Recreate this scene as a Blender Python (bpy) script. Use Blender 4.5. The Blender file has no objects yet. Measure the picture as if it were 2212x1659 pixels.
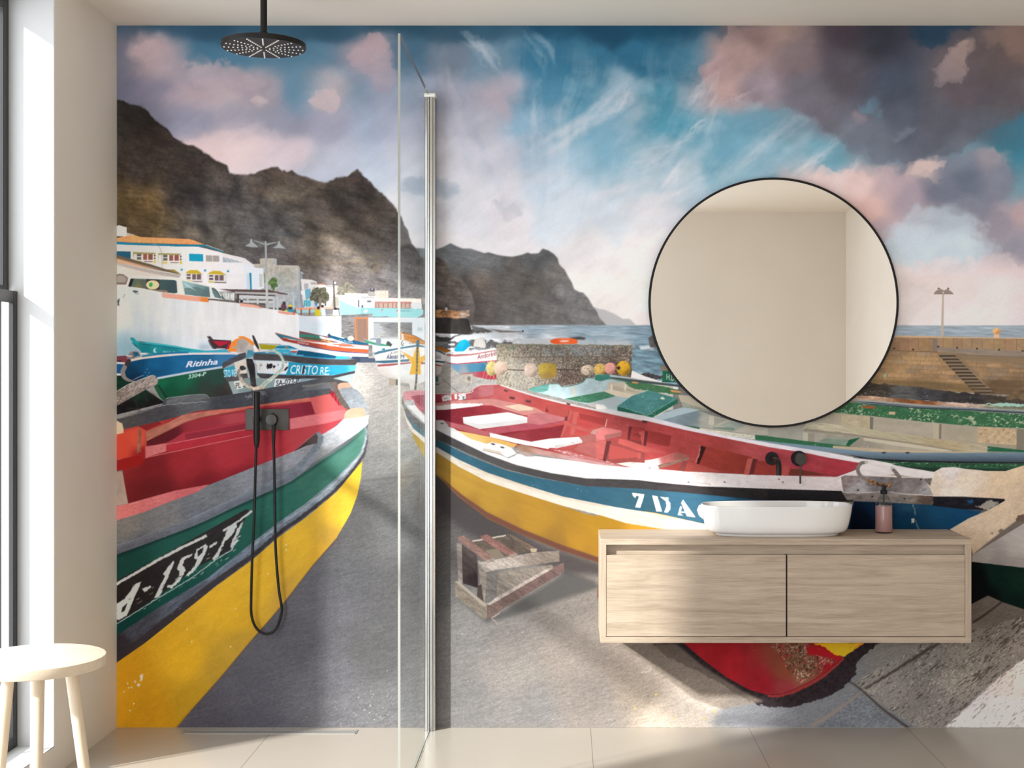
# Bathroom with a full-wall printed harbour mural, walk-in shower, wall-hung vanity and round mirror.
# Units are metres: X to the right along the mural wall, Y into the room is negative (mural wall at Y = 0), Z up.
import bpy, bmesh, math, random
import numpy as np
from mathutils import Vector, Matrix

SC = bpy.context.scene
COL = SC.collection
K = 569.0                      # print units per metre on the mural wall
CAMD = 5.10                    # camera distance from the mural wall
EYE = 1.3234
def wx(x, d=0.0): return (x - 1223.0) / (K * CAMD / (CAMD - d))       # plan measures -> metres at distance d in front of the wall
def wz(y, d=0.0): return EYE + (819.0 - y) / (K * CAMD / (CAMD - d))

# ---------------------------------------------------------------------------------------------
#  Printed picture of the wall mural: painted procedurally (curves, gradients, noise) into an
#  array of print colours that becomes a colour attribute of the mural mesh.
#  Coordinates of the print are 1/569 m units measured on the wall (same numbering as the plan).
# ---------------------------------------------------------------------------------------------
MX0, MY0, MX1, MY1 = 252, 55, 2504, 1572
CW, CH = MX1 - MX0, MY1 - MY0
IMG = np.zeros((CH, CW, 3), np.float32)
_LAT = np.random.RandomState(11).rand(512, 512).astype(np.float32)

def vnoise(x, y, seed=0):
    x = x + seed * 17.37; y = y + seed * 31.71
    xf = np.floor(x); yf = np.floor(y)
    fx = x - xf; fy = y - yf
    xi = xf.astype(np.int64) & 511; yi = yf.astype(np.int64) & 511
    fx = fx * fx * (3 - 2 * fx); fy = fy * fy * (3 - 2 * fy)
    x1 = (xi + 1) & 511; y1 = (yi + 1) & 511
    a = _LAT[yi, xi]; b = _LAT[yi, x1]; c = _LAT[y1, xi]; d = _LAT[y1, x1]
    return (a + (b - a) * fx) * (1 - fy) + (c + (d - c) * fx) * fy

def fbm(x, y, seed=0, octv=4):
    t = 0; amp = 1.0; tot = 0
    for k in range(octv):
        t = t + amp * vnoise(x * 2 ** k, y * 2 ** k, seed + k * 3.1)
        tot += amp; amp *= 0.55
    return (t / tot - 0.5) * 2.6

def rot(x, y, sx, sy, ang):
    c, s = math.cos(math.radians(ang)), math.sin(math.radians(ang))
    return (x * c + y * s) / sx, (-x * s + y * c) / sy

def smooth(pts, closed=True, n=5):
    p = np.asarray(pts, float)
    if len(p) < 3: return p
    out = []
    N = len(p)
    for i in range(N if closed else N - 1):
        p0 = p[(i - 1) % N] if closed or i > 0 else p[0]
        p1 = p[i]; p2 = p[(i + 1) % N]
        p3 = p[(i + 2) % N] if closed or i + 2 < N else p[N - 1]
        for k in range(n):
            t = k / n
            out.append(0.5 * ((2 * p1) + (-p0 + p2) * t + (2 * p0 - 5 * p1 + 4 * p2 - p3) * t * t + (-p0 + 3 * p1 - 3 * p2 + p3) * t ** 3))
    if not closed: out.append(p[-1])
    return np.array(out)

def cover(edges, bw, bh, ss=3):
    A = np.zeros((bh * ss, bw + 2), np.float32)
    for x0, y0, x1, y1 in edges:
        if y0 == y1: continue
        s = 1.0
        if y0 > y1: x0, y0, x1, y1 = x1, y1, x0, y0; s = -1.0
        r0 = max(0, int(math.ceil(y0 * ss - 0.5))); r1 = min(bh * ss, int(math.ceil(y1 * ss - 0.5)))
        if r1 <= r0: continue
        r = np.arange(r0, r1)
        yy = (r + 0.5) / ss
        x = np.clip(x0 + (x1 - x0) * (yy - y0) / (y1 - y0), 0, bw)
        i = x.astype(np.int64); f = x - i
        A[r, i] += s * (1 - f); A[r, i + 1] += s * f
    A = np.minimum(np.abs(np.cumsum(A, 1)[:, :bw]), 1.0)
    return A.reshape(bh, ss, bw).mean(1)

def box1(m, r, ax):
    if r < 1: return m
    pad = [(0, 0), (0, 0)]; pad[ax] = (r + 1, r)
    c = np.cumsum(np.pad(m, pad), ax)
    n = m.shape[ax]
    if ax == 0: return (c[2 * r + 1:2 * r + 1 + n] - c[:n]) / (2 * r + 1)
    return (c[:, 2 * r + 1:2 * r + 1 + n] - c[:, :n]) / (2 * r + 1)

def blur(m, f):
    r = max(1, int(round(f * 0.6)))
    for _ in range(2):
        m = box1(box1(m, r, 0), r, 1)
    return m

def bil(a, x, y):
    h, w = a.shape[:2]
    x = np.clip(x, 0, w - 1.001); y = np.clip(y, 0, h - 1.001)
    xi = x.astype(np.int64); yi = y.astype(np.int64)
    fx = (x - xi).astype(np.float32); fy = (y - yi).astype(np.float32)
    if a.ndim == 3: fx = fx[..., None]; fy = fy[..., None]
    return (a[yi, xi] * (1 - fx) + a[yi, xi + 1] * fx) * (1 - fy) + (a[yi + 1, xi] * (1 - fx) + a[yi + 1, xi + 1] * fx) * fy

def colour(c, xx, yy):
    """constant, ('g', x0,y0,c0, x1,y1,c1) linear blend, or list of (x, y, rgb[, sigma]) control spots"""
    sh = xx.shape
    if isinstance(c, list):
        sig = c[0] if not isinstance(c[0], tuple) else 60.0
        pts = [p for p in c if isinstance(p, tuple)]
        num = np.zeros(sh + (3,), np.float32); den = np.zeros(sh, np.float32) + 1e-9
        for px, py, rgb in pts:
            w = 1.0 / (((xx - px) ** 2 + (yy - py) ** 2) / (sig * sig) + 0.05) ** 2
            num += w[..., None] * np.array(rgb, np.float32); den += w
        return num / den[..., None]
    if isinstance(c[0], str):
        _, ax, ay, c0, bx, by, c1 = c
        d2 = (bx - ax) ** 2 + (by - ay) ** 2
        t = np.clip(((xx - ax) * (bx - ax) + (yy - ay) * (by - ay)) / d2, 0, 1)[..., None]
        return (np.array(c0, np.float32) * (1 - t) + np.array(c1, np.float32) * t).astype(np.float32)
    return np.broadcast_to(np.array(c, np.float32), sh + (3,)).copy()

def texture(c, xx, yy, tex):
    for t in tex:
        k = t[0]
        if k == 'n':      # soft mottling: amp, sx, sy, angle, seed
            _, amp, sx, sy, ang, seed = t[:6]
            u, v = rot(xx, yy, sx, sy, ang)
            c = c * (1 + amp * fbm(u, v, seed, t[6] if len(t) > 6 else 4))[..., None]
        elif k == 'r':    # creased rock: amp, sx, sy, angle, seed
            _, amp, sx, sy, ang, seed = t[:6]
            u, v = rot(xx, yy, sx, sy, ang)
            f = 0; a2 = 1.0
            for o in range(t[6]):
                f = f + a2 * (np.abs(vnoise(u * 2 ** o, v * 2 ** o, seed + o * 2.3) - .5) * 2 - .5); a2 *= .6
            c = c * (1 + amp * f)[..., None]
        elif k == 's':    # flecks: amount 0..1, sx, sy, angle, rgb, seed
            _, amt, sx, sy, ang, rgb, seed = t
            u, v = rot(xx, yy, sx, sy, ang)
            q = vnoise(u + .35 * v, v, seed) * .5 + .28 * vnoise(u * 1.9 - .6 * v, v * 1.9 + .4 * u, seed + 2) + .22 * vnoise(u * .13, v * .13, seed + 5)
            m = (np.clip((q - (1 - amt) * .88) * 7, 0, 1) * .8)[..., None]
            c = c * (1 - m) + np.array(rgb, np.float32) * m
    return c

def fill(edges, col, feather=0, alpha=1.0, rough=None, tex=()):
    e = np.asarray(edges, float)
    pad = int(feather * 2 + (rough[0] * 2 if rough else 0) + 3)
    x0 = max(MX0, int(min(e[:, 0].min(), e[:, 2].min())) - pad); x1 = min(MX1, int(max(e[:, 0].max(), e[:, 2].max())) + pad + 1)
    y0 = max(MY0, int(min(e[:, 1].min(), e[:, 3].min())) - pad); y1 = min(MY1, int(max(e[:, 1].max(), e[:, 3].max())) + pad + 1)
    if x1 <= x0 or y1 <= y0: return
    m = cover(e - np.array([x0, y0, x0, y0]), x1 - x0, y1 - y0)
    if feather: m = blur(m, feather)
    yy, xx = np.mgrid[y0:y1, x0:x1].astype(np.float32)
    if rough:
        amp, sc = rough[0], rough[1]; sd = rough[2] if len(rough) > 2 else 1
        dx = amp * fbm(xx / sc, yy / sc, sd + 40, 4); dy = amp * fbm(xx / sc, yy / sc, sd + 63, 4)
        m = bil(m, xx - x0 + dx, yy - y0 + dy)
    c = texture(colour(col, xx, yy), xx, yy, tex)
    m = (m * alpha)[..., None]
    R = IMG[y0 - MY0:y1 - MY0, x0 - MX0:x1 - MX0]
    R[:] = R * (1 - m) + c * m

def loop(pts):
    p = np.asarray(pts, float)
    return np.hstack([p, np.roll(p, -1, 0)])

def pts(s, frame=None):
    """'u,v u,v ...' read off a plan sheet (origin x, origin y, scale) -> wall units"""
    a = np.array([[float(k) for k in w.split(',')] for w in s.split()])
    if frame: a = np.array([frame[0], frame[1]]) + a / frame[2]
    return a

def P(s, col, fr=None, sm=False, **k):
    p = pts(s, fr) if isinstance(s, str) else np.asarray(s, float)
    if sm: p = smooth(p)
    fill(loop(p), col, **k)

def S(s, w, col, fr=None, sm=True, **k):
    """stroke along a line; w = width or widths at the points (wall units)"""
    p = pts(s, fr) if isinstance(s, str) else np.asarray(s, float)
    n0 = len(p)
    ws = np.full(n0, w, float) if np.isscalar(w) else np.interp(np.linspace(0, 1, n0), np.linspace(0, 1, len(w)), w)
    if sm and n0 > 2:
        ws = np.interp(np.linspace(0, n0 - 1, (n0 - 1) * 5 + 1), np.arange(n0), ws)
        p = smooth(p, False)
    d = np.gradient(p, axis=0); d /= np.maximum(np.hypot(d[:, 0], d[:, 1]), 1e-6)[:, None]
    nrm = np.stack([-d[:, 1], d[:, 0]], 1) * (ws / 2)[:, None]
    fill(loop(np.vstack([p + nrm, (p - nrm)[::-1]])), col, **k)

def O(x, y, rx, ry, col, ang=0, **k):
    t = np.linspace(0, 2 * np.pi, 28, endpoint=False)
    c, s = math.cos(math.radians(ang)), math.sin(math.radians(ang))
    px, py = rx * np.cos(t), ry * np.sin(t)
    fill(loop(np.stack([x + px * c - py * s, y + px * s + py * c], 1)), col, **k)

def glyphs(body, bold=0.0):
    cu = bpy.data.curves.new('lettering', 'FONT'); cu.body = body; cu.offset = bold
    cu.resolution_u = 3
    ob = bpy.data.objects.new('lettering', cu); bpy.context.scene.collection.objects.link(ob)
    dg = bpy.context.evaluated_depsgraph_get(); dg.update()
    me = ob.evaluated_get(dg).to_mesh()
    cnt = {}
    for f in me.polygons:
        vs = list(f.vertices)
        for a, b in zip(vs, vs[1:] + vs[:1]):
            if (b, a) in cnt: del cnt[(b, a)]
            else: cnt[(a, b)] = 1
    co = [v.co.copy() for v in me.vertices]
    e = np.array([[co[a].x, co[a].y, co[b].x, co[b].y] for a, b in cnt])
    ob.evaluated_get(dg).to_mesh_clear()
    bpy.data.objects.remove(ob); bpy.data.curves.remove(cu)
    return e

def T(body, a, b, h, col, fr=None, slant=0.0, bold=0.0, up=None, **k):
    """lettering from a to b along the baseline, capital height h (wall units), slant = lean of the letters"""
    a = np.array(a, float); b = np.array(b, float)
    if fr: a = np.array(fr[:2]) + a / fr[2]; b = np.array(fr[:2]) + b / fr[2]; h = h / fr[2]
    e = glyphs(body, bold)
    w0, w1 = e[:, [0, 2]].min(), e[:, [0, 2]].max()
    hh = 0.69
    def mp(x, y):
        t = (x - w0) / (w1 - w0); v = y / hh * h
        ux, uy = (up if up else (0.0, -1.0))
        return a[0] + (b[0] - a[0]) * t + v * ux + v * slant, a[1] + (b[1] - a[1]) * t + v * uy
    x0, y0 = mp(e[:, 0], e[:, 1]); x1, y1 = mp(e[:, 2], e[:, 3])
    fill(np.stack([x0, y0, x1, y1], 1), col, **k)

def lit(*c): return tuple(v * 0.725 for v in c)   # print colour darkened to offset the sun patch of the room
# ---- sky -------------------------------------------------------------------------------------
SKY = """
60: 260 66 84 104|330 44 78 102|450 44 80 104|600 52 88 110|720 48 84 105|860 42 78 98|960 50 84 104|1060 50 90 112|1180 30 76 102|1300 26 70 96|1450 24 70 96|1530 28 68 92|1600 112 94 94|1680 134 112 106|1780 92 76 80|1860 58 52 60|1960 50 54 66|2030 24 52 74|2090 20 44 64|2150 92 78 80|2205 116 92 84|2350 90 76 80|2480 70 70 84
130: 260 94 96 114|315 172 150 154|365 150 140 150|430 60 110 138|500 74 120 146|580 84 126 150|700 84 126 150|760 140 134 148|805 184 156 160|870 66 106 132|960 112 124 140|1060 105 135 155|1150 46 106 136|1250 48 108 138|1400 40 100 130|1500 54 108 134|1560 158 128 126|1640 172 140 136|1720 132 114 116|1800 88 80 90|1880 72 72 84|1960 66 72 88|2055 152 128 122|2120 90 76 78|2200 112 90 84|2400 80 74 84
200: 260 100 98 118|330 128 122 142|400 178 154 160|480 188 167 170|560 172 156 162|640 96 140 166|705 204 178 176|760 120 146 168|820 158 156 172|870 138 152 172|960 160 160 176|1070 172 158 168|1160 72 132 162|1250 75 138 165|1330 142 166 182|1420 65 135 160|1500 136 154 168|1560 178 142 140|1640 150 130 136|1750 110 105 115|1850 88 88 100|1950 72 78 92|2050 118 102 102|2150 92 84 90|2205 96 88 94|2400 84 84 96
270: 330 110 108 126|400 140 138 158|500 165 155 168|600 150 148 165|700 165 160 178|800 160 168 188|870 178 176 192|960 180 176 190|1060 178 175 188|1150 122 162 187|1250 98 154 180|1330 122 163 185|1450 75 145 170|1560 100 150 172|1640 96 150 172|1700 112 137 152|1800 120 125 138|1900 90 100 115|2000 98 98 110|2100 90 90 100|2150 70 108 128|2200 56 112 134|2400 50 110 132
340: 430 202 178 178|520 236 204 198|620 220 197 199|720 190 188 200|800 185 192 208|880 200 198 208|980 205 198 206|1080 200 195 205|1160 160 180 198|1250 150 182 200|1330 118 168 190|1450 140 172 188|1560 100 155 178|1640 118 162 182|1700 125 163 180|1780 96 154 175|1880 112 132 148|2000 95 105 120|2080 108 138 154|2190 55 120 142|2400 60 122 144
395: 500 226 202 200|600 205 195 202|700 190 190 202|800 195 200 210|900 212 210 217|1000 215 208 214|1100 215 208 214|1200 188 200 212|1350 175 195 208|1450 170 188 200|1600 140 175 190|1740 226 194 188|1850 216 182 178|1950 150 135 148|2050 108 110 126|2130 108 112 128|2200 105 145 162|2400 110 150 165
465: 850 235 225 222|905 214 212 216|1000 225 218 222|1100 225 212 214|1200 205 210 218|1300 205 212 220|1400 215 210 214|1600 210 200 196|1850 212 174 167|1950 164 142 150|2050 120 118 132|2130 142 132 144|2200 168 147 153|2400 170 150 155
540: 860 236 224 222|960 232 220 218|1100 232 220 220|1250 235 224 222|1400 238 226 222|1600 220 208 206|1900 178 186 196|1970 188 197 205|2060 188 200 208|2150 162 158 168|2205 152 142 152|2400 160 150 158
620: 950 236 226 220|1250 240 228 220|1400 240 226 216|1600 226 212 204|1950 216 197 192|2050 222 200 196|2150 228 200 196|2205 225 198 195|2400 225 198 195
690: 1000 236 224 216|1300 236 222 214|1400 236 220 214|1600 230 212 206|1950 222 206 202|2100 216 204 204|2205 214 200 202|2400 214 200 202
"""
def sky():
    st = 4
    gy, gx = np.mgrid[0:200:1, 0:CW // st + 2].astype(np.float32)
    gx = gx * st + MX0; gy = gy * st + MY0
    num = np.zeros(gx.shape + (3,), np.float32); den = np.zeros(gx.shape, np.float32) + 1e-7
    for line in SKY.strip().splitlines():
        y, rest = line.split(':')
        for w in rest.split('|'):
            x, r, g, b = map(float, w.split())
            k = np.exp(-(((gx - x) / 42) ** 2 + ((gy - float(y)) / (24 if float(y) < 70 else 34)) ** 2)) + 1e-5 / (1 + ((gx - x) / 100) ** 2 + ((gy - float(y)) / 100) ** 2) ** 2
            num += k[..., None] * np.array([r, g, b], np.float32); den += k
    low = num / den[..., None]
    H = 680
    yy, xx = np.mgrid[MY0:MY0 + H, MX0:MX1].astype(np.float32)
    wx = 30 * fbm(xx / 130, yy / 100, 3, 5); wy = 24 * fbm(xx / 130, yy / 100, 9, 5)
    c = bil(low, (xx + wx - MX0) / st, (yy + wy - MY0) / st)
    u, v = rot(xx, yy, 150, 36, -38)
    c = c * (1 + 0.045 * fbm(u, v, 21, 5))[..., None]
    # cirrus fanning out from the horizon
    dx, dy = xx - 1150, yy - 800
    th = np.arctan2(dx, -dy); rr = np.hypot(dx, dy)
    wob = .06 * fbm(xx / 140, yy / 140, 51, 3)
    f = .6 * fbm(th * 9 + wob * 9, rr / 210, 52, 4) + .5 * fbm(th * 30 + wob * 30, rr / 150, 53, 4) + .35 * fbm(xx / 26, yy / 20, 54, 4)
    zone = np.clip((xx - 860) / 120, 0, 1) * np.clip((1900 - xx) / 250, 0, 1) * np.clip((yy - 70) / 110, 0, 1) * np.clip((640 - yy) / 160, 0, 1)
    a = (np.clip(f * .9 + .05, 0, 1) * .42 * zone)[..., None]
    c = c * (1 - a) + np.array([226, 216, 216], np.float32) * a
    a = (np.clip(-f * .9 - .1, 0, 1) * .20 * zone * np.clip((560 - yy) / 200, 0, 1))[..., None]
    c = c * (1 - a) + np.array([96, 150, 178], np.float32) * a
    soft = fbm(xx / 60 + 3, yy / 42, 57, 5)
    c = c * (1 + .035 * soft)[..., None]
    c = c * .91 + c.mean(-1, keepdims=True) * .09
    IMG[:H] = c
sky()
# cloud banks with torn edges
def cloud(s, col, fe=12, a=0.85, r=(16, 42, 1), tex=(), **k):
    P(s, col, sm=True, feather=fe * .9, alpha=a * .6, rough=(r[0] * 1.1, r[1], r[2] if len(r) > 2 else 1), tex=list(tex) + [('n', .05, 46, 30, -20, 71, 5)], **k)
    P(s, col, sm=True, feather=max(2, fe * .35), alpha=a * .6, rough=(r[0] * 1.5, r[1] * .8, (r[2] if len(r) > 2 else 1) + .5), tex=list(tex) + [('n', .06, 30, 22, -20, 72, 5)], **k)
cloud("275,118 300,88 340,82 372,96 388,128 420,142 470,132 520,150 560,170 585,196 560,214 480,196 400,176 330,150", ('g', 330, 90, (184, 158, 160), 400, 190, (150, 138, 150)), a=.75)
cloud("398,150 450,134 500,140 556,168 572,196 520,204 440,186", (190, 166, 168), fe=16, a=.6)
cloud("540,214 560,204 578,216 570,226 552,226", (206, 180, 178), fe=6, a=.8, r=(6, 20, 2))
cloud("748,138 775,92 812,78 838,92 850,130 852,180 838,205 812,190 790,160", ('g', 800, 80, (192, 160, 160), 830, 210, (160, 150, 164)), fe=10, a=.85, r=(12, 36, 4))
cloud("670,222 690,200 708,188 730,200 738,222 716,240 690,236", (208, 182, 180), fe=7, a=.9, r=(8, 26, 5))
cloud("380,330 420,292 500,272 560,278 620,300 660,340 640,372 540,360 450,352", ('g', 470, 275, (232, 198, 192), 600, 370, (214, 192, 196)), fe=26, a=.55)
cloud("860,400 900,385 960,392 1000,412 960,424 900,420", (150, 164, 180), fe=8, a=.55, r=(8, 26, 7))
cloud("1070,445 1110,436 1130,452 1100,466", (178, 178, 188), fe=8, a=.5)
cloud("935,440 965,450 970,475 940,470", (196, 190, 196), fe=9, a=.5)
cloud("1040,195 1075,190 1095,225 1105,260 1080,250 1055,220", (184, 164, 172), fe=10, a=.5, r=(8, 24, 8))
# big bank top right
BANK = ('g', 1520, 190, (176, 142, 140), 1830, 230, (80, 80, 92))
cloud("1512,140 1545,128 1560,98 1600,66 1660,44 1780,40 2000,44 2180,60 2230,80 2230,215 2160,262 2080,318 1960,338 1850,330 1830,296 1780,278 1730,240 1660,232 1612,212 1560,216 1530,190", [60, (1530, 150, (168, 136, 136)), (1560, 200, (180, 146, 142)), (1600, 120, (166, 136, 130)), (1640, 70, (130, 104, 100)), (1690, 60, (138, 114, 106)), (1640, 190, (140, 124, 132)), (1720, 120, (122, 104, 106)), (1740, 200, (104, 98, 108)), (1820, 150, (84, 76, 84)), (1830, 70, (60, 52, 58)), (1900, 80, (48, 48, 56)), (1930, 180, (70, 76, 90)), (1960, 260, (84, 88, 102)), (1880, 300, (110, 114, 126)), (2020, 260, (92, 92, 102)), (2080, 180, (92, 82, 88)), (2140, 110, (92, 80, 80)), (2200, 90, (116, 94, 86)), (2200, 190, (90, 82, 86)), (2100, 290, (96, 96, 106))], fe=9, a=.96, r=(18, 44, 3), tex=[('n', .10, 70, 46, -30, 5, 5)])
cloud("1980,36 2070,36 2120,44 2096,62 2060,76 2030,100 1990,90 1970,60", (26, 54, 76), fe=9, a=.8, r=(14, 34, 6))
cloud("2018,186 2030,140 2060,104 2100,90 2090,126 2082,160 2050,176", ('g', 2030, 170, (140, 124, 126), 2090, 90, (166, 138, 128)), fe=6, a=.9, r=(12, 30, 9))
cloud("2110,70 2180,50 2220,60 2225,140 2180,110", (128, 104, 94), fe=18, a=.6)
cloud("1856,230 1880,214 1892,236 1870,244", (96, 132, 152), fe=8, a=.7)
cloud("1840,245 1862,244 1868,262 1842,262", (150, 130, 138), fe=7, a=.6)
cloud("1930,290 1950,280 1968,284 1944,300", (130, 134, 146), fe=7, a=.5)
# mid right bank
cloud("1958,376 1990,346 2030,340 2078,336 2120,318 2160,322 2180,352 2188,384 2170,420 2120,440 2040,424 1980,400", [50, (1990, 360, (178, 158, 158)), (2060, 350, (120, 124, 138)), (2080, 390, (100, 106, 122)), (2150, 330, (160, 142, 148)), (2170, 380, (124, 126, 140))], fe=8, a=.95, r=(14, 36, 12))
cloud("1958,372 1990,344 2026,348 2030,360 1975,386", (210, 182, 174), fe=6, a=.85, r=(9, 24, 13))
cloud("1740,392 1790,368 1850,372 1884,386 1910,364 1940,360 1960,384 2020,396 2100,424 2170,450 2225,440 2225,560 2170,540 2110,470 2040,440 1985,450 1950,490 1918,520 1890,500 1850,470 1790,430", [50, (1800, 385, (228, 194, 188)), (1850, 400, (222, 188, 182)), (1880, 450, (208, 168, 160)), (1900, 500, (178, 152, 158)), (1920, 400, (188, 162, 166)), (1960, 430, (160, 142, 152)), (2030, 410, (108, 110, 126)), (2110, 440, (120, 122, 136)), (2160, 480, (140, 132, 144)), (2205, 460, (176, 150, 152)), (2200, 530, (142, 136, 148))], fe=8, a=.95, r=(15, 38, 15))
cloud("1910,520 1960,470 2040,448 2110,490 2140,540 2100,580 1980,580 1920,570", (188, 199, 206), fe=22, a=.75)
for s in ("1960,480 2000,476 2030,482", "2090,470 2115,478 2140,492", "2100,512 2130,524 2160,540"):
    S(s, 9, (164, 166, 176), feather=5, alpha=.6, rough=(8, 20, 2))
cloud("1940,590 2020,566 2120,560 2225,570 2225,620 2060,610", (226, 200, 196), fe=16, a=.6)
# wisps
for s, w, a in (("1000,70 1030,92 1060,120 1085,160", 26, .30), ("1180,325 1240,290 1300,245 1355,190", [14, 26, 34, 14], .42), ("1300,262 1340,226 1360,196", 22, .3),
                ("1480,240 1520,205 1545,170", [8, 26, 10], .35), ("1420,330 1480,300 1540,250", 16, .2), ("1330,370 1400,350 1450,330", [8, 20, 6], .38), ("1420,420 1455,370 1480,340", [10, 18, 4], .38),
                ("1560,390 1640,320 1720,250", [10, 30, 12], .26), ("1690,390 1760,345 1810,310", [8, 22, 8], .34), ("1570,200 1590,212 1640,190", 8, .2), ("1130,60 1180,110 1190,160", 26, .22),
                ("1380,450 1450,430 1500,405", [10, 26, 10], .4), ("1480,300 1510,268 1530,256", 8, .35), ("1500,392 1530,380", 10, .4), ("1160,180 1156,260 1160,360", [10, 18, 20], .22), ("1825,385 1850,352 1862,344", 7, .3),
                ("1250,440 1330,410 1400,390", 20, .3), ("1100,400 1160,380 1200,370", 26, .2), ("1150,340 1230,310", 14, .3)):
    p = pts(s); wm = w if np.isscalar(w) else max(w)
    q = np.random.RandomState(int(p[0, 0]))
    for k in range(9):
        o = q.normal(0, wm * .42, 2); t0 = q.uniform(-.1, .25); t1 = q.uniform(.75, 1.1)
        v = p[-1] - p[0]
        pp = np.array([p[0] + v * t0 + o, *(p[1:-1] + o + q.normal(0, wm * .12, (len(p) - 2, 2))), p[-1] + v * (t1 - 1) + o])
        S(pp, [1, wm * .5, wm * .4, 1], (222, 212, 214), feather=max(2, wm * .16), alpha=a * .42, rough=(7, 15, k))
# ---- mountains -------------------------------------------------------------------------------
F1 = (252, 55, 2.997); F2 = (900, 55, 2.997); F4 = (780, 400, 3.272)
P("1640,860 1680,874 1720,880 1780,905 1850,945 1900,945 1945,992 1640,992", (184, 178, 177), F4, feather=1)
ridge = np.vstack([pts("0,1440 130,1450 170,1435 220,1410 260,1430 300,1445 350,1445 440,1475 465,1468 520,1485 560,1492 620,1498 680,1485 720,1470 740,1478 790,1475 815,1445 850,1455 890,1480 915,1510", F2),
                   pts("1390,520 1400,560 1440,600 1460,640 1490,690 1505,735 1540,755 1570,760 1605,800 1640,860 1665,890 1680,930 1735,993 300,993", F4)])
ROCK = [('r', .16, 44, 34, 22, 3, 5), ('n', .05, 24, 14, 20, 13, 4), ('n', .08, 4, 2.6, 0, 8, 3), ('n', .06, 50, 4, 10, 31, 4)]
P(ridge, [60, (950, 540, (116, 118, 119)), (1010, 560, (114, 113, 113)), (1060, 570, (112, 110, 110)), (1100, 600, (108, 100, 95)), (1040, 610, (112, 98, 90)), (1170, 560, (102, 101, 102)), (1195, 590, (116, 108, 104)), (1150, 620, (104, 96, 90)), (1180, 660, (112, 105, 102)), (1230, 620, (124, 120, 118)), (1260, 670, (126, 122, 119)), (1100, 680, (114, 107, 103)), (1040, 670, (98, 88, 83)), (1000, 620, (92, 84, 79))], feather=.8, tex=ROCK)
for s, w, a in (("1160,560 1172,600 1168,650", 16, .25), ("1060,575 1080,620 1076,690", 14, .22), ("1200,570 1226,610 1240,660", 10, -.2), ("1110,620 1130,650 1190,640", 10, -.16), ("1000,600 1030,640 1036,690", 20, .3)):
    S(s, w, (70, 64, 62) if a > 0 else (140, 124, 112), alpha=abs(a), feather=6, rough=(8, 16, 3))
m1 = np.vstack([pts("-4,484 45,487 90,515 130,520 180,535 215,565 260,620 300,650 330,675 370,725 410,750 445,770 500,775 540,800 580,830 630,860 680,890 712,905 735,955 755,962 800,968 850,968 900,955 960,935 1000,915 1045,918 1070,945 1085,938 1105,950 1135,938 1155,960 1200,975 1260,990 1310,1005 1350,1015 1400,1000 1420,985 1490,978 1520,955 1557,930 1580,948 1605,985 1650,1025 1690,1065 1730,1095 1780,1145 1820,1200 1845,1235 1855,1275 1880,1320 1895,1370 1910,1415 1940,1440 1960,1490", F1),
                np.array([(922, 566), (946, 556), (962, 566), (972, 590), (1000, 606), (1016, 630), (1026, 658), (1020, 704), (248, 720)])])
M1 = [110, (258, 240, (48, 43, 40)), (300, 260, (51, 45, 41)), (330, 310, (62, 51, 46)), (300, 370, (60, 51, 47)), (380, 360, (68, 58, 52)), (440, 340, (79, 67, 61)), (480, 390, (87, 76, 70)), (270, 430, (94, 75, 49)), (320, 440, (120, 94, 58)), (340, 470, (107, 88, 60)), (290, 490, (92, 75, 53)), (380, 430, (68, 60, 56)), (420, 430, (64, 58, 56)), (440, 470, (98, 91, 87)), (400, 500, (101, 90, 79)), (500, 420, (78, 72, 70)), (470, 520, (107, 99, 90)), (560, 400, (94, 81, 73)), (600, 380, (90, 75, 65)), (620, 420, (99, 88, 76)), (560, 460, (106, 99, 94)), (540, 500, (100, 94, 92)), (620, 500, (95, 92, 90)), (680, 460, (103, 91, 83)), (700, 410, (95, 81, 71)), (760, 390, (77, 64, 58)), (760, 430, (67, 60, 56)), (800, 470, (86, 74, 65)), (740, 480, (102, 89, 76)), (850, 500, (89, 79, 73)), (880, 540, (94, 87, 83)), (690, 520, (113, 100, 87)), (660, 560, (126, 110, 98)), (740, 560, (122, 110, 101)), (620, 580, (117, 107, 103)), (700, 610, (131, 118, 114)), (800, 560, (112, 102, 95)), (800, 620, (137, 128, 125)), (860, 600, (125, 118, 117)), (900, 640, (132, 126, 124)), (960, 580, (112, 99, 92)), (980, 640, (110, 97, 90)), (1010, 670, (117, 106, 102)), (960, 690, (74, 66, 63))]
P(m1, M1, feather=.8, rough=(2.5, 14, 4), tex=[('r', .30, 58, 40, 28, 4, 5), ('n', .10, 34, 16, 24, 14, 5), ('n', .12, 4, 2.6, 10, 9, 3), ('n', .10, 60, 4, 8, 33, 4)])
for s, w, a in (("395,395 430,440 445,520", 26, .34), ("508,400 510,420 524,450", 22, .2), ("720,410 735,450 790,470", 30, .34), ("560,430 600,460 640,520", 16, .22), ("300,230 340,300 420,360", 20, .2), ("740,500 760,490 770,500", 22, .3), ("640,480 680,500 690,540", 14, .2),
                ("900,560 930,610 940,690", 26, .2), ("380,440 396,480 440,520", 8, -.22), ("560,410 620,425 690,400", 10, -.22), ("600,520 680,515 760,520", 8, -.25), ("640,560 720,570 790,560", 7, -.3), ("660,545 740,540 830,560", 6, -.25), ("610,500 660,480 740,470", 8, -.2), ("790,570 820,575 800,590", 7, -.35), ("270,420 320,425 350,450 345,490", 8, -.25)):
    S(s, w, (34, 30, 30) if a > 0 else (150, 126, 96), alpha=abs(a), feather=w * .35, rough=(9, 18, 5))
IMG[703 - MY0:, :] = (150, 146, 140)
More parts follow.
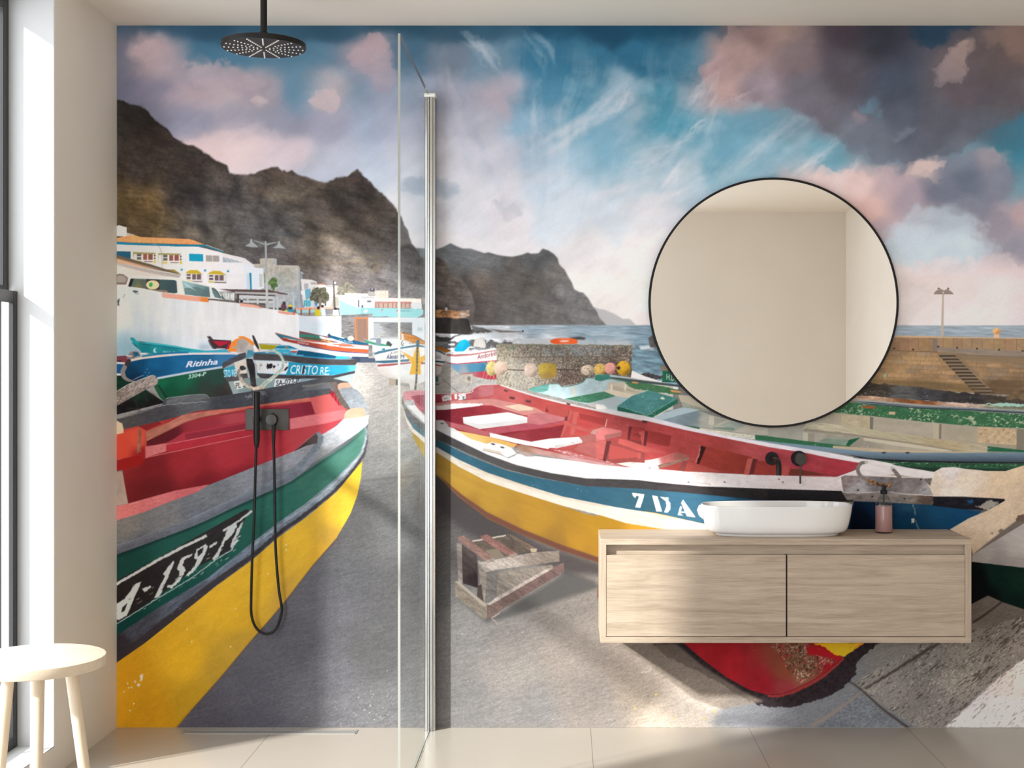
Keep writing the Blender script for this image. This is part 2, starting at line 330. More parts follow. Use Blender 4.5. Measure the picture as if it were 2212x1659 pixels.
# ---- sea -------------------------------------------------------------------------------------
SEA = [40, (960, 712, (206, 204, 208)), (1040, 716, (190, 192, 198)), (1150, 706, (158, 168, 176)), (1250, 712, (146, 160, 170)), (1380, 706, (120, 140, 152)), (1100, 730, (214, 210, 212)), (1200, 735, (208, 206, 208)), (1300, 728, (158, 170, 178)), (1390, 730, (112, 136, 150)), (1400, 760, (120, 146, 158)), (1390, 790, (98, 130, 146)), (1340, 745, (196, 200, 204))]
P("930,703 1960,703 1960,860 1380,860 930,800", SEA, tex=[('n', .20, 26, 3.2, 2, 13, 4)])
P("1380,742 1900,742 1900,850 1366,846 1366,750", (112, 138, 150), tex=[('n', .26, 20, 4.5, 8, 17, 4), ('s', .27, 16, 3.2, 6, (214, 216, 218), 7)])
P("1100,703 1960,703 1960,742 1260,742 1180,722 1100,712", (136, 154, 166), alpha=.6, feather=4, tex=[('n', .25, 22, 2.4, 2, 23, 4)])
P("1380,748 1420,744 1420,752 1384,756", (222, 222, 224), feather=2, alpha=.8)
P("1900,703 2504,703 2504,735 1900,732", ('g', 1900, 705, (150, 160, 168), 1900, 732, (140, 152, 164)), tex=[('n', .14, 30, 3, 2, 19, 4)])
for s, w, a in (("950,735 985,722 1030,724 1090,728", 12, .85), ("1000,712 1050,716 1110,722", 7, .7), ("980,755 1030,742 1080,748", 14, .8), ("1120,740 1200,738 1290,748", 16, .75), ("1180,718 1230,716 1300,722", 5, .5), ("1290,738 1330,742 1370,750", 8, .8), ("1040,760 1100,742 1180,736", 10, .5)):
    S(s, w, lit(248, 246, 246), alpha=a, feather=3, rough=(7, 12, 4))
# rocks and cliff foot
P("940,726 975,728 1005,718 1018,712 1040,710 1058,712 1066,716 1040,718 1016,722 990,726 960,742 938,744", (62, 56, 54), feather=1, rough=(3, 9, 2), tex=[('n', .3, 10, 5, 0, 5)])
P("1016,702 1030,706 1062,714 1024,716", (88, 84, 82), feather=1)
P("938,730 960,738 1000,734 1040,734 1078,740 1108,738 1110,748 1070,752 1030,748 980,754 938,752", (66, 62, 62), alpha=.85, feather=1.5, rough=(6, 10, 7), tex=[('n', .3, 8, 4, 0, 6)])
P("1052,710 1090,714 1132,716 1128,718 1080,718", (98, 92, 88), feather=.6); P("1128,713 1131,713 1131,717 1128,717", (60, 56, 54))
P("1232,730 1252,727 1266,730 1262,734 1230,733", (72, 68, 68), feather=.8)
P("940,688 978,687 1012,689 1016,704 1020,716 1010,722 940,720", (50, 45, 43), tex=[('n', .2, 10, 14, 0, 5)])
P("938,670 960,669 985,672 1012,670 1014,680 1006,686 985,688 960,686 938,687", [20, (950, 674, (176, 118, 70)), (980, 678, (160, 110, 74)), (1004, 676, (180, 150, 128)), (960, 684, (140, 96, 66))], rough=(2, 8, 3), tex=[('n', .3, 14, 3, 5, 7), ('s', .3, 5, 2, 0, (204, 176, 150), 4)])
P("962,664 966,664 967,671 961,671", lit(240, 232, 226)); O(964, 662, 1.6, 1.8, (60, 48, 44)); S("952,676 957,673 962,671", 1.6, (40, 36, 36))
P("1400,730 1412,722 1420,740 1418,752 1404,750", (96, 88, 84), tex=[('n', .2, 5, 9, 0, 4)])
P("1398,805 1430,812 1440,818 1400,818 1372,810", (70, 62, 64), rough=(3, 8, 2), tex=[('n', .3, 8, 4, 0, 6)])
# ---- concrete slip ---------------------------------------------------------------------------
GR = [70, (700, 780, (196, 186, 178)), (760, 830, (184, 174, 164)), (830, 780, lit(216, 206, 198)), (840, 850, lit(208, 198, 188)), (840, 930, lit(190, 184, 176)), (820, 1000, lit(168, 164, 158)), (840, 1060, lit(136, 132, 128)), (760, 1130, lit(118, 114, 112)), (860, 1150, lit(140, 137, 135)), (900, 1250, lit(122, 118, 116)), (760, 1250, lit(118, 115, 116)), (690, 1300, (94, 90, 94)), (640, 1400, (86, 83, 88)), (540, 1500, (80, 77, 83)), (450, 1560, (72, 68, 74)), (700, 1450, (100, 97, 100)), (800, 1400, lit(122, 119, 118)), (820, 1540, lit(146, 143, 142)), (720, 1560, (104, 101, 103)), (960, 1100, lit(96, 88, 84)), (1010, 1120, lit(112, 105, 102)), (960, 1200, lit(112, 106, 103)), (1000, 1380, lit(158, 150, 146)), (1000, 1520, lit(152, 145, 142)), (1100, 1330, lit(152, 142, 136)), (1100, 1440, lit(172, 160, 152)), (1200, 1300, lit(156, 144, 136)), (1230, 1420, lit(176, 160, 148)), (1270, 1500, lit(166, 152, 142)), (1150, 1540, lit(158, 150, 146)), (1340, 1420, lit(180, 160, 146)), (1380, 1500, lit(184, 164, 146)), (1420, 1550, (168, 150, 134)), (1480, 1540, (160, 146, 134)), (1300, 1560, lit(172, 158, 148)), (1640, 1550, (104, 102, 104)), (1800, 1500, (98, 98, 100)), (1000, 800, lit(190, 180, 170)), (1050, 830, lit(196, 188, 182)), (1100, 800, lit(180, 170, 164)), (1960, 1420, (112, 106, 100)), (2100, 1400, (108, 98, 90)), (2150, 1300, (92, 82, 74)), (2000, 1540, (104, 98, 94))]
CON = [('n', .05, 120, 60, -8, 2, 4), ('n', .05, 24, 2.4, -16, 6, 3), ('n', .07, 6, 1.7, -18, 12, 2), ('n', .09, 1.9, 1.4, -16, 15, 2)]
P("248,730 700,755 800,765 1110,780 1240,800 2504,1000 2504,1580 248,1580", GR, tex=CON)
for s in ("780,787 820,792", "790,810 840,812", "845,888 870,890 910,886", "784,893 840,891 866,888"):
    S(s, 1.3, (140, 132, 126), alpha=.6)
P("1000,1025 866,1028 782,1036 782,1041 870,1033 1000,1029", (86, 82, 80), alpha=.55, feather=1)
for s in ("957,820 990,848 1004,862",): S(s, 1.2, (70, 64, 62), alpha=.8)
rs = np.random.RandomState(5)
for k in range(150):
    x, y = rs.uniform(560, 1420), rs.uniform(1330, 1565)
    if x < 560 + (1570 - y) * .9: continue
    if rs.rand() < .6: x = rs.normal(810, 45); y = rs.normal(1530, 28)
    if 930 < x < 986 and rs.rand() < .6: continue
    O(x, y, rs.uniform(.6, 2.2), rs.uniform(.5, 1.2), lit(236, 232, 228) if rs.rand() < .7 else (70, 66, 66), ang=-20, alpha=.8)
for x, y in ((1372, 1530), (1417, 1500), (1456, 1551), (1521, 1553), (1543, 1537), (1500, 1491)): O(x, y, 2.2, 1.8, (206, 160, 60))
# slabs lower right
P("1590,1500 1700,1480 1860,1488 1980,1580 1520,1580", (100, 99, 101), feather=14, tex=CON)
P("1850,1492 1760,1578 1990,1578", (96, 97, 101), tex=[('n', .18, 3, 2, 0, 5, 2), ('n', .1, 60, 30, 0, 8)])
P("1990,1390 1850,1470 1862,1492 1990,1578 2030,1575 2216,1420 2504,1180 2504,1340 2216,1330", [60, (1900, 1480, (120, 113, 106)), (2000, 1520, (106, 99, 93)), (2080, 1440, (114, 105, 96)), (2150, 1380, (110, 100, 92)), (2200, 1330, (122, 110, 102)), (2000, 1420, (112, 106, 100))], tex=[('n', .12, 80, 40, 0, 3), ('n', .14, 3, 2, -35, 6, 2), ('s', .33, 9, 2.4, -35, (58, 48, 44), 3), ('s', .25, 4, 2, -35, (160, 150, 140), 9)])
P("2060,1290 2216,1270 2504,1250 2504,1400 2216,1320 2160,1312 2096,1345", (98, 86, 78), alpha=.7, feather=5, tex=CON)
P("2038,1574 2150,1470 2216,1418 2504,1200 2504,1580 2036,1580", [70, (2100, 1560, (176, 168, 168)), (2200, 1460, (186, 168, 158)), (2200, 1560, (184, 174, 172)), (2400, 1400, (190, 170, 158))], feather=1, rough=(2.5, 7, 3), tex=[('n', .07, 60, 30, 0, 3), ('s', .30, 11, 2.2, -38, (92, 82, 78), 13), ('s', .22, 5, 1.8, -30, (110, 100, 96), 14)])
S("1835,1472 1863,1492 1905,1530 1965,1574", [3, 3.5, 4, 6], (58, 48, 42), feather=.8)
S("1868,1488 1930,1450 1990,1412 2030,1388", [3, 6, 7, 5], (62, 52, 46), feather=.8, rough=(2, 8, 2))
S("1862,1494 1800,1540 1752,1568", [4, 7, 8], (118, 104, 96), feather=1.2)
S("2100,1345 2124,1330 2164,1300", [4, 4, 3], (48, 38, 34), feather=.8)
P("1500,1540 1700,1552 1720,1580 1640,1580 1600,1562", (70, 68, 70), alpha=.5, feather=14)
O(1376, 1438, 26, 16, (226, 214, 200), alpha=.0)
S("1376,1422 1392,1426 1404,1438 1402,1450 1384,1453", 1.6, lit(244, 226, 206), rough=(1.5, 4, 3), alpha=.8)
C1 = (252, 470, 4); C2 = (250, 480, 8.014); C3 = (520, 500, 8.014); C4 = (250, 690, 8.014); C5 = (520, 690, 8.014)
D1 = (252, 810, 4); D2 = (252, 1157, 4); D3 = (780, 600, 8.014); D4 = (780, 700, 8.014)
P("252,690 926,690 926,760 252,760", (206, 202, 200))
# ---- town: grey block, far houses, palms -----------------------------------------------------
BLK = [('n', .10, 14, 10, 0, 5, 4), ('n', .08, 3, 4, 0, 8, 2)]
P("230,560 340,560 330,480 345,470 600,470 625,485 620,580 735,585 985,592 1010,600 1030,640 1030,830 1040,1320 480,1320 250,1010", [30, (540, 575, (176, 164, 148)), (585, 575, (178, 166, 150)), (620, 580, (186, 174, 158)), (640, 600, (184, 176, 166)), (600, 610, (172, 168, 162)), (640, 650, (160, 166, 168)), (610, 640, (172, 172, 170))], C3, tex=BLK)
P("345,470 600,470 600,482 345,480", (208, 196, 178), C3)
P("575,480 605,470 625,485 622,580 580,580", (168, 170, 176), C3); P("735,585 985,592 1005,610 1000,630 740,618", (192, 178, 160), C3)
P("1000,620 1028,640 1030,1180 1050,1320 1010,1320 1004,900", (160, 166, 170), C3); P("575,560 580,560 580,700 572,700", (224, 220, 212), C3)
P("1040,690 1092,726 1085,740 1040,715", (196, 194, 192), C3); P("1035,720 1070,735 1070,1030 1110,1110 1075,1320 1045,1320", (148, 150, 154), C3, tex=BLK)
P("560,800 600,780 650,850 640,960 560,1020 480,900 500,840", [12, (590, 605, (96, 120, 66)), (596, 620, (78, 104, 62)), (600, 598, (120, 138, 84))], C3, rough=(4, 7, 2), tex=[('n', .3, 3, 3, 0, 4, 2)])
P("396,720 430,700 440,900 400,860", (124, 138, 90), C3, rough=(3, 5, 2))
P("640,700 700,660 760,640 940,700 960,800 820,900 700,960 640,900", (128, 130, 112), C3, alpha=.25, rough=(6, 8, 3), feather=3)
# houses behind
P("1040,820 1230,838 1320,870 1320,920 1600,930 1720,950 1720,1320 1090,1320", (226, 214, 206), C3)
P("1215,880 1310,880 1310,920 1215,920", (176, 168, 162), C3); P("1330,905 1440,905 1440,925 1330,918", (224, 138, 100), C3); P("1480,850 1600,850 1600,930 1490,920", (140, 132, 130), C3)
P("1100,900 1170,900 1170,1000 1100,1000", (174, 170, 170), C3); P("1110,1010 1210,990 1215,1120 1130,1200", (106, 170, 190), C3); P("1090,1190 1220,1185 1220,1300 1090,1300", (110, 186, 196), C3)
for u in (1100, 1140, 1180): P(f"{u},1200 {u+14},1200 {u+14},1300 {u},1300", (82, 150, 160), C3)
P("1040,1030 1110,1020 1110,1110 1046,1090", (232, 226, 224), C3); P("1470,930 1600,935 1600,965 1470,955", (164, 156, 148), C3)
P("1230,1180 1340,1190 1340,1300 1230,1300", (206, 206, 210), C3); P("1280,1220 1330,1220 1330,1300 1280,1300", (112, 160, 200), C3)
P("1500,1100 1720,1060 1720,1320 1500,1320", (214, 202, 196), C3); P("1600,1140 1700,1120 1700,1310 1560,1310", (150, 142, 124), C3, alpha=.8, rough=(4, 6, 2))
# palms
rs = np.random.RandomState(3)
for (cx, cy, r, dk) in ((690, 637, 26, (98, 94, 76)), (748, 627, 26, (132, 124, 108))):
    P([(cx - r * .75, cy + 6), (cx - r * .5, cy - r * .5), (cx, cy - r * .62), (cx + r * .5, cy - r * .45), (cx + r * .75, cy + 8), (cx + r * .3, cy + 16), (cx - r * .3, cy + 16)], dk, sm=True, rough=(5, 7, 2), tex=[('n', .3, 3, 3, 0, 4, 2)])
    for k in range(46):
        a = rs.uniform(-3.5, .35); L = r * rs.uniform(.6, 1.05)
        ex, ey = cx + L * math.cos(a), cy + .8 * L * math.sin(a) + 5
        q = rs.uniform(.7, 1.3); S([(cx, cy), ((cx + ex) / 2, (cy + ey) / 2 - 5), (ex, ey + 3)], [2.4, 1.6, .6], tuple(v * q for v in dk), alpha=.85)
S("1375,1310 1380,1160", 6, (132, 118, 104), C3); S("1465,1290 1470,1180", 4, (110, 98, 86), C3)
# teal terrace house
P("1720,1100 2212,1100 2212,1450 1720,1450", (232, 228, 228), C3); P("1710,1170 1760,1210 2000,1310 2212,1320 2212,1445 1850,1448 1750,1450 1710,1400", (142, 210, 214), C3)
P("1800,1065 2000,1070 2212,1076 2212,1100 1800,1095", (204, 190, 172), C3, tex=[('n', .12, 3, 2, 0, 4)])
for k in range(28): P([(736 + k * 2.2 + .3, 638), (737.3 + k * 2.2, 638), (737.3 + k * 2.2, 643), (736.3 + k * 2.2, 643)], (160, 146, 136))
P("1880,1220 1990,1185 1990,1240 1890,1240", (176, 200, 196), C3); P("2025,1185 2060,1185 2060,1315 2028,1310", (112, 110, 112), C3); P("2095,1290 2105,1275 2118,1315 2092,1315", (60, 56, 58), C3)
P("1780,1190 1880,1240 2000,1290 2000,1310 1760,1210", (226, 216, 212), C3)
P("240,220 470,222 472,350 240,350", (188, 172, 158), D3, tex=[('n', .14, 2, 2, 0, 4, 2)]); P("240,345 1040,362 1050,540 240,420", (204, 184, 170), D3, tex=[('n', .10, 3, 2, 0, 4, 2)])
P("120,240 240,240 240,310 120,310", (150, 144, 138), D3); P("160,185 235,185 235,235 160,235", (66, 66, 76), D3); O(804, 625, 1.2, 1.2, (240, 236, 232))
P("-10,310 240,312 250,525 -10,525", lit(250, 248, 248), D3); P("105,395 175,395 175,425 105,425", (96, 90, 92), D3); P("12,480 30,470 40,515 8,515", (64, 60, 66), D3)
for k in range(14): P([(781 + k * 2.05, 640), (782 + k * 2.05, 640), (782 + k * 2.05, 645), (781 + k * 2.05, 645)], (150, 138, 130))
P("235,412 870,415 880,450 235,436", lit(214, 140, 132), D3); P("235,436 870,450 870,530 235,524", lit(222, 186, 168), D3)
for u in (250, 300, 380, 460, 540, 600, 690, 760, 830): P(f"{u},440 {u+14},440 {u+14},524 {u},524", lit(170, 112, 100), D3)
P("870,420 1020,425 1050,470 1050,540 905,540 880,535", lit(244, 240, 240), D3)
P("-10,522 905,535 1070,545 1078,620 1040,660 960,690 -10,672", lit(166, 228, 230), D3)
for u, v in ((85, 575), (352, 570), (610, 585)):
    O(780 + u / 8.014, 600 + v / 8.014, 3.6, 2.6, lit(232, 208, 216), -35); O(780 + u / 8.014, 600 + v / 8.014, 1.9, 1.1, lit(150, 196, 206), -35); O(780 + (u + 16) / 8.014, 600 + (v - 14) / 8.014, 1.3, .9, lit(84, 96, 116))
T("esplanadero", (670, 585), (870, 582), 26, lit(96, 150, 158), D3, slant=.2)
P("970,690 1040,660 1100,660 1100,690", (96, 94, 94), D3); P("-20,640 100,640 135,672 320,676 440,668 500,680 60,690 -20,680", (86, 84, 84), D3)
O(520 + 2165 / 8.014, 500 + 1380 / 8.014, 4.2, 3, (226, 208, 214), -35); O(520 + 2165 / 8.014, 500 + 1380 / 8.014, 2.2, 1.3, (150, 200, 208), -35)
# gallery wall with door opening, gate, rubble wall
P("1940,840 2212,830 2212,1200 1940,1200", (120, 114, 112), C1, tex=[('n', .25, 7, 2.4, 4, 4, 3)])
P("2055,862 2175,862 2180,1070 2060,1065", (176, 110, 72), C1); P("2072,878 2165,878 2170,1068 2078,1062", (118, 88, 76), C1)
for k in range(7): P([(772 + k * 3.2, 690), (773.4 + k * 3.2, 690), (773.6 + k * 3.2, 736), (772.2 + k * 3.2, 736)], (150, 118, 100))
P("125,685 1110,690 1110,1180 125,1160", lit(240, 240, 242), D3); P("220,775 885,775 885,985 900,1040 225,1050", [20, (815, 720, (150, 150, 150)), (850, 712, (108, 106, 106)), (885, 715, (104, 102, 100)), (840, 728, (130, 128, 126))], D3, tex=[('n', .2, 9, 2.2, 4, 4, 3)])
P("220,775 320,780 325,1040 225,1050", lit(206, 206, 206), D3); P("220,770 885,775 885,790 220,784", (110, 106, 104), D3); P("225,1030 640,1030 640,1060 225,1060", lit(214, 212, 210), D3); P("380,1000 430,980 500,1000 500,1030 380,1030", lit(190, 188, 186), D3)
P("975,860 1065,855 1065,925 975,925", lit(196, 212, 212), D3, alpha=.8)
# ---- hotel -----------------------------------------------------------------------------------
WH = [('n', .025, 30, 20, 0, 3)]
P("0,230 520,240 700,250 900,300 1100,390 1190,430 1266,440 1275,610 1100,640 860,640 0,640", [60, (300, 560, (226, 214, 210)), (430, 560, (228, 216, 212)), (520, 600, (226, 216, 214)), (550, 610, (216, 216, 218))], C1, tex=WH)
P("1100,390 1190,430 1266,440 1272,600 1240,625 1100,615", (218, 218, 220), C1)
P("-10,78 20,66 88,85 88,165 -10,160", (208, 200, 200), C1); P("88,130 160,150 130,165 88,162", (176, 164, 156), C1)
P("-10,180 60,165 150,150 205,168 630,186 660,195 772,236 -10,212", [30, (300, 515, (224, 150, 92)), (400, 522, (222, 146, 88)), (270, 518, (216, 138, 84))], C1, tex=[('n', .10, 5, 3, 60, 5, 3)])
P("-10,206 200,222 500,232 770,234 925,292 925,304 770,252 500,250 200,240 -10,232", (30, 116, 146), C1); P("770,232 925,288 925,292 770,238", (228, 170, 130), C1)
P("-10,290 122,294 124,355 -10,350", (34, 84, 108), C1)
P("142,296 338,304 340,398 150,395", (150, 140, 84), C1); P("150,318 336,318 340,398 150,398", (226, 210, 204), C1); P("360,306 552,312 555,404 362,402", (150, 140, 84), C1); P("365,322 552,324 555,404 362,402", (226, 210, 204), C1)
for u in (176, 176 + 226): 
    v = 314 if u < 300 else 322
    for dv in (0, 28): P(f"{u},{v+dv} {u+38},{v+dv} {u+38},{v+dv+22} {u},{v+dv+22}", (98, 92, 86), C1)
    P(f"{u+54},{v+2} {u+88},{v+2} {u+88},{v+52} {u+54},{v+52}", (142, 84, 70), C1); P(f"{u+98},{v+2} {u+136},{v+2} {u+136},{v+52} {u+98},{v+52}", (136, 78, 66), C1)
    P(f"{u+146},{v+6} {u+160},{v+6} {u+160},{v+24} {u+146},{v+24}", (96, 90, 84), C1); P(f"{u+146},{v+32} {u+160},{v+32} {u+160},{v+48} {u+146},{v+48}", (96, 90, 84), C1)
    P(f"{u+64},{v+62} {u+136},{v+64} {u+136},{v+72} {u+64},{v+70}", (128, 104, 96), C1); P(f"{u+146},{v+56} {u+164},{v+56} {u+164},{v+80} {u+146},{v+80}", (206, 182, 56), C1); P(f"{u-8},{v+58} {u+36},{v+60} {u+36},{v+76} {u-8},{v+74}", (206, 178, 80), C1)
P("625,313 748,316 750,380 628,376", (22, 146, 176), C1); P("770,325 886,330 888,382 772,380", (158, 148, 140), C1); S("828,328 830,382", 1.3, (224, 214, 208), C1)
for a, w in ((600, 146), (795, 160)):
    b = 452 if a < 700 else 460
    P(f"{a-15},{b+40} {a},{b+14} {a+40},{b} {a+100},{b+2} {a+w},{b+36} {a+w},{b+112} {a},{b+106}", (214, 206, 204), C1)
    P(f"{a},{b+18} {a+40},{b} {a+100},{b+2} {a+w},{b+40} {a+w-10},{b+36} {a+4},{b+30}", (198, 164, 44), C1)
    for u0, u1, v0, v1 in ((6, 40, 36, 52), (6, 40, 60, 80), (54, 86, 38, 84), (94, 130, 38, 84)): P(f"{a+u0},{b+v0} {a+u1},{b+v0} {a+u1},{b+v1} {a+u0},{b+v1}", (112, 88, 84), C1)
    P(f"{a+50},{b+96} {a+w-8},{b+98} {a+w-8},{b+106} {a+50},{b+104}", (124, 100, 94), C1); P(f"{a},{b+86} {a+50},{b+90} {a+50},{b+104} {a},{b+100}", (206, 186, 92), C1)
P("436,448 500,450 545,480 545,500 440,470", (146, 126, 60), C1)
for u, v in ((562, 451), (765, 457), (963, 464)): O(252 + u / 4, 470 + v / 4, 2.7, 2.5, (52, 148, 178))
P("910,310 1110,355 1190,410 1185,430 1100,390 915,388", (224, 212, 208), C1); P("918,340 1040,372 1090,388 918,386", (158, 166, 172), C1)
for k in range(6): S([(482 + k * 9, 553 + k * 2.2), (494 + k * 9, 566 + k * .8)], .8, (224, 218, 216))
S("900,305 1110,355", 1.2, (236, 226, 220), C1); P("1125,480 1150,478 1150,620 1125,620", (196, 200, 206), C1); P("1148,478 1165,478 1170,640 1155,640", (24, 134, 162), C1); P("1232,486 1262,488 1262,600 1234,600", (192, 188, 186), C1)
S("300,228 340,234 372,262 388,310 394,440", 1.1, (150, 138, 130), C1)
# near left low house roof
P("-10,320 300,405 560,490 548,510 -10,420", (100, 84, 68), C1); P("-10,350 250,420 400,455 -10,400", (206, 156, 122), C1, feather=.6); P("-10,385 560,492 545,520 300,475 -10,400", (196, 184, 176), C1)
P("-10,395 300,475 545,520 440,520 110,510 80,600 -10,590", (206, 190, 180), C1)
for o in (0, 9, 18): S(f"-10,{386+o} 300,{460+o} 545,{498+o}", .7, (120, 106, 98), C1)
P("-10,500 20,485 60,490 100,520 90,580 -10,580", (120, 106, 98), C1); P("-10,515 25,500 60,505 85,525 78,560 -10,560", (152, 140, 132), C1)
# van
P("80,590 105,520 130,505 220,502 520,520 560,528 800,590 860,610 900,660 930,710 800,700 560,690 200,620", (214, 208, 198), C1, sm=False)
P("100,595 120,530 130,526 500,540 518,548 526,650 500,655 380,642 230,612", [16, (285, 610, (84, 100, 88)), (310, 612, (86, 92, 84)), (345, 618, (62, 84, 84)), (375, 620, (58, 76, 80)), (300, 620, (110, 108, 70))], C1); P("100,595 122,528 150,528 124,600", (36, 34, 34), C1)
P("258,530 372,536 370,630 258,618", (58, 54, 50), C1); O(330, 615.5, 14, 10, (222, 194, 150)); O(326, 615, 4, 5, (58, 160, 80), 20); O(335, 609, 1.5, 1.5, (220, 190, 60))
P("310,622 440,632 440,644 330,630", (200, 130, 90), C1, alpha=.7)
P("565,545 800,600 808,690 590,665", [20, (405, 615, (140, 168, 168)), (430, 625, (112, 140, 140)), (445, 635, (84, 104, 106))], C1); P("585,610 700,600 805,640 808,690 590,665", (88, 108, 106), C1, alpha=.7)
P("568,548 700,640 600,590", (190, 206, 204), C1, alpha=.7); P("820,606 850,616 880,650 900,700 850,690 830,650", (96, 118, 118), C1); S("830,608 870,640 905,700", 1.6, (40, 38, 38), C1); P("905,680 935,660 935,705 915,705", (74, 82, 84), C1)
# market canopy and people
P("880,618 1320,625 1480,660 1478,668 1320,652 1000,640", (96, 72, 68), C1); P("1020,640 1380,650 1460,680 1530,700 1530,712 1400,700 1030,662", (172, 168, 164), C1)
P("1030,655 1370,670 1370,684 1030,668", (92, 76, 72), C1); P("1060,670 1360,680 1360,740 1060,735", (196, 192, 188), C1); P("1060,700 1350,705 1350,720 1060,716", (120, 112, 106), C1)
for u in (1075, 1125, 1210, 1350, 1380, 1440, 1520): P(f"{u},680 {u+16},680 {u+18},800 {u+2},800", (188, 186, 186), C1)
P("1100,735 1300,760 1300,780 1250,780 1060,742", (120, 96, 90), C1); P("890,640 1020,650 1020,720 940,710", (186, 184, 178), C1, tex=[('n', .2, 3, 6, 0, 4, 2)])
for k in range(6): S([(484 + k * 5, 634), (485 + k * 5, 646)], .8, (236, 232, 228))
# street railing
P("1540,780 1880,770 1880,790 1560,810", (222, 166, 140), C1); P("1550,800 1870,795 1870,825 1560,835", (158, 200, 198), C1); P("1560,825 1880,815 1930,850 1570,850", (146, 144, 138), C1)
for u in (1590, 1662): P(f"{u},785 {u+12},785 {u+12},845 {u},845", (150, 78, 66), C1)
for u in range(1550, 1880, 22): P(f"{u},776 {u+5},776 {u+5},800 {u},800", (226, 140, 112), C1)
P("1800,790 1880,785 1880,830 1810,835", (128, 122, 124), C1)
# lamp post
GL = (160, 160, 158)
P("1280,215 1296,215 1312,785 1290,785", [20, (572, 560, (160, 160, 160)), (577, 640, (190, 188, 186)), (579, 660, (174, 172, 172))], C1)
P("1288,720 1318,720 1318,785 1290,785", (176, 174, 172), C1); O(574, 522.5, 2.2, 1.2, (176, 176, 176))
P("1178,194 1285,220 1282,242 1190,204", (138, 138, 136), C1); P("1395,208 1296,222 1296,244 1390,214", (146, 146, 144), C1)
P("1158,186 1172,186 1174,208 1226,256 1170,262 1110,246 1150,222", (160, 160, 156), C1); P("1110,246 1170,254 1226,256 1170,264", (104, 102, 100), C1)
P("1398,204 1410,204 1412,226 1462,270 1410,272 1350,262 1388,240", (164, 164, 160), C1); P("1350,262 1410,264 1462,270 1410,276", (108, 106, 104), C1)
P("1868,545 1882,545 1892,790 1874,790", (88, 78, 72), C1); P("1875,560 1916,568 1914,590 1880,580", (112, 108, 106), C1); P("1880,555 1898,560 1894,574 1880,570", (230, 228, 224), C1)
# people on the wall (tiny printed figures)
O(613, 663, 6, 8, (112, 66, 84)); O(614, 655, 3.6, 4, (72, 58, 56)); O(612, 668, 5, 5.5, (96, 70, 62)); O(618, 672.5, 4, 2.5, (196, 214, 60)); O(605, 667, 2.4, 2.6, (60, 48, 46))
O(628, 670, 7, 5, (60, 140, 162)); O(627, 665, 4, 4, (64, 50, 48)); O(627, 660.5, 3.9, 2.8, (228, 196, 36))
P("1715,795 1760,795 1766,850 1712,850", (208, 184, 42), C1); O(688, 665, 3.4, 3.6, (56, 48, 48)); P("1768,780 1795,780 1808,850 1770,850", (196, 208, 218), C1); O(697, 661.5, 2.8, 3, (52, 44, 44))
P("1872,800 1916,800 1920,845 1870,845", (226, 222, 222), C1); O(725, 667, 2.8, 3, (46, 40, 40)); P("1880,810 1905,812 1905,818 1880,816", (190, 120, 120), C1); O(522, 651, 3.5, 3, (40, 36, 38))
# ---- white harbour wall ----------------------------------------------------------------------
WALL = [60, (260, 680, (192, 194, 198)), (300, 720, (184, 190, 196)), (360, 690, (204, 202, 202)), (280, 760, (140, 166, 176)), (330, 750, (172, 186, 194)), (450, 700, (214, 208, 204)), (450, 760, (206, 208, 212)), (520, 700, (222, 214, 210)), (600, 720, (226, 218, 214)), (640, 690, (228, 220, 216)), (380, 640, (206, 204, 204)), (500, 660, (218, 210, 206))]
P("-10,588 110,600 390,645 398,690 790,730 800,712 1060,740 1260,780 1400,800 1545,825 1578,845 1578,1130 1400,1130 1000,1200 -10,1200", WALL, C1, tex=[('n', .03, 10, 60, 0, 4), ('n', .02, 40, 20, 0, 7)])
P("394,648 560,668 790,692 796,732 640,718 398,690", [20, (360, 640, (224, 152, 130)), (420, 648, (224, 150, 126)), (445, 650, (222, 122, 52))], C1)
P("1058,738 1180,752 1230,765 1258,790 1200,780 1070,765", (228, 160, 136), C1); P("1395,805 1470,815 1530,825 1545,840 1470,838 1400,825", (228, 150, 124), C1); P("1520,822 1546,828 1548,840 1525,838", (222, 104, 60), C1)
P("1578,845 1620,850 1900,852 1940,850 1942,1010 1900,1100 1578,1100", [40, (650, 700, (204, 208, 212)), (690, 700, (196, 202, 208)), (735, 700, (214, 222, 224)), (690, 685, (218, 214, 212))], C1)
P("1545,825 1578,845 1578,1120 1570,1120", (230, 224, 222), C1); P("1870,848 1888,848 1888,856 1872,856", (222, 130, 80), C1)
for s in ("140,628 182,632 182,645 160,650 140,640", "10,705 24,698 22,740 26,762 8,760 8,725"): P(s, (74, 78, 84), C1, rough=(1.5, 4, 2))
for u, v in ((70, 668), (60, 685), (168, 655), (185, 660), (8, 720)): O(252 + u / 4, 470 + v / 4, 1, 1.2, (80, 84, 88))
P("40,1000 300,1040 420,1100 300,1150 120,1190 0,1200 -10,1060", (112, 150, 164), C1, feather=16, alpha=.5); P("700,1100 800,1090 820,1140 720,1150", (126, 148, 164), C1, feather=7, alpha=.55)
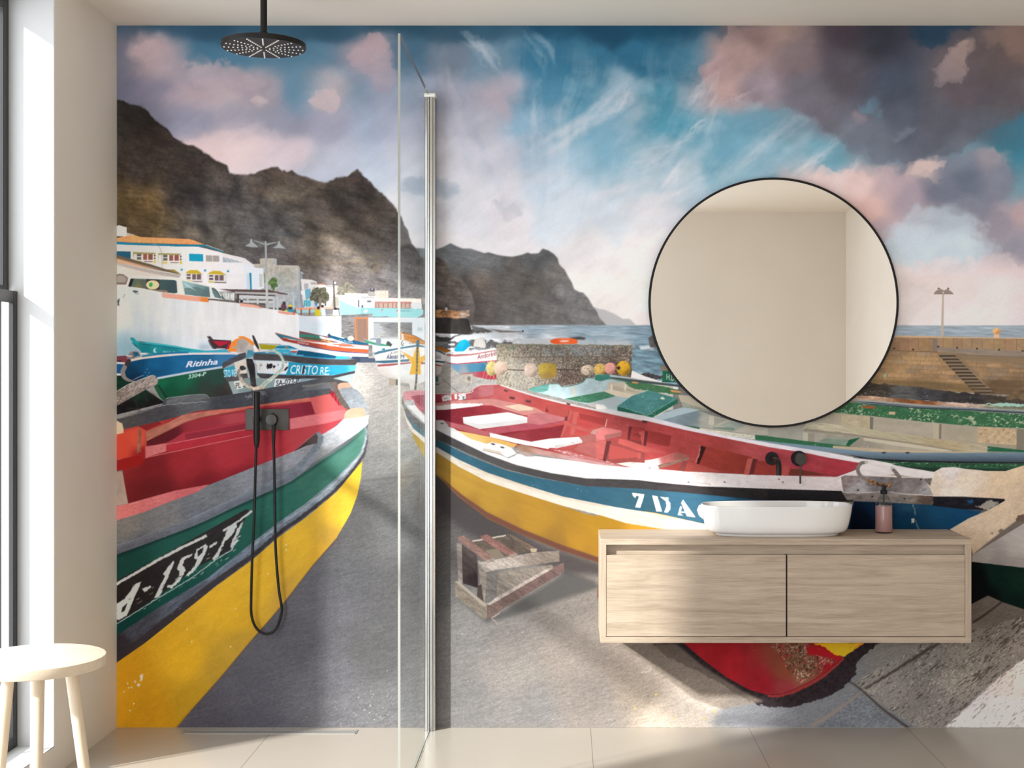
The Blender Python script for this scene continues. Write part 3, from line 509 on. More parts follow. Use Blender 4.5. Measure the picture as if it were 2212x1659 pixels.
# ---- far boats at left -----------------------------------------------------------------------
TL = [('n', .05, 20, 4, 8, 3)]
P("250,330 270,310 320,320 360,372 500,405 800,440 1100,480 1400,530 1700,565 1800,578 430,600 440,560 400,510 330,455 275,405 300,400", [30, (290, 735, (28, 138, 146)), (310, 750, (22, 116, 124)), (340, 745, (26, 136, 144)), (420, 757, (44, 150, 164)), (360, 757, (24, 120, 130))], C4, tex=TL)
S("380,385 700,425 1000,465 1300,515 1700,568", [3, 4, 3, 2], (48, 160, 166), C4); S("400,420 700,455 1000,492 1300,535", 1, (10, 84, 96), C4)
P("395,380 430,382 530,398 500,404 400,392", (70, 76, 82), C4); P("300,400 330,455 400,510 350,440", (14, 84, 92), C4)
P("720,492 690,510 680,545 718,575 665,572 648,540 665,505", (176, 200, 206), C4); T("BELA", (820, 575), (1040, 580), 30, (140, 190, 196), C4, slant=.2)
P("1450,545 1900,520 1970,535 2000,575 1700,575", (62, 156, 178), C4)
P("1600,350 1680,345 2000,365 2000,520 1700,512 1650,460", (64, 44, 46), C4); P("1670,372 1990,382 1930,420 1800,470", (176, 32, 52), C4); P("1950,420 1990,400 1980,515 1910,515", (170, 34, 54), C4); P("1745,498 1900,506 1900,516 1745,510", (206, 196, 200), C4)
P("1580,300 1600,285 1640,290 1690,345 1620,350", (62, 58, 60), C4); O(450, 727, 1.2, 1.2, (150, 150, 156)); S("1610,360 1640,430 1690,505", 3, (92, 84, 80), C4)
# orange life jacket over an outboard
P("1940,560 1985,440 2010,390 2080,340 2140,325 2125,295 2160,290 2212,300 2212,560", [10, (500, 745, (232, 128, 46)), (522, 730, (236, 132, 44))], C4)
P("-10,290 60,292 160,340 230,400 235,450 210,460 180,440 100,370 -10,330", (232, 130, 46), C5); P("300,520 350,500 385,545 340,555 305,545", (232, 124, 40), C5)
P("2095,560 2090,460 2110,380 2170,340 2250,335", (164, 150, 142), C4); P("-60,380 -10,335 60,345 130,390 190,440 230,500 240,560 120,575 -60,580", [10, (520, 745, (166, 152, 144)), (545, 755, (180, 166, 156))], C5, tex=[('n', .08, 5, 6, 20, 3)])
P("2020,470 2080,470 2080,500 2020,500", (176, 150, 140), C4); P("195,280 225,272 285,390 330,500 300,520 240,430", (52, 48, 48), C5)
# yellow / teal boat behind
P("300,420 690,430 1020,440 1000,520 960,600 350,600", (196, 204, 206), C5); P("310,425 650,450 560,520 350,520", (160, 144, 26), C5, tex=TL); P("300,415 695,425 695,440 320,428", (150, 140, 130), C5); P("655,450 1010,460 990,510 580,505", (26, 116, 148), C5); P("560,515 980,520 960,600 420,600", (52, 160, 182), C5)
P("860,545 985,548 980,575 855,572", (180, 66, 74), C5); P("855,525 990,528 985,545 860,542", (222, 218, 218), C5); T("954", (945, 492), (1005, 495), 28, (222, 226, 228), C5, slant=.2); T("8005", (745, 598), (825, 600), 26, (206, 226, 230), C5)
O(619, 751, 4, 3, (120, 120, 110), rough=(1.5, 3, 2))
# far right row: dark green, blue, red boats
P("1015,200 1100,215 1400,280 1500,295 1700,400 1300,400 1015,320", (124, 70, 70), C5); P("1015,245 1300,270 1400,300 1400,340 1015,300", (58, 118, 104), C5); P("1100,300 1380,330 1420,370 1050,330", (84, 92, 70), C5)
P("1360,290 1380,285 1500,320 1900,400 1900,430 1380,330", (206, 206, 208), C5); P("1400,345 1440,360 1580,390 1580,410 1390,360", (196, 150, 100), C5); O(700.5, 734, 3, 2.2, (216, 150, 66)); O(710, 737, 2.4, 1.8, (214, 160, 60))
P("1500,270 1540,235 1800,320 2000,370 2212,420 2212,450 1990,450 1800,400 1520,310", (28, 82, 112), C5); P("1540,240 1600,255 1800,322 1790,335 1560,270", (222, 220, 220), C5); P("1495,268 1560,270 1560,300 1520,300", (66, 60, 62), C5)
T("Co Picotea", (1700, 378), (1945, 415), 34, (212, 216, 220), C5, slant=.15)
O(520 + 1905 / 8.014, 690 + 330 / 8.014, 7, 5.5, (206, 180, 160))
# SABINA
P("585,235 620,230 700,260 1000,330 1300,380 1700,420 2212,450 2212,650 1800,670 1400,660 960,610 1015,520 760,420 700,345 650,300", (218, 214, 212), C5)
P("585,235 620,230 830,285 1000,330 1300,370 1600,420 1900,430 2212,445 2212,480 1700,470 1300,420 900,370 760,380 700,345 640,290", (206, 104, 82), C5)
P("600,240 830,290 1000,345 1200,380 1000,362 780,345 700,340", (36, 108, 124), C5)
P("700,300 900,345 1100,385 1400,430 1800,490 2212,520 2212,580 1700,555 1300,500 1000,430 800,385 730,370", [30, (610, 732, (154, 58, 48)), (660, 745, (158, 64, 52)), (720, 752, (186, 84, 50)), (790, 758, (190, 84, 48))], C5, tex=TL)
S("1020,430 1300,490 1700,555 2212,590", 2, (72, 66, 110), C5); P("1000,530 1200,555 1500,600 1800,660 1750,690 1200,660 960,610", (16, 78, 108), C5); P("1850,640 2212,650 2212,745 1960,745 1900,700", (52, 64, 84), C5)
P("1190,390 1360,395 1590,420 1600,440 1400,430 1250,410", (214, 206, 200), C5); P("1500,430 1700,445 1700,470 1500,455", (206, 200, 196), C5); P("1900,430 2212,470 2212,515 2050,500", (226, 222, 220), C5)
S("830,345 1100,375 1400,420 1700,455", 1.1, (226, 206, 196), C5)
T("SABINA", (985, 410), (1180, 445), 36, (226, 208, 200), C5, slant=.05); T("1504-P", (1030, 462), (1175, 485), 22, (60, 60, 70), C5, slant=.1); T("SAMBEIRINHO", (735, 325), (950, 370), 26, (222, 206, 198), C5)
P("1990,780 2212,790 2212,1000 1990,980", (190, 182, 172), C5, alpha=.0)
# ---- Ritinha ---------------------------------------------------------------------------------
P("-20,640 260,620 240,760 160,770 -20,770", (110, 52, 64), C4); P("-20,715 100,710 100,728 -20,730", (34, 26, 30), C4); P("-20,735 160,745 160,775 -20,770", (206, 200, 204), C4); P("-20,770 140,775 120,940 -20,935", (20, 78, 122), C4); P("-20,930 130,940 130,975 -20,970", (200, 196, 200), C4)
P("-20,970 140,970 300,1080 500,1200 860,1440 -20,1659", [40, (260, 830, (18, 46, 36)), (300, 850, (22, 40, 30)), (330, 880, (26, 22, 24)), (280, 880, (24, 20, 22))], C4, tex=[('n', .2, 10, 8, 0, 4)])
HULL = [40, (280, 800, (14, 50, 80)), (300, 780, (16, 66, 102)), (285, 820, (10, 40, 66)), (330, 780, (18, 84, 128)), (330, 810, (16, 72, 112)), (400, 775, (24, 92, 136)), (440, 790, (28, 88, 124)), (490, 775, (50, 108, 150))]
P("240,690 450,670 800,630 1200,590 1600,575 2212,575 2212,760 1850,830 1500,880 1100,950 740,1015 500,1080 280,1060 180,1000 150,880 180,760", HULL, C4, tex=[('n', .05, 30, 6, -8, 4)])
P("740,1015 1100,950 1500,880 1850,840 1900,850 1960,1100 2040,1300 1600,1360 1500,1295 900,1380 720,1130 730,1030", [40, (350, 830, (20, 92, 62)), (360, 845, (16, 70, 48)), (400, 820, (24, 84, 60)), (420, 850, (32, 62, 48)), (470, 815, (40, 66, 56)), (480, 850, (50, 44, 42)), (440, 850, (46, 54, 46)), (500, 830, (60, 56, 52)), (370, 860, (18, 66, 44))], C4, tex=[('n', .05, 30, 14, -8, 4)])
P("660,1160 720,1120 900,1370 860,1440 760,1350", (32, 78, 54), C4); P("720,1130 760,1140 910,1370 880,1400", (22, 50, 38), C4)
S("240,715 450,672 800,632 1200,598 1600,590 2212,590", [5, 4.6, 4.2, 4.2, 4.5, 4.5], (210, 196, 194), C4); S("300,700 600,655 900,620", 1.6, (206, 176, 150), C4)
S("460,640 700,605 1000,580 1260,570", 4, (24, 100, 140), C4, alpha=.9)
S("720,1020 1100,950 1500,880 1860,825", [4.6, 4.8, 4.8, 4.4], (168, 178, 190), C4)
S("250,700 190,780 140,860 120,930 150,1000 220,1050 300,1070", [5, 8, 10, 9, 8, 6, 3], (124, 112, 110), C4); S("245,690 200,770 175,800", [8, 9, 9], (56, 46, 46), C4)
P("250,570 280,545 350,545 420,590 430,640 330,660 260,690 200,680 210,640", (120, 106, 110), C4, rough=(2, 5, 2), tex=[('n', .35, 4, 3, 0, 4, 2)]); P("300,560 380,560 420,620 330,650", (28, 84, 110), C4, rough=(1.5, 4, 3)); P("430,575 590,580 500,605 430,600", (206, 200, 190), C4); P("170,625 260,622 300,640 200,640", (206, 196, 194), C4)
for k in range(6): S([(287 + k * 3.2, 821 - k * 1.6), (296 + k * 3, 816 - k * 1.2)], 1.1, (140, 140, 146), alpha=.8)
for u, v in ((505, 905), (545, 960), (570, 910), (535, 850), (590, 960)): S([(250 + u / 8, 690 + v / 8), (252 + u / 8, 693 + v / 8)], .8, (150, 176, 190))
T("Ritinha", (1215, 828), (1760, 775), 100, (214, 208, 222), C4, slant=.42, bold=.025)
T("3304-P", (1255, 1028), (1560, 972), 66, (176, 206, 192), C4, slant=.15, bold=.018)
# weathered oar blade
P("-20,1270 200,1130 420,1040 640,960 690,975 735,1060 720,1110 560,1200 300,1340 -20,1520", [40, (255, 860, (110, 96, 88)), (300, 840, (120, 108, 102)), (335, 815, (146, 130, 124))], C4, tex=[('n', .28, 10, 5, -25, 4, 4), ('s', .36, 4, 2, -28, (176, 160, 154), 3)])
S("-20,1275 200,1135 420,1045 640,965", 1.2, (186, 170, 160), C4)
# dark hull interior below oar
for s in ("330,1370 420,1640", "200,1540 430,1560", "480,1260 560,1420", "560,1260 700,1320"): S(s, 5, (58, 46, 48), C4, alpha=.35, feather=2)
# ---- CRISTO REI ------------------------------------------------------------------------------
P("1830,800 1880,860 1960,1100 2040,1310 2300,1310 2300,600 2200,600", (140, 152, 148), C4)
P("-40,980 200,1010 600,1040 1200,1010 1980,900 1930,1080 1900,1120 1500,1110 1000,1150 400,1230 200,1240 -40,1260", [40, (540, 830, (120, 136, 132)), (590, 830, (128, 146, 146)), (700, 820, (134, 154, 160)), (755, 820, (160, 172, 172))], C5, tex=[('n', .06, 20, 8, 0, 4)])
P("1870,850 2050,800 2212,760 2212,1000 1900,1000", (44, 140, 164), C4)
P("200,700 840,735 1500,790 2000,790 1975,920 1600,965 1000,965 200,960", [40, (620, 800, (30, 140, 170)), (680, 800, (30, 142, 172)), (740, 800, (44, 150, 182)), (765, 800, (92, 176, 204))], C5, tex=[('n', .06, 20, 6, 0, 4)])
P("2050,745 2212,700 2212,990 2100,1000", (206, 190, 176), C4); P("-40,700 90,690 110,940 -40,960", (208, 192, 178), C5); P("210,705 830,735 820,870 780,950 300,930 250,800", [30, (550, 790, (200, 196, 192)), (590, 795, (206, 204, 206)), (615, 790, (214, 212, 212))], C5)
for s in ("455,770 540,768 560,800 520,850 470,860 450,820", "560,800 610,790 600,830 560,850", "640,760 660,762 655,800 640,790", "775,740 820,745 820,755 775,752", "780,820 820,810 790,880 735,895", "345,795 365,790 360,820"): P(s, (34, 30, 32), C5, rough=(2, 4, 4))
P("-10,810 60,800 100,850 30,890 -20,860", (52, 44, 44), C5, rough=(2, 4, 4)); S("540,840 570,890 560,930", 4, (206, 198, 186), C5); S("340,745 335,800 320,880", .9, (204, 116, 80), C5); S("70,740 80,790", 1.2, (220, 140, 70), C5)
DK = [('n', .16, 12, 4, 4, 5), ('s', .12, 2, 2, 0, (140, 140, 142), 4)]
P("1840,780 1870,740 2000,670 2212,590 2212,690 2050,745 1880,840 1850,840", (72, 70, 76), C4, tex=DK)
P("-40,600 90,570 95,660 -40,712", (70, 68, 72), C5, tex=DK)
S("230,625 500,635 800,660 1100,700 1500,740 1850,740 2000,720", [5, 9, 10, 11, 11, 10, 6], (66, 60, 60), C5, tex=DK)
P("220,570 450,560 800,595 1100,640 1500,680 1850,690 2010,695 2010,760 1980,790 1500,790 1050,760 800,720 220,700", (70, 64, 64), C5, tex=DK)
P("220,570 450,555 800,590 1100,632 1500,665 1850,672 1990,690 1850,700 1500,690 1100,655 800,618 500,600", (112, 122, 130), C5, tex=TL); S("230,575 500,582 800,612 1200,650 1600,680", 2.4, (40, 130, 166), C5)
P("1640,660 1670,630 1850,640 1880,680 1650,690", (60, 168, 204), C5); O(757, 772, 4, 2, (140, 160, 170)); P("860,605 1080,612 1095,632 900,625", (92, 158, 186), C5)
P("200,930 400,935 600,960 1100,968 1600,970 1980,890 1975,930 1600,1020 1000,1025 400,1022 200,1000", (66, 60, 62), C5, tex=DK); P("-40,950 110,930 130,1010 -40,1030", (70, 62, 62), C5, tex=DK); P("1900,1005 2212,930 2212,1050 1930,1080", (78, 76, 78), C4, tex=DK)
T("CRISTO", (850, 940), (1325, 952), 150, (214, 222, 226), C5, slant=.16, bold=.012); T("RE:", (1370, 955), (1530, 958), 130, (206, 218, 224), C5, slant=.14, bold=.01); P("1085,800 1120,805 1090,945 1060,940", (58, 48, 46), C5)
T("STO REI", (1880, 1000), (2100, 985), 120, (206, 220, 226), C4, slant=.0, bold=.01, up=(-.12, -1.0))
P("600,1035 1050,1045 900,1140 570,1180", (208, 208, 212), C5); T("SA-023-P", (610, 1152), (1010, 1110), 96, (44, 42, 44), C5, slant=.06, bold=.014); P("2040,1075 2212,1040 2212,1190 2090,1215", (206, 200, 192), C4); T("PL 3", (2080, 1200), (2240, 1165), 100, (50, 46, 46), C4)
# stem post, ring, rope
P("95,680 200,680 250,800 270,1150 180,1150 150,930 110,800", [20, (538, 790, (42, 36, 38)), (548, 830, (58, 50, 52))], C5, tex=[('n', .2, 8, 10, 0, 4), ('s', .2, 3, 3, 0, (140, 130, 130), 5)]); P("100,590 130,520 190,530 240,560 205,660 105,660", (74, 138, 160), C5, rough=(2, 5, 2), tex=[('n', .2, 5, 5, 0, 4)])
P("230,700 290,800 280,950 340,1010 260,1020 250,850", (156, 164, 164), C5); P("200,1140 270,1130 300,1210 190,1250", (46, 42, 42), C5)
S("2150,870 2120,930 2160,1010 2212,1060", [6, 6, 6, 6], (136, 120, 106), C4, tex=[('n', .25, 3, 3, 40, 4)]); S("-10,1010 60,1110 140,1165 220,1180", [7, 6, 6, 5], (184, 164, 142), C5, tex=[('n', .25, 3, 3, 40, 4)])
ROPE = [('n', .16, 2.5, 5, 45, 4, 2)]
S("430,565 560,540 660,590 720,670 735,760 710,860 650,920 560,1000 440,1080 330,1165", [4, 6, 6, 5.6, 5.6, 6, 7, 7, 6, 5], (168, 178, 164), C5, tex=ROPE); S("660,920 560,1010 430,1110 340,1190", 1, (104, 112, 100), C5, alpha=.8); S("690,900 600,990 480,1090 370,1180", 4, (186, 186, 166), C5, tex=ROPE)
P("180,1180 270,1155 380,1160 420,1190 330,1240 230,1240", (196, 172, 150), C5, rough=(2, 5, 3), tex=[('n', .25, 4, 3, 20, 4)])
E1 = (840, 800, 4); E2 = (1290, 780, 4); E3 = (1659, 600, 4); E4 = (1659, 900, 4); E5 = (1659, 1200, 4); E6 = (860, 1080, 4); D5 = (1040, 680, 5.343)
WT = [('n', .04, 16, 5, 10, 4, 3)]
# ---- orange / white boat, star boat, Andorinha -------------------------------------------------
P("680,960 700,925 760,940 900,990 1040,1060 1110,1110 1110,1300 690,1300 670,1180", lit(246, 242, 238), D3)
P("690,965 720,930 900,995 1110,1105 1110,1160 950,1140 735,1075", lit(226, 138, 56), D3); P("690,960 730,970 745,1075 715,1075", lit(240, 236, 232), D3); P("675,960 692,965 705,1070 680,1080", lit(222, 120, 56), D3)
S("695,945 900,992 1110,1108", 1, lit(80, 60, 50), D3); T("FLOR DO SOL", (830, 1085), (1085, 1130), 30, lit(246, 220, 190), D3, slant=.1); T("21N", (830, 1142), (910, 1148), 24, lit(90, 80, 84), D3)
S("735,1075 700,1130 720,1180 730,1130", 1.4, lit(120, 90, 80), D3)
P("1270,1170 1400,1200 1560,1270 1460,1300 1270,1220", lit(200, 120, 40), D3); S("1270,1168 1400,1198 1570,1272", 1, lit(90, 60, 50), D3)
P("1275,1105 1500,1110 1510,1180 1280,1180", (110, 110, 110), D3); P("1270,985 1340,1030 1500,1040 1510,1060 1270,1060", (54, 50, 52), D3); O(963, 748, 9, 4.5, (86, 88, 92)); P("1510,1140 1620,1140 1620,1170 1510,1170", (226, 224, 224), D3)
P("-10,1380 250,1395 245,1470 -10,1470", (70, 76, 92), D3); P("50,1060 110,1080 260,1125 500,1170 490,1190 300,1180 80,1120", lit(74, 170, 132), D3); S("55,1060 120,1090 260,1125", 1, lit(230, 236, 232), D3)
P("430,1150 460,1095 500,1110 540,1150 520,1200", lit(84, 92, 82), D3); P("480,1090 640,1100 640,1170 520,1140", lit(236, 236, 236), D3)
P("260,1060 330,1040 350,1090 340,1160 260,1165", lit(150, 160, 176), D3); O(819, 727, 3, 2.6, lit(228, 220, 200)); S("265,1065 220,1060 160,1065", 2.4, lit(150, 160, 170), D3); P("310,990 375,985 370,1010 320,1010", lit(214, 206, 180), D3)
P("360,1225 420,1218 415,1250 360,1255", lit(40, 150, 160), D3); P("420,1218 560,1225 560,1260 415,1250", lit(240, 238, 236), D3)
# star boat hull
P("225,1310 300,1270 640,1210 960,1170 1000,1175 1250,1220 1400,1270 1480,1340 1440,1460 1410,1530 1370,1660 1270,1690 1100,1790 985,1850 970,1940 860,1940 830,1830 560,1750 380,1690 290,1600 250,1440", [40, (830, 770, lit(252, 244, 236)), (860, 800, lit(250, 244, 240)), (900, 800, lit(250, 246, 244)), (830, 810, lit(236, 222, 210)), (890, 838, lit(230, 220, 210)), (950, 775, (206, 196, 190)), (950, 795, (176, 164, 158)), (850, 828, lit(214, 200, 188))], D3, sm=False, tex=WT)
STAR = lit(255, 190, 64)
P("965,1185 1000,1185 1020,1380 1110,1330 1110,1420 1050,1480 1030,1500 1040,1660 840,1660 880,1500 870,1460 825,1440 820,1410 690,1265 900,1375", STAR, D3)
P("1035,870 840,875 880,690 1030,690", STAR, D4)
P("245,1440 830,1410 830,1450 700,1460 400,1480 255,1470", lit(70, 116, 138), D3); P("280,1505 860,1460 870,1500 860,1480 500,1525 290,1540", lit(186, 88, 96), D3); P("1040,1465 1110,1460 1110,1490 1045,1500", lit(186, 88, 96), D3)
P("225,1310 300,1270 640,1212 950,1165 960,1085 1005,1080 1010,1160 1100,1185 1100,1205 960,1190 640,1240 330,1310 235,1335", lit(84, 130, 154), D3)
P("1275,1230 1400,1275 1480,1335 1475,1350 1380,1300 1275,1260", (52, 74, 92), D3); P("1275,1430 1450,1450 1440,1475 1275,1460", (20, 56, 78), D3); P("1275,1495 1410,1520 1405,1535 1275,1515", (128, 44, 52), D3)
S("978,1190 970,1400 962,1660", 4, lit(110, 96, 84), D3, tex=[('s', .4, 3, 3, 0, lit(200, 170, 110), 3)]); S("962,860 955,990 938,1140", [4, 4.5, 5], lit(112, 104, 100), D4, tex=[('s', .35, 3, 3, 0, lit(190, 180, 170), 3)])
T("Alexandre", (440, 1412), (752, 1390), 82, lit(84, 92, 124), D3, slant=.05, bold=.02); T("A VITO", (505, 1330), (690, 1300), 42, lit(120, 100, 110), D3, slant=.1); T("EXANDRE", (1290, 1400), (1385, 1410), 60, (60, 74, 120), D3, slant=-.1)
P("480,930 560,950 600,955 600,1060 480,1060", lit(190, 172, 150), D4); P("600,955 640,960 640,1060 600,1060", lit(120, 116, 112), D4); P("660,1020 830,1030 850,1100 660,1060", lit(150, 142, 136), D4, alpha=.6)
P("1290,905 1330,905 1335,1000 1300,1000", (24, 80, 86), D4); P("1280,1035 1360,1035 1340,1050 1280,1050", (50, 46, 48), D4)
# Andorinha
P("1450,1340 1480,1310 1640,1280 2000,1255 2300,1225 2400,1220 2400,1500 1900,1500 1600,1490 1460,1450", lit(252, 248, 246), D3)
P("1480,1320 1640,1330 1900,1320 2400,1240 2400,1256 1900,1345 1640,1365 1480,1355", lit(214, 124, 122), D3); P("1440,1430 1520,1470 1660,1485 2400,1420 2400,1450 1660,1500 1530,1490", lit(206, 70, 90), D3)
P("1530,690 1660,698 2400,650 2400,800 2200,850 1700,855 1600,770", [30, (985, 795, (84, 118, 142)), (1020, 795, lit(84, 150, 182)), (1050, 800, lit(60, 130, 170)), (1000, 803, lit(170, 170, 176))], D4)
P("1700,855 2400,790 2400,960 2212,960 1950,905", [20, (1010, 808, lit(190, 120, 126)), (1050, 812, lit(204, 70, 84)), (1060, 820, lit(196, 50, 62))], D4); T("Andorinha", (2015, 1412), (2395, 1335), 80, lit(184, 76, 86), D3, slant=-.05, bold=.012)
P("1610,1260 1640,1190 1720,1090 1800,1065 1860,1095 1895,1160 1830,1230 1780,1275 1640,1280", [14, (995, 742, lit(24, 206, 246)), (1010, 750, lit(16, 180, 226)), (990, 757, lit(24, 190, 236))], D3)
P("1950,1180 1970,1080 2040,1035 2110,1040 2150,1120 2150,1210 2060,1220 2000,1230", lit(236, 226, 216), D3, sm=True, tex=[('n', .07, 3, 12, 10, 3)]); P("1850,1235 1900,1210 2060,1200 2160,1225 2160,1250 1860,1255", lit(150, 146, 146), D3, rough=(2, 5, 2), tex=[('n', .3, 3, 3, 0, 4)])
S("1525,1332 1590,1328", 1, lit(90, 80, 80), D3); S("1640,1332 1850,1322", .7, lit(120, 110, 110), D3); S("1560,1300 1600,1296", 1, lit(90, 80, 80), D3)
P("1765,870 1935,865 1935,910 1915,905 1925,1030 1890,1035 1890,1000 1830,1000 1800,1035 1770,1030 1800,910 1770,900", lit(206, 190, 172), D4, tex=[('n', .12, 5, 3, 0, 4)]); P("1840,905 1895,905 1895,975 1840,975", lit(140, 130, 128), D4)
# ---- fish trap with net and floats -----------------------------------------------------------
NETB = [26, (1078, 760, lit(176, 160, 134)), (1090, 800, lit(186, 172, 148)), (1130, 760, (120, 108, 96)), (1120, 810, lit(176, 160, 146)), (1180, 790, (120, 106, 92)), (1240, 780, (100, 88, 76)), (1230, 820, (98, 78, 68)), (1330, 800, (92, 74, 64)), (1330, 760, (104, 92, 82)), (1250, 755, (120, 116, 110))]
P("170,350 230,335 1000,345 1500,350 1745,350 1735,600 1730,740 1300,760 900,820 540,880 175,830", NETB, D5, rough=(2, 6, 2), tex=[('n', .25, 5, 4, 10, 4, 3), ('s', .36, 2.6, 1.6, -20, (172, 158, 138), 3), ('s', .26, 3, 1.6, 35, (78, 64, 56), 8)])
for a, b in ((690, 970), (1020, 1260), (1290, 1390), (1410, 1510)): P(f"{a},385 {b},390 {b},480 {a},480", (140, 150, 158), D5, alpha=.55, feather=2, tex=[('s', .5, 2.2, 1.3, 30, (90, 80, 70), 6)])
P("350,480 560,470 600,700 560,880 355,880", lit(196, 186, 172), D5, alpha=.35, feather=8)
for k in range(-6, 22):   # diamond mesh
    S([(1108 + k * 7.5, 752), (1108 + k * 7.5 - 28, 842)], .75, lit(226, 214, 198), alpha=.8 if k < 13 else .35, sm=False)
    S([(1080 + k * 7.5, 765), (1080 + k * 7.5 + 50, 842)], .75, lit(226, 214, 198), alpha=.8 if k < 11 else .35, sm=False)
rs = np.random.RandomState(8)
for k in range(900):
    x, y = rs.uniform(1075, 1364), rs.uniform(752, 832)
    if y > 842 - (x - 1075) * .09: continue
    q = rs.uniform(0, 1); a = rs.uniform(0, 3.14)
    S([(x, y), (x + 3 * math.cos(a), y + 3 * math.sin(a))], .8, (206, 190, 168) if q > .5 else (62, 50, 44), alpha=.55, sm=False)
S("180,345 600,348 1000,350 1740,358", 2.6, (130, 122, 106), D5, rough=(1.5, 5, 3), tex=[('s', .4, 3, 2, 0, (80, 110, 80), 3)]); S("350,390 355,870", 2.8, lit(206, 196, 176), D5, sm=False); S("340,385 362,385", 4, (40, 140, 90), D5)
for s in ("680,380 690,520", "985,380 980,820", "1275,380 1280,500", "1400,380 1405,470", "1520,390 1520,540", "350,490 1720,480", "800,400 830,480", "1190,390 1240,470", "1600,380 1560,460"): S(s, 1.8, (104, 84, 70), D5, sm=False, alpha=.9)
P("800,320 805,290 900,270 1040,272 1105,295 1100,330 1000,338 860,338", [10, (1195, 735, (222, 84, 40)), (1240, 738, (236, 92, 34)), (1220, 731, (232, 110, 70))], D5, sm=True); P("900,305 950,295 1010,300 1000,310 920,312", (230, 206, 196), D5)
S("250,630 480,640 800,630 1160,640", 2, (74, 60, 54), D5)
def buoy(u, v, rx, ry, c, sd, spots=(120, 90, 70)):
    x, y = 1040 + u / 5.343, 680 + v / 5.343; rx /= 5.343; ry /= 5.343
    O(x, y, rx, ry, [rx, (x - rx * .5, y - ry * .5, tuple(min(255, k * 1.1) for k in c)), (x + rx * .6, y + ry * .6, tuple(k * .72 for k in c)), (x, y, c)], tex=[('s', .28, 2.2, 2.2, 0, spots, sd), ('n', .08, 5, 5, 0, sd)], rough=(1, 5, sd))
buoy(120, 620, 68, 86, lit(232, 206, 130), 3); buoy(225, 620, 82, 84, lit(232, 196, 172), 4, lit(240, 230, 220)); buoy(570, 640, 78, 84, lit(240, 206, 184), 5, lit(250, 240, 232))
P("655,640 670,575 760,558 850,575 868,650 850,715 760,740 680,720", [20, (1175, 790, lit(246, 206, 88)), (1195, 800, lit(232, 186, 72)), (1185, 815, lit(190, 150, 80))], D5, sm=True, tex=[('s', .2, 3, 2, 0, lit(150, 120, 70), 5)])
buoy(1225, 640, 80, 60, (200, 176, 152), 6, (90, 76, 66)); buoy(1365, 635, 68, 76, (208, 168, 88), 7, (150, 110, 60)); buoy(1487, 620, 64, 72, (214, 146, 132), 8, (170, 90, 80)); buoy(1640, 615, 82, 84, (206, 152, 40), 9, (90, 66, 40)); O(1040 + 1580 / 5.343, 680 + 615 / 5.343, 4.5, 3.4, (60, 46, 38), rough=(2, 4, 2))
# ---- jetty on the right ----------------------------------------------------------------------
JW = [50, (1920, 800, (158, 124, 86)), (1960, 780, (164, 130, 91)), (2000, 800, (161, 126, 90)), (2050, 790, (149, 118, 85)), (1950, 750, (142, 117, 94)), (2100, 745, (141, 119, 97)), (2100, 800, (150, 120, 86)), (2160, 790, (137, 110, 82)), (2150, 840, (103, 83, 66)), (2000, 835, (105, 87, 64)), (2200, 830, (113, 91, 71)), (2350, 800, (131, 105, 81))]
P("1100,505 1160,500 2212,520 3380,540 3380,1080 1700,990 800,930 900,850", JW, E3, tex=[('n', .10, 16, 9, 3, 4, 3), ('n', .08, 3, 3, 0, 7, 2)])
rs = np.random.RandomState(12)
for r in range(9):
    y0 = 757 + r * 9.6
    x = 1880 + (r % 2) * 10
    while x < 2500:
        w = rs.uniform(18, 34); yo = (x - 1900) * .035
        q = rs.uniform(.82, 1.14)
        P([(x, y0 + yo), (x + w, y0 + yo + 1), (x + w, y0 + yo + 9.3), (x, y0 + yo + 8.4)], tuple(v * q for v in ((164, 128, 90) if rs.rand() > .22 else (136, 118, 100))), alpha=.5 if r < 8 else .3, feather=.4, tex=[('n', .1, 4, 3, 0, r)])
        S([(x, y0 + yo), (x, y0 + yo + 9)], .6, (104, 76, 50), alpha=.6, sm=False); S([(x, y0 + yo), (x + w, y0 + yo + 1)], .6, (104, 76, 50), alpha=.6, sm=False)
        x += w
P("1090,515 1460,520 1462,640 1040,625", (140, 108, 80), E3, alpha=.9, tex=[('n', .12, 8, 7, 0, 4)]); P("1462,520 2212,520 3380,535 3380,640 2212,635 1465,600", (156, 124, 92), E3, alpha=.9, tex=[('n', .10, 10, 7, 0, 5)])
for u in (1130, 1212, 1300, 1425, 1512, 1600, 1675, 1760, 1850, 1950, 2045, 2145, 2260, 2400): P(f"{u},520 {u+84},522 {u+84},632 {u},628", tuple(v * rs.uniform(.9, 1.08) for v in (154, 120, 88)), E3, alpha=.35); S(f"{u},520 {u},630", .7, (110, 84, 62), E3, sm=False)
P("1425,525 1462,525 1462,640 1425,635", (120, 108, 96), E3); P("1100,500 1460,505 1462,520 1095,516", (192, 156, 120), E3); P("1462,508 2212,518 3380,535 3380,545 2212,528 1462,520", (186, 158, 128), E3)
P("1465,602 1600,605 2212,632 3380,660 3380,730 2212,700 1700,655 1462,638", (134, 118, 104), E3, tex=[('n', .1, 20, 3, 3, 4)]); S("1462,655 1700,668 2212,690 3300,740", 2.6, (116, 98, 82), E3); S("1040,628 1460,642", 1, (96, 74, 54), E3)
P("1620,672 3380,735 3380,790 2212,745 1680,710", (128, 106, 82), E3, alpha=.8)
for u, v in ((1090, 612), (1253, 620), (1470, 595), (1633, 604), (1805, 612), (1995, 622), (2200, 632)): O(1659 + u / 4, 600 + v / 4, 2.2, 1.8, (48, 36, 28))
n = 13
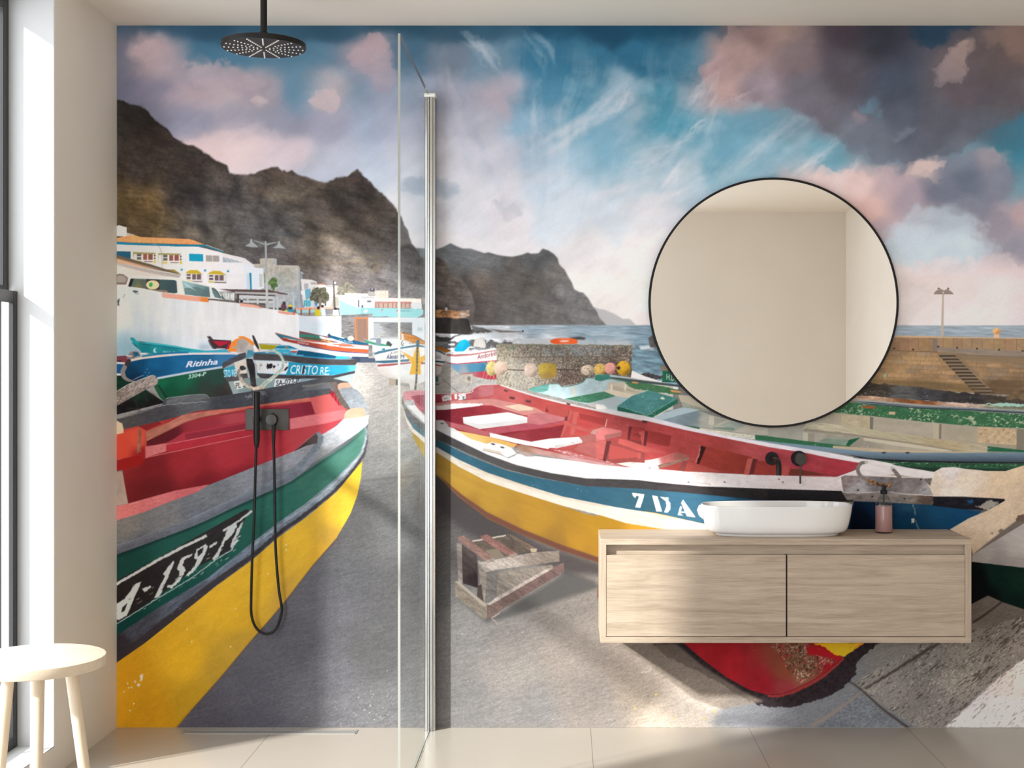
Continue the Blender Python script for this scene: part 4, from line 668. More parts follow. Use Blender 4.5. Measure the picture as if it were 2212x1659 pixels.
for k in range(n):      # steps
    t = k / (n - 1); u0 = 1470 + t * 330; u1 = 1610 + t * 340; v = 655 + t * 345; 
    if k > 9: u1 = 1940
    P(f"{u0},{v+12} {u1},{v+12} {u1+30},{v+34} {u0+20},{v+34}", (72, 58, 46), E3); P(f"{u0},{v} {u1},{v} {u1+8},{v+13} {u0},{v+13}", (128, 110, 92), E3)
P("1625,672 1700,740 1830,870 1960,1000 1900,1010 1960,960 1800,830 1660,690", (104, 80, 58), E3, alpha=.5, feather=1)
P("860,905 1000,915 1300,945 1600,985 1760,1000 2212,1040 2700,1080 2700,1200 2212,1120 1300,1060 740,1030", [40, (1900, 840, (66, 58, 50)), (1950, 850, (84, 82, 80)), (2000, 850, (66, 64, 66)), (2080, 860, (52, 48, 48)), (2180, 868, (72, 62, 54))], E3, rough=(3, 10, 2), tex=[('n', .22, 14, 5, 5, 4, 4), ('s', .2, 4, 2, 0, (130, 132, 136), 3)])
P("2060,1030 2140,990 2212,950 3000,900 3000,1090 2060,1050", (104, 84, 62), E3, rough=(4, 9, 3), tex=[('n', .2, 6, 5, 0, 4)]); P("1850,900 1960,1000 2100,1020 2212,960 2212,900 2000,870", (92, 72, 52), E3, alpha=.7, feather=6, rough=(6, 14, 3))
P("1300,880 1700,920 1900,960 1700,985 1300,945 880,905 900,880", (98, 78, 50), E3, alpha=.6, feather=5)
P("1000,835 1030,825 1015,865 1000,860", (150, 170, 140), E3, rough=(2, 5, 3)); S("1050,1030 1150,1015 1260,1025 1330,1050", .8, (120, 118, 118), E3)
# jetty lamp and bollard
P("1505,140 1520,140 1515,503 1492,503", (178, 158, 142), E3); P("1470,95 1480,90 1520,110 1560,92 1565,104 1520,128 1475,106", (142, 126, 116), E3); P("1430,138 1450,112 1480,100 1510,128 1505,140", (140, 122, 112), E3); P("1515,140 1530,112 1555,104 1580,116 1602,138", (140, 122, 112), E3); S("1432,139 1600,140", 1, (92, 76, 70), E3); O(2027, 623, 2, 1.6, (90, 76, 70)); O(2048, 623, 2, 1.6, (90, 76, 70))
O(2152.5, 715.5, 8.8, 7.2, [8, (2149, 711, (224, 172, 120)), (2156, 719, (190, 134, 84))]); P("1950,488 1995,488 1998,520 1948,520", (214, 170, 130), E3)
# ---- green boat behind -----------------------------------------------------------------------
GN = [('n', .08, 12, 4, 10, 4), ('s', .20, 2.2, 1.8, 0, (170, 180, 160), 3)]
P("300,80 410,130 560,180 700,215 700,260 290,150", (226, 216, 212), E2); P("545,40 600,35 690,180 560,185 565,100", (36, 96, 70), E2, tex=GN); P("545,40 600,35 640,90 560,85", (140, 118, 96), E2, rough=(2, 5, 2)); T("H.DO", (600, 160), (700, 180), 52, (196, 206, 186), E2)
P("540,870 560,850 780,800 890,800 930,830 1050,815 1170,780 1210,730 1300,735 1310,690 1480,690 1700,720 2212,800 2212,1300 1800,1200 1400,1080", [50, (1160, 845, (158, 178, 178)), (1240, 850, (168, 186, 188)), (1300, 830, (160, 176, 178)), (1330, 870, (150, 164, 166)), (1400, 850, (190, 180, 164))], D5, tex=[('n', .07, 10, 8, 0, 4), ('s', .12, 4, 3, 0, (206, 214, 214), 3)])
P("540,870 560,850 700,815 780,805 770,870 700,895 620,890", (84, 136, 126), D5, tex=GN); P("1310,700 1330,692 1480,690 1490,740 1360,770 1310,750", (58, 118, 104), D5, tex=GN); S("555,852 780,802 890,798 935,832 1060,815 1170,778 1215,728 1300,732", 1.4, (70, 120, 110), D5)
P("1045,820 1075,820 1080,955 1060,955", (196, 184, 160), D5); P("960,970 1110,940 1420,885 1530,920 1545,940 1250,1020 1150,1010", (62, 112, 86), D5, tex=GN); P("1230,1020 1550,940 1620,1000 1600,1090 1500,1080 1440,1060 1300,1030", (152, 160, 160), D5)
P("1460,780 1640,780 1720,840 2212,960 2212,1000 1850,960 1800,950 1480,880 1450,850", (178, 164, 142), D5, tex=WT); P("1400,880 1480,860 1850,940 1750,960 1560,940", (200, 182, 158), D5, tex=WT); P("1490,810 1640,850 1640,895 1490,860", (164, 150, 130), D5); P("1670,845 1830,900 1670,880", (160, 146, 126), D5)
for u in (1490, 1650): P(f"{u},800 {u+22},806 {u+22},870 {u},862", (206, 192, 170), D5)
P("1640,760 1700,750 2212,850 2300,870 2300,925 2000,890 1760,855 1700,830", (66, 108, 74), D5, rough=(1.5, 5, 2), tex=GN); P("1480,715 1760,745 2212,800 2400,830 2400,850 2212,825 1700,770 1500,745", (66, 78, 80), D5); P("1480,740 1640,775 1640,760 1490,730", (96, 122, 90), D5)
P("1740,770 1810,778 1805,795 1740,788", (206, 130, 84), D5); P("2180,865 2300,880 2300,905 2190,890", (206, 136, 90), D5)
P("600,430 770,390 1000,470 1300,550 1500,580 1500,640 1366,640 1100,600 600,545 500,500", [40, (1440, 895, (120, 136, 142)), (1500, 900, (106, 120, 126)), (1520, 905, (160, 154, 142)), (1560, 905, (172, 162, 146)), (1600, 915, (168, 158, 142))], E2, tex=[('n', .06, 14, 6, 10, 4)])
P("480,490 600,440 740,400 900,420 700,470 560,510", (158, 172, 176), E2); P("720,345 760,350 960,420 970,440 740,395", (140, 142, 124), E2, tex=GN); P("700,290 800,300 960,420 720,350", (180, 166, 144), E2)
P("175,385 300,300 440,252 690,320 700,350 470,490 430,480 175,425", [30, (1340, 870, (62, 114, 112)), (1400, 860, (70, 122, 120)), (1440, 870, (64, 116, 110))], E2, tex=GN); P("175,385 430,470 430,490 175,430", (30, 80, 64), E2, tex=GN); P("430,470 690,325 700,360 470,492 430,488", (36, 92, 72), E2, tex=GN)
for s in ("175,385 300,300 440,252", "430,470 690,325", "178,385 430,470"): S(s, .9, (170, 190, 180), E2, alpha=.7, sm=False, rough=(1.5, 3, 4))
P("545,318 560,308 580,316 590,330 560,330", (206, 206, 180), E2, rough=(2, 4, 3))
P("970,470 1010,480 1010,560 960,545", (184, 174, 158), E2); P("1010,490 1120,510 1000,560 1010,540", (150, 146, 132), E2); P("1060,550 1200,510 1290,550 1190,600 1150,605", (146, 150, 140), E2, tex=GN); P("1000,570 1180,575 1190,605 1000,580", (110, 130, 114), E2)
P([(1490, 835), (1560, 842), (1870, 868), (1870, 884), (1790, 912), (1600, 912), (1530, 880)], (164, 150, 128), tex=WT)
P([(1480, 830), (1640, 852), (1870, 872), (1870, 884), (1640, 866), (1490, 842)], (56, 100, 68), tex=GN)
# inside of green boat to the right (sheet E3/E4)
P("560,1170 900,1195 1300,1240 1800,1290 2212,1305 3380,1380 3380,1560 2212,1520 1700,1515 1000,1490 0,1380 0,1300 300,1240", [70, (1800, 920, (158, 146, 126)), (1900, 920, (160, 148, 130)), (2000, 930, (162, 150, 132)), (2080, 940, (156, 144, 124)), (1750, 945, (148, 142, 130)), (1850, 965, (140, 132, 118)), (2200, 960, (150, 138, 118))], E3, tex=[('n', .05, 16, 10, 5, 4), ('s', .10, 3, 2, 0, (206, 200, 180), 4)])
P("565,1165 640,1110 720,1085 1000,1105 1400,1130 2212,1180 3380,1240 3380,1390 2212,1300 1800,1285 1300,1240 900,1195", (52, 96, 64), E3, tex=[('n', .12, 14, 6, 5, 4), ('s', .27, 3.4, 2.6, 0, (190, 196, 160), 3), ('s', .22, 9, 5, 10, (180, 176, 150), 8)])
P("700,1065 900,1075 1300,1110 1700,1125 2212,1155 3380,1220 3380,1250 2212,1175 1700,1145 1300,1130 900,1098", (52, 58, 62), E3); S("760,1075 1300,1116 1700,1130 2212,1160", 1.6, (110, 126, 140), E3)
P("760,1018 900,1022 1300,1060 1700,1085 2212,1115 3380,1180 3380,1215 2212,1142 1700,1118 1300,1092 760,1048", [30, (1870, 862, (176, 138, 112)), (1980, 868, (130, 78, 46)), (2080, 874, (190, 158, 140)), (2170, 880, (120, 122, 100))], E3, tex=[('n', .25, 14, 4, 5, 4), ('s', .2, 6, 3, 5, (180, 190, 176), 3)]); P("1850,1085 2050,1080 2212,1100 2212,1118 2000,1110", (150, 186, 170), E3, rough=(3, 8, 2))
P("810,1103 930,1110 925,1132 815,1125", (140, 82, 50), E3); P("1040,1155 1100,1160 1095,1185 1045,1180", (196, 160, 130), E3, rough=(1.5, 4, 2))
P("635,1182 878,1195 885,1310 632,1285", (168, 152, 124), E3, tex=[('n', .08, 8, 6, 0, 4), ('s', .2, 3, 2, 0, (200, 190, 160), 3)]); P("880,1200 910,1205 905,1320 880,1310", (112, 104, 92), E3)
P("1815,1285 2140,1305 2150,1445 1805,1425", (180, 154, 122), E3, tex=[('n', .14, 8, 6, 0, 4), ('s', .28, 8, 4, 0, (150, 112, 80), 3)]); P("2150,1305 2212,1310 2212,1500 2145,1480", (120, 112, 96), E3); P("1430,1255 1480,1260 1475,1400 1425,1385", (172, 160, 138), E3); P("1478,1262 1500,1265 1495,1395 1475,1390", (120, 110, 94), E3)
P("300,1335 350,1340 345,1425 300,1420", (172, 164, 146), E3); P("345,1340 400,1350 400,1430 345,1420", (140, 130, 114), E3)
P("340,1245 500,1258 900,1310 1400,1385 1900,1450 1900,1510 1700,1505 1200,1420 700,1345 300,1310", [30, (1760, 918, (176, 166, 140)), (1900, 935, (170, 158, 130)), (2050, 960, (166, 148, 116)), (2120, 973, (170, 156, 130))], E3, tex=[('n', .10, 20, 3, 9, 4), ('s', .22, 10, 2, 9, (140, 120, 96), 4)]); P("320,1300 700,1350 1200,1420 1700,1505 1600,1500 1100,1420 700,1362 300,1322", (110, 98, 82), E3, alpha=.6, feather=1)
P("820,1380 1200,1430 1600,1495 1500,1500 1100,1450 830,1405", (184, 172, 150), E3); P("1895,1455 2212,1490 2212,1510 1895,1512", (40, 92, 66), E3, tex=GN); P("2200,1488 3380,1640 3380,1660 2200,1510", (40, 92, 66), E3)
P("480,1390 540,1345 820,1375 690,1450 430,1420", (146, 140, 124), E3, tex=GN); P("430,1415 500,1388 700,1400 680,1450 560,1440", (118, 134, 118), E3, tex=GN); P("670,1450 700,1400 800,1378 700,1455", (34, 84, 60), E3)
P("1365,635 1800,690 2212,740 2212,770 1800,730 1366,680", (48, 96, 66), E2, tex=GN); P("-5,1380 200,1400 560,1450 800,1480 560,1475 0,1412", (48, 96, 66), E3, tex=GN); P("560,1450 1000,1480 1400,1500 2212,1505 1400,1515 900,1505 560,1475", (176, 156, 128), E3, tex=WT)
P("885,578 1360,640 1365,680 1150,655 880,605", (196, 188, 170), E2, tex=[('n', .08, 6, 3, 8, 4), ('s', .22, 3, 2, 0, (140, 130, 116), 4)]); P("690,545 880,570 885,600 700,560", (50, 96, 70), E2)
P("1150,650 1366,680 1800,730 2212,775 2212,810 1800,765 1400,715 1200,680", (124, 142, 154), E2); 
P("-5,1418 200,1432 560,1470 900,1505 1200,1510 1700,1512 2212,1508 3380,1490 3380,1600 2212,1590 1700,1590 1200,1575 900,1560 560,1510 200,1470 -5,1440", ('g', 2000, 976, (112, 132, 146), 2000, 996, (62, 74, 86)), E3, tex=TL)
P("700,1530 900,1562 1200,1575 1700,1588 2212,1592 3380,1600 3380,1625 2212,1605 1700,1602 1100,1592 800,1560", (34, 36, 38), E3); P("900,1570 1100,1592 1700,1602 2212,1606 3380,1625 3380,1760 2212,1700 1500,1680 1200,1650", (40, 76, 52), E3, tex=[('n', .2, 12, 4, 3, 4), ('s', .28, 5, 1.6, 3, (150, 170, 136), 3)])
P("1050,1625 1400,1640 2212,1655 3380,1700 3380,1790 2212,1780 1500,1720", (30, 48, 40), E3, alpha=.9)
for u in (1000, 1205): P(f"{u-26},1512 {u},1505 {u+26},1512 {u},1520", (36, 38, 42), E3)
# ---- red boat with blue band -----------------------------------------------------------------
P("310,640 400,700 700,1060 1000,1320 1300,1490 1820,1660 1960,1780 1500,1760 1000,1560 640,1380 400,1160", (52, 46, 46), E1, feather=12, alpha=.75)
BLU = [60, (875, 890, lit(107, 136, 143)), (905, 930, lit(88, 127, 138)), (950, 960, lit(50, 99, 117)), (1000, 990, lit(55, 102, 122)), (1100, 1020, lit(50, 99, 118)), (1250, 1060, lit(55, 100, 122)), (1390, 1080, lit(61, 106, 126)), (1470, 1095, (52, 92, 113)), (1550, 1105, (40, 81, 105)), (1620, 1090, (24, 62, 87)), (1700, 1080, (16, 46, 66)), (1500, 1120, (55, 93, 112))]
STK = [50, (870, 900, lit(250, 232, 214)), (920, 955, lit(246, 230, 216)), (950, 975, lit(240, 222, 204)), (1000, 1005, lit(242, 224, 206)), (1100, 1045, lit(242, 224, 206)), (1200, 1075, lit(246, 228, 210)), (1390, 1120, lit(250, 234, 218)), (1500, 1140, (226, 206, 188)), (1640, 1160, (206, 184, 164))]
BLK = [50, (880, 880, lit(130, 128, 126)), (930, 935, lit(110, 108, 106)), (960, 945, lit(76, 70, 72)), (1050, 980, lit(86, 80, 80)), (1200, 1020, lit(76, 70, 70)), (1390, 1045, lit(74, 68, 68)), (1450, 1050, (58, 52, 52)), (1600, 1065, (38, 34, 34)), (1800, 1070, (28, 26, 28))]
WGN = [60, (945, 930, lit(236, 230, 228)), (1000, 955, lit(250, 246, 244)), (1100, 990, lit(255, 250, 248)), (1250, 1015, lit(255, 250, 248)), (1390, 1025, lit(252, 246, 242)), (1450, 1032, (222, 210, 204)), (1550, 1040, (200, 188, 184)), (1700, 1045, (198, 182, 178)), (1830, 1045, (206, 190, 186))]
YLW = [60, (870, 900, lit(210, 180, 91)), (895, 960, lit(199, 163, 73)), (960, 1010, lit(201, 152, 59)), (1000, 1050, lit(203, 152, 55)), (1050, 1080, lit(199, 148, 51)), (1150, 1120, lit(197, 142, 46)), (1250, 1170, lit(197, 140, 42)), (1290, 1190, lit(193, 136, 42)), (1100, 1140, lit(180, 129, 51)), (1200, 1180, lit(167, 119, 48)), (1020, 1095, lit(176, 127, 51)), (1300, 1130, lit(197, 142, 38)), (1400, 1150, (180, 125, 32)), (1500, 1230, (167, 112, 26)), (1800, 1300, (142, 93, 18)), (1270, 1215, lit(155, 110, 46))]
# yellow bottom and its dark red keel shade
P("120,310 150,400 190,510 220,600 310,760 420,910 600,1090 850,1280 1150,1420 1500,1560 1825,1665 2600,2000 2600,1500 2212,1340 1700,1240 1200,1060 900,960 600,800 420,700 260,580", YLW, E1, tex=[('n', .035, 40, 10, 25, 4), ('s', .10, 2, 1.6, 20, lit(170, 120, 40), 5)])
P("420,900 600,1090 850,1280 1150,1420 1500,1560 1825,1665 1825,1620 1500,1510 1150,1370 850,1225 640,1080", lit(112, 66, 62), E1, alpha=.85, feather=2.2)
P("1290,1080 1640,1130 1960,1120 2060,1150 2010,1230 1880,1392 1450,1392 1296,1228", YLW)
P("1296,1222 1420,1290 1500,1392 1450,1392 1290,1290", (96, 44, 40), feather=2)
# blue band
P("118,250 130,300 180,380 260,470 320,540 400,590 700,740 1000,860 1300,930 1700,1000 2212,1010 2212,1240 1900,1170 1500,1090 1150,980 850,880 600,770 400,660 300,570 200,500 150,420", BLU, E1, tex=[('n', .06, 20, 4, 22, 4), ('s', .12, 6, 1.6, 20, lit(170, 190, 200), 5)])
P("-10,1040 700,1090 1400,1180 2212,1250 2212,1480 1400,1480 940,1410 500,1310 -10,1240", BLU, E2, tex=[('n', .05, 24, 6, 10, 4)])
P("740,730 1000,740 1400,760 1700,800 1850,815 1700,930 1560,985 700,985", [50, (1860, 1130, (4, 12, 26)), (1900, 1100, (6, 32, 56)), (1960, 1120, (8, 46, 72)), (2040, 1110, (18, 62, 92)), (2060, 1130, (14, 58, 90)), (1960, 1095, (28, 62, 84))], E4, tex=[('n', .06, 20, 8, 0, 4)])
for s in ("1250,760 1265,800 1270,850", "1250,880 1290,930 1300,975"): S(s, 1.4, (150, 150, 140), E4, rough=(3, 5, 2), alpha=.9)
P("1240,880 1262,885 1265,920 1240,915", (170, 166, 150), E4, rough=(2, 4, 2))
# rubbing strake (cream) below band
P("118,310 150,400 210,500 300,575 400,655 600,770 850,885 1150,985 1500,1090 1900,1170 2212,1235 2212,1335 1900,1270 1500,1170 1150,1060 850,960 600,830 400,700 300,620 200,530 150,440", STK, E1, tex=[('n', .05, 20, 4, 20, 4), ('s', .12, 8, 1.6, 20, lit(190, 160, 140), 5)])
P("-10,1235 500,1315 940,1410 1400,1480 1400,1560 700,1460 560,1450 250,1400 -10,1320", STK, E2, tex=[('n', .05, 20, 4, 8, 4), ('s', .12, 8, 1.6, 8, (190, 160, 140), 5)])
S("600,790 850,895 1150,995 1500,1100 1900,1180", 3, lit(206, 180, 150), E1, alpha=.5, feather=2, rough=(1.5, 4, 2)); S("500,1330 940,1420 1100,1450", 3, lit(206, 180, 150), E2, alpha=.5, feather=2)
# gunwale black rubber band
P("118,230 135,290 200,380 300,460 400,510 600,610 850,730 1100,820 1400,890 1700,935 2212,955 2212,1025 1700,1000 1300,925 1000,850 700,725 400,590 300,530 200,450 140,350 112,290", BLK, E1, tex=[('n', .10, 10, 3, 22, 4)])
P("-10,985 500,1040 900,1080 1400,1090 2212,1120 2212,1215 1400,1200 900,1150 400,1105 -10,1060", BLK, E2, tex=[('n', .14, 10, 3, 4, 4), ('s', .05, 3, 2, 0, (130, 130, 134), 4)])
P("-5,625 400,640 650,655 650,735 300,730 -5,720", (32, 28, 30), E4, tex=[('n', .14, 10, 3, 4, 4)]); P("1420,690 1700,695 2040,710 2048,725 1980,800 1900,810 1700,800 1420,770", (28, 26, 32), E4, tex=[('n', .3, 10, 5, 4, 4)]); P("1790,770 1850,760 1930,720 1950,735 1990,750 1920,800 1860,800", (170, 160, 144), E4, rough=(5, 5, 2), alpha=.8); P("1720,720 1770,715 1780,745 1730,750", (24, 70, 104), E4, rough=(2, 5, 2))
# inner red
RED = [60, (900, 850, lit(206, 110, 116)), (880, 840, lit(222, 136, 140)), (960, 880, (118, 38, 44)), (1000, 870, lit(186, 70, 78)), (1060, 860, lit(206, 96, 96)), (1040, 900, lit(170, 44, 54)), (1100, 880, lit(214, 100, 96)), (1180, 900, lit(206, 82, 76)), (1150, 930, lit(160, 48, 54)), (1100, 935, lit(150, 40, 50)), (1250, 920, lit(206, 74, 70)), (1250, 960, lit(196, 84, 80)), (1350, 930, lit(190, 74, 72)), (1330, 980, lit(176, 78, 74)), (1420, 960, (164, 62, 62)), (1500, 960, (158, 60, 58)), (1450, 1000, (150, 58, 54)), (1550, 1000, (140, 52, 46)), (1620, 985, (164, 68, 70)), (1700, 1000, (160, 60, 66)), (1600, 1015, (126, 46, 38)), (1780, 1010, (158, 54, 62)), (1800, 1020, (140, 46, 54))]
REDT = [('n', .07, 14, 6, 15, 4), ('s', .10, 2, 1.8, 0, lit(236, 200, 190), 5)]
P("120,230 135,185 300,172 400,210 700,190 740,150 800,128 960,122 1100,170 1400,260 2212,440 2212,860 1900,840 1500,750 1300,720 1000,640 560,520 400,450 250,330 190,240", RED, E1, tex=REDT)
P("-10,420 400,500 760,590 1100,660 1500,730 2000,810 2212,850 2212,960 2060,1000 1400,985 800,955 200,920 -10,870", RED, E2, tex=REDT)
P("-10,1450 200,1480 500,1540 780,1595 890,1620 790,1640 600,1710 300,1660 -10,1640", [40, (1680, 975, (164, 62, 68)), (1760, 990, (160, 56, 64)), (1840, 1003, (160, 50, 60)), (1800, 1018, (152, 48, 56))], E3, tex=REDT)
# white outer edge of far side
S("960,124 1100,172 1400,258 1800,345 2212,432", [2.4, 3, 3.4, 4, 5], lit(246, 226, 222), E1, tex=WT); P("-10,395 400,470 760,560 1100,640 1500,710 2000,790 2212,830 2212,870 2000,825 1500,745 1100,665 760,595 400,510 -10,425", [60, (1300, 885, lit(250, 240, 238)), (1500, 930, (206, 196, 200)), (1700, 965, (214, 204, 206))], E2, tex=WT)
P("-10,1436 200,1462 500,1510 760,1560 900,1575 1100,1610 900,1640 780,1598 500,1550 200,1485 -10,1460", (214, 204, 206), E3, tex=WT)
P("1720,300 1760,282 1860,300 1885,335 1820,330 1740,310", lit(236, 222, 216), E1); P("-10,370 60,380 85,410 20,415 -10,410", (206, 196, 190), E2)
# transom detail, benches
P("130,190 150,180 305,172 310,215 190,222 200,260 150,265 128,240", lit(226, 150, 156), E1, tex=REDT); P("190,222 310,210 310,330 280,320 240,280", lit(172, 84, 96), E1); P("140,262 215,255 226,300 160,310", lit(206, 206, 204), E1, tex=[('s', .3, 4, 3, 0, (90, 90, 94), 5)]); P("160,305 225,300 260,340 310,400 310,455 220,370", lit(252, 246, 242), E1)
P("400,205 700,190 745,150 800,130 905,130 905,210 840,225 660,250 400,280", [30, (950, 860, (128, 38, 48)), (980, 865, (150, 60, 68)), (1020, 850, lit(190, 90, 96)), (1050, 845, lit(206, 116, 120))], E1, tex=REDT)
S("400,203 690,196 730,160 790,128 940,120", 1.4, lit(246, 220, 218), E1); P("455,218 540,208 540,260 465,268", (196, 184, 180), E1, tex=[('s', .4, 3, 3, 30, (70, 60, 66), 5)]); P("600,208 665,200 665,252 600,258", lit(246, 240, 238), E1, tex=[('s', .4, 3, 3, 30, lit(90, 80, 86), 5)]); P("540,205 600,200 600,270 545,275", lit(206, 84, 86), E1); P("565,205 590,202 590,250 570,250", lit(250, 240, 236), E1)
P("400,285 560,262 820,248 900,245 1260,320 1360,370 1180,380 910,300 830,300 400,345", lit(220, 140, 132), E1, tex=REDT); P("410,310 560,285 800,285 815,300 600,330 470,345 410,335", [40, (950, 880, (190, 176, 172)), (1000, 875, lit(252, 246, 244)), (1040, 872, lit(252, 244, 240))], E1, rough=(1.5, 5, 2)); P("1000,310 1130,290 1250,325 1240,345 1120,350", lit(240, 206, 176), E1, tex=WT)
P("400,350 830,305 910,310 1170,385 900,430 640,470 400,440", [40, (950, 895, (100, 26, 38)), (1000, 895, lit(150, 40, 52)), (1060, 890, lit(166, 50, 60)), (1100, 900, lit(180, 80, 84))], E1, tex=REDT)
S("900,300 1050,345 1200,385 1360,372", 1.6, lit(236, 190, 180), E1, alpha=.8)
P("860,520 1190,420 1200,390 1360,370 1530,410 1520,440 1300,480 880,545", lit(206, 116, 120), E1, tex=REDT); P("640,405 1030,362 1195,405 1195,450 785,505 645,450", lit(254, 250, 248), E1); P("645,440 785,465 1195,420 1195,455 785,508 645,458", lit(232, 224, 220), E1, tex=WT)
P("640,470 790,510 860,540 400,470 400,440", lit(190, 96, 100), E1); P("820,510 1190,455 1300,470 1520,430 1525,445 1300,500 880,555", lit(186, 80, 92), E1, tex=REDT); P("1000,560 1515,470 1490,580 1230,615", [40, (1100, 945, lit(160, 56, 64)), (1180, 940, lit(150, 44, 52))], E1, tex=REDT)
# oar and spars along near side
P("460,428 620,470 870,535 880,572 700,540 520,480", lit(196, 100, 104), E1, tex=REDT); P("870,538 1100,590 1390,650 1380,680 1100,630 875,575", lit(254, 246, 240), E1, tex=WT); P("560,515 900,580 1110,640 1080,665 800,640 640,560", [40, (990, 935, lit(250, 206, 120)), (1100, 958, lit(236, 180, 96))], E1, tex=WT); P("400,450 560,500 700,590 860,640 1000,690 1100,720 2060,840 2212,850 2212,950 1700,930 1400,885 1100,815 850,725 600,605 400,505", WGN, E1, tex=WT)
P("-10,880 250,915 800,955 1400,985 2060,1000 2212,985 2212,1125 1400,1100 900,1082 500,1045 -10,985", WGN, E2, tex=[('n', .05, 10, 5, 0, 4), ('s', .14, 3, 1.6, 30, (130, 114, 112), 5)])
P("1085,650 1160,640 1300,680 1700,770 2060,838 1800,815 1400,745 1150,700", [40, (1125, 965, lit(176, 130, 104)), (1180, 975, lit(206, 150, 140)), (1250, 990, lit(220, 160, 158))], E1, tex=[('n', .10, 16, 4, 14, 4)]); P("1080,690 1200,710 1260,745 1180,745", lit(190, 164, 156), E1)
P("1235,615 1390,590 1640,575 1680,600 1660,625 1430,670 1360,670", lit(255, 250, 248), E1, tex=WT); P("1430,650 1660,600 1675,625 1440,675", lit(226, 216, 212), E1, tex=[('n', .14, 8, 4, -10, 4)]); P("1640,575 1750,550 1900,570 2010,530 2005,570 1690,630", lit(184, 104, 96), E1, tex=REDT); P("1730,525 1850,490 2005,520 2008,560 1850,570 1740,545", lit(206, 150, 140), E1, tex=WT)
P("1200,900 1400,880 1640,860 1660,880 1690,1020 1500,870", lit(250, 244, 240), E1, alpha=0)
P("1380,675 1550,700 1900,790 2060,840 1850,800 1600,745", lit(206, 120, 118), E1, rough=(1.5, 4, 2), tex=[('s', .35, 4, 2, 15, lit(246, 230, 226), 5)])
P("160,885 480,850 690,785 800,820 760,850 520,935 300,920", [30, (1350, 1000, lit(240, 228, 220)), (1410, 1002, (214, 200, 194)), (1440, 990, (168, 88, 84)), (1470, 985, (140, 78, 70))], E2, tex=[('n', .10, 10, 4, -15, 4)]); P("370,900 500,875 540,900 480,935 380,930", (222, 212, 206), E2, rough=(1.5, 5, 2), tex=[('s', .4, 3, 2, 0, (120, 100, 96), 3)]); P("520,900 790,830 800,850 540,930", (128, 92, 80), E2, tex=[('n', .2, 12, 3, -15, 4)])
P("-10,600 60,575 205,600 210,640 60,680 -10,690", (170, 90, 88), E2, tex=REDT); P("60,640 205,615 208,640 70,680", (128, 76, 70), E2)
# ribs and lockers
for s in ("1560,340 1590,350 1500,570 1480,580", "1600,360 1640,360 1600,560 1560,570"): P(s, lit(206, 96, 90), E1, tex=REDT)
P("1540,345 1560,345 1540,440 1515,430", lit(128, 56, 56), E1); P("1645,370 1880,420 1875,480 1650,420", lit(178, 62, 60), E1); S("1885,420 1870,490", 2, lit(236, 180, 160), E1); P("1520,440 1760,520 1740,545 1515,470", lit(206, 92, 86), E1, tex=REDT); P("1360,300 1385,305 1380,360 1355,360", lit(140, 50, 50), E1); P("1350,300 1555,345 1545,400 1390,370", lit(196, 80, 74), E1)
P("1640,640 1870,600 1840,770 1600,690", lit(198, 104, 98), E1, tex=REDT); P("1870,620 1920,610 1870,790 1840,770", lit(100, 44, 44), E1); P("1920,640 2212,710 2212,800 1880,780", lit(176, 78, 74), E1, tex=REDT); P("2000,600 2212,670 2212,710 1990,630", lit(200, 92, 86), E1, tex=REDT); P("2080,480 2212,500 2212,660 2060,600", lit(150, 62, 58), E1)
for u, v in ((1040, 225), (1180, 255)): P(f"{u},{v} {u+50},{v+8} {u+45},{v+28} {u+5},{v+20}", lit(104, 60, 60), E1); 
for u, v in ((995, 165), (1535, 280)): P(f"{u},{v} {u+35},{v+8} {u+30},{v+22} {u},{v+15}", lit(104, 64, 66), E1)
P("385,510 430,518 425,540 390,532", (74, 40, 40), E2); P("275,560 640,645 620,740 265,670", (134, 46, 44), E2, tex=REDT); P("275,565 300,565 280,680 262,670", (84, 32, 34), E2); P("360,610 412,605 400,720 390,730", (158, 66, 62), E2); P("412,600 440,610 420,740 400,720", (90, 36, 36), E2); P("320,620 380,640 375,660 320,640", (110, 42, 40), E2)
P("190,670 250,680 580,790 570,800 410,790 180,710", (164, 72, 66), E2, tex=REDT); P("80,690 120,690 80,850 50,850", (84, 38, 38), E2); P("-10,690 80,690 50,850 -10,840", (160, 76, 72), E2, tex=REDT); P("110,720 380,800 360,830 100,850", (150, 62, 58), E2); P("350,790 380,795 375,840 350,840", (160, 70, 64), E2)
P("890,725 1340,830 1280,980 860,890", [40, (1530, 985, (140, 50, 42)), (1600, 1010, (128, 46, 36))], E2, tex=REDT); P("890,730 940,745 880,890 860,890", (50, 24, 24), E2); S("890,728 880,790 850,880", 2.4, (186, 110, 96), E2, rough=(1.5, 5, 2)); P("1300,840 1345,840 1310,985 1265,980", (166, 76, 68), E2, tex=REDT); P("1345,840 1390,850 1350,975 1310,985", (90, 36, 36), E2)
P("1380,855 1600,900 1590,985 1350,980", (136, 48, 42), E2, tex=REDT); P("1610,905 1660,912 1640,990 1590,988", (170, 70, 66), E2); P("1670,930 1750,935 2000,985 1650,990", (104, 46, 36), E2); P("780,870 860,890 1090,960 760,955", (156, 66, 58), E2, tex=REDT); P("740,860 780,870 750,955 700,940", (128, 60, 56), E2)
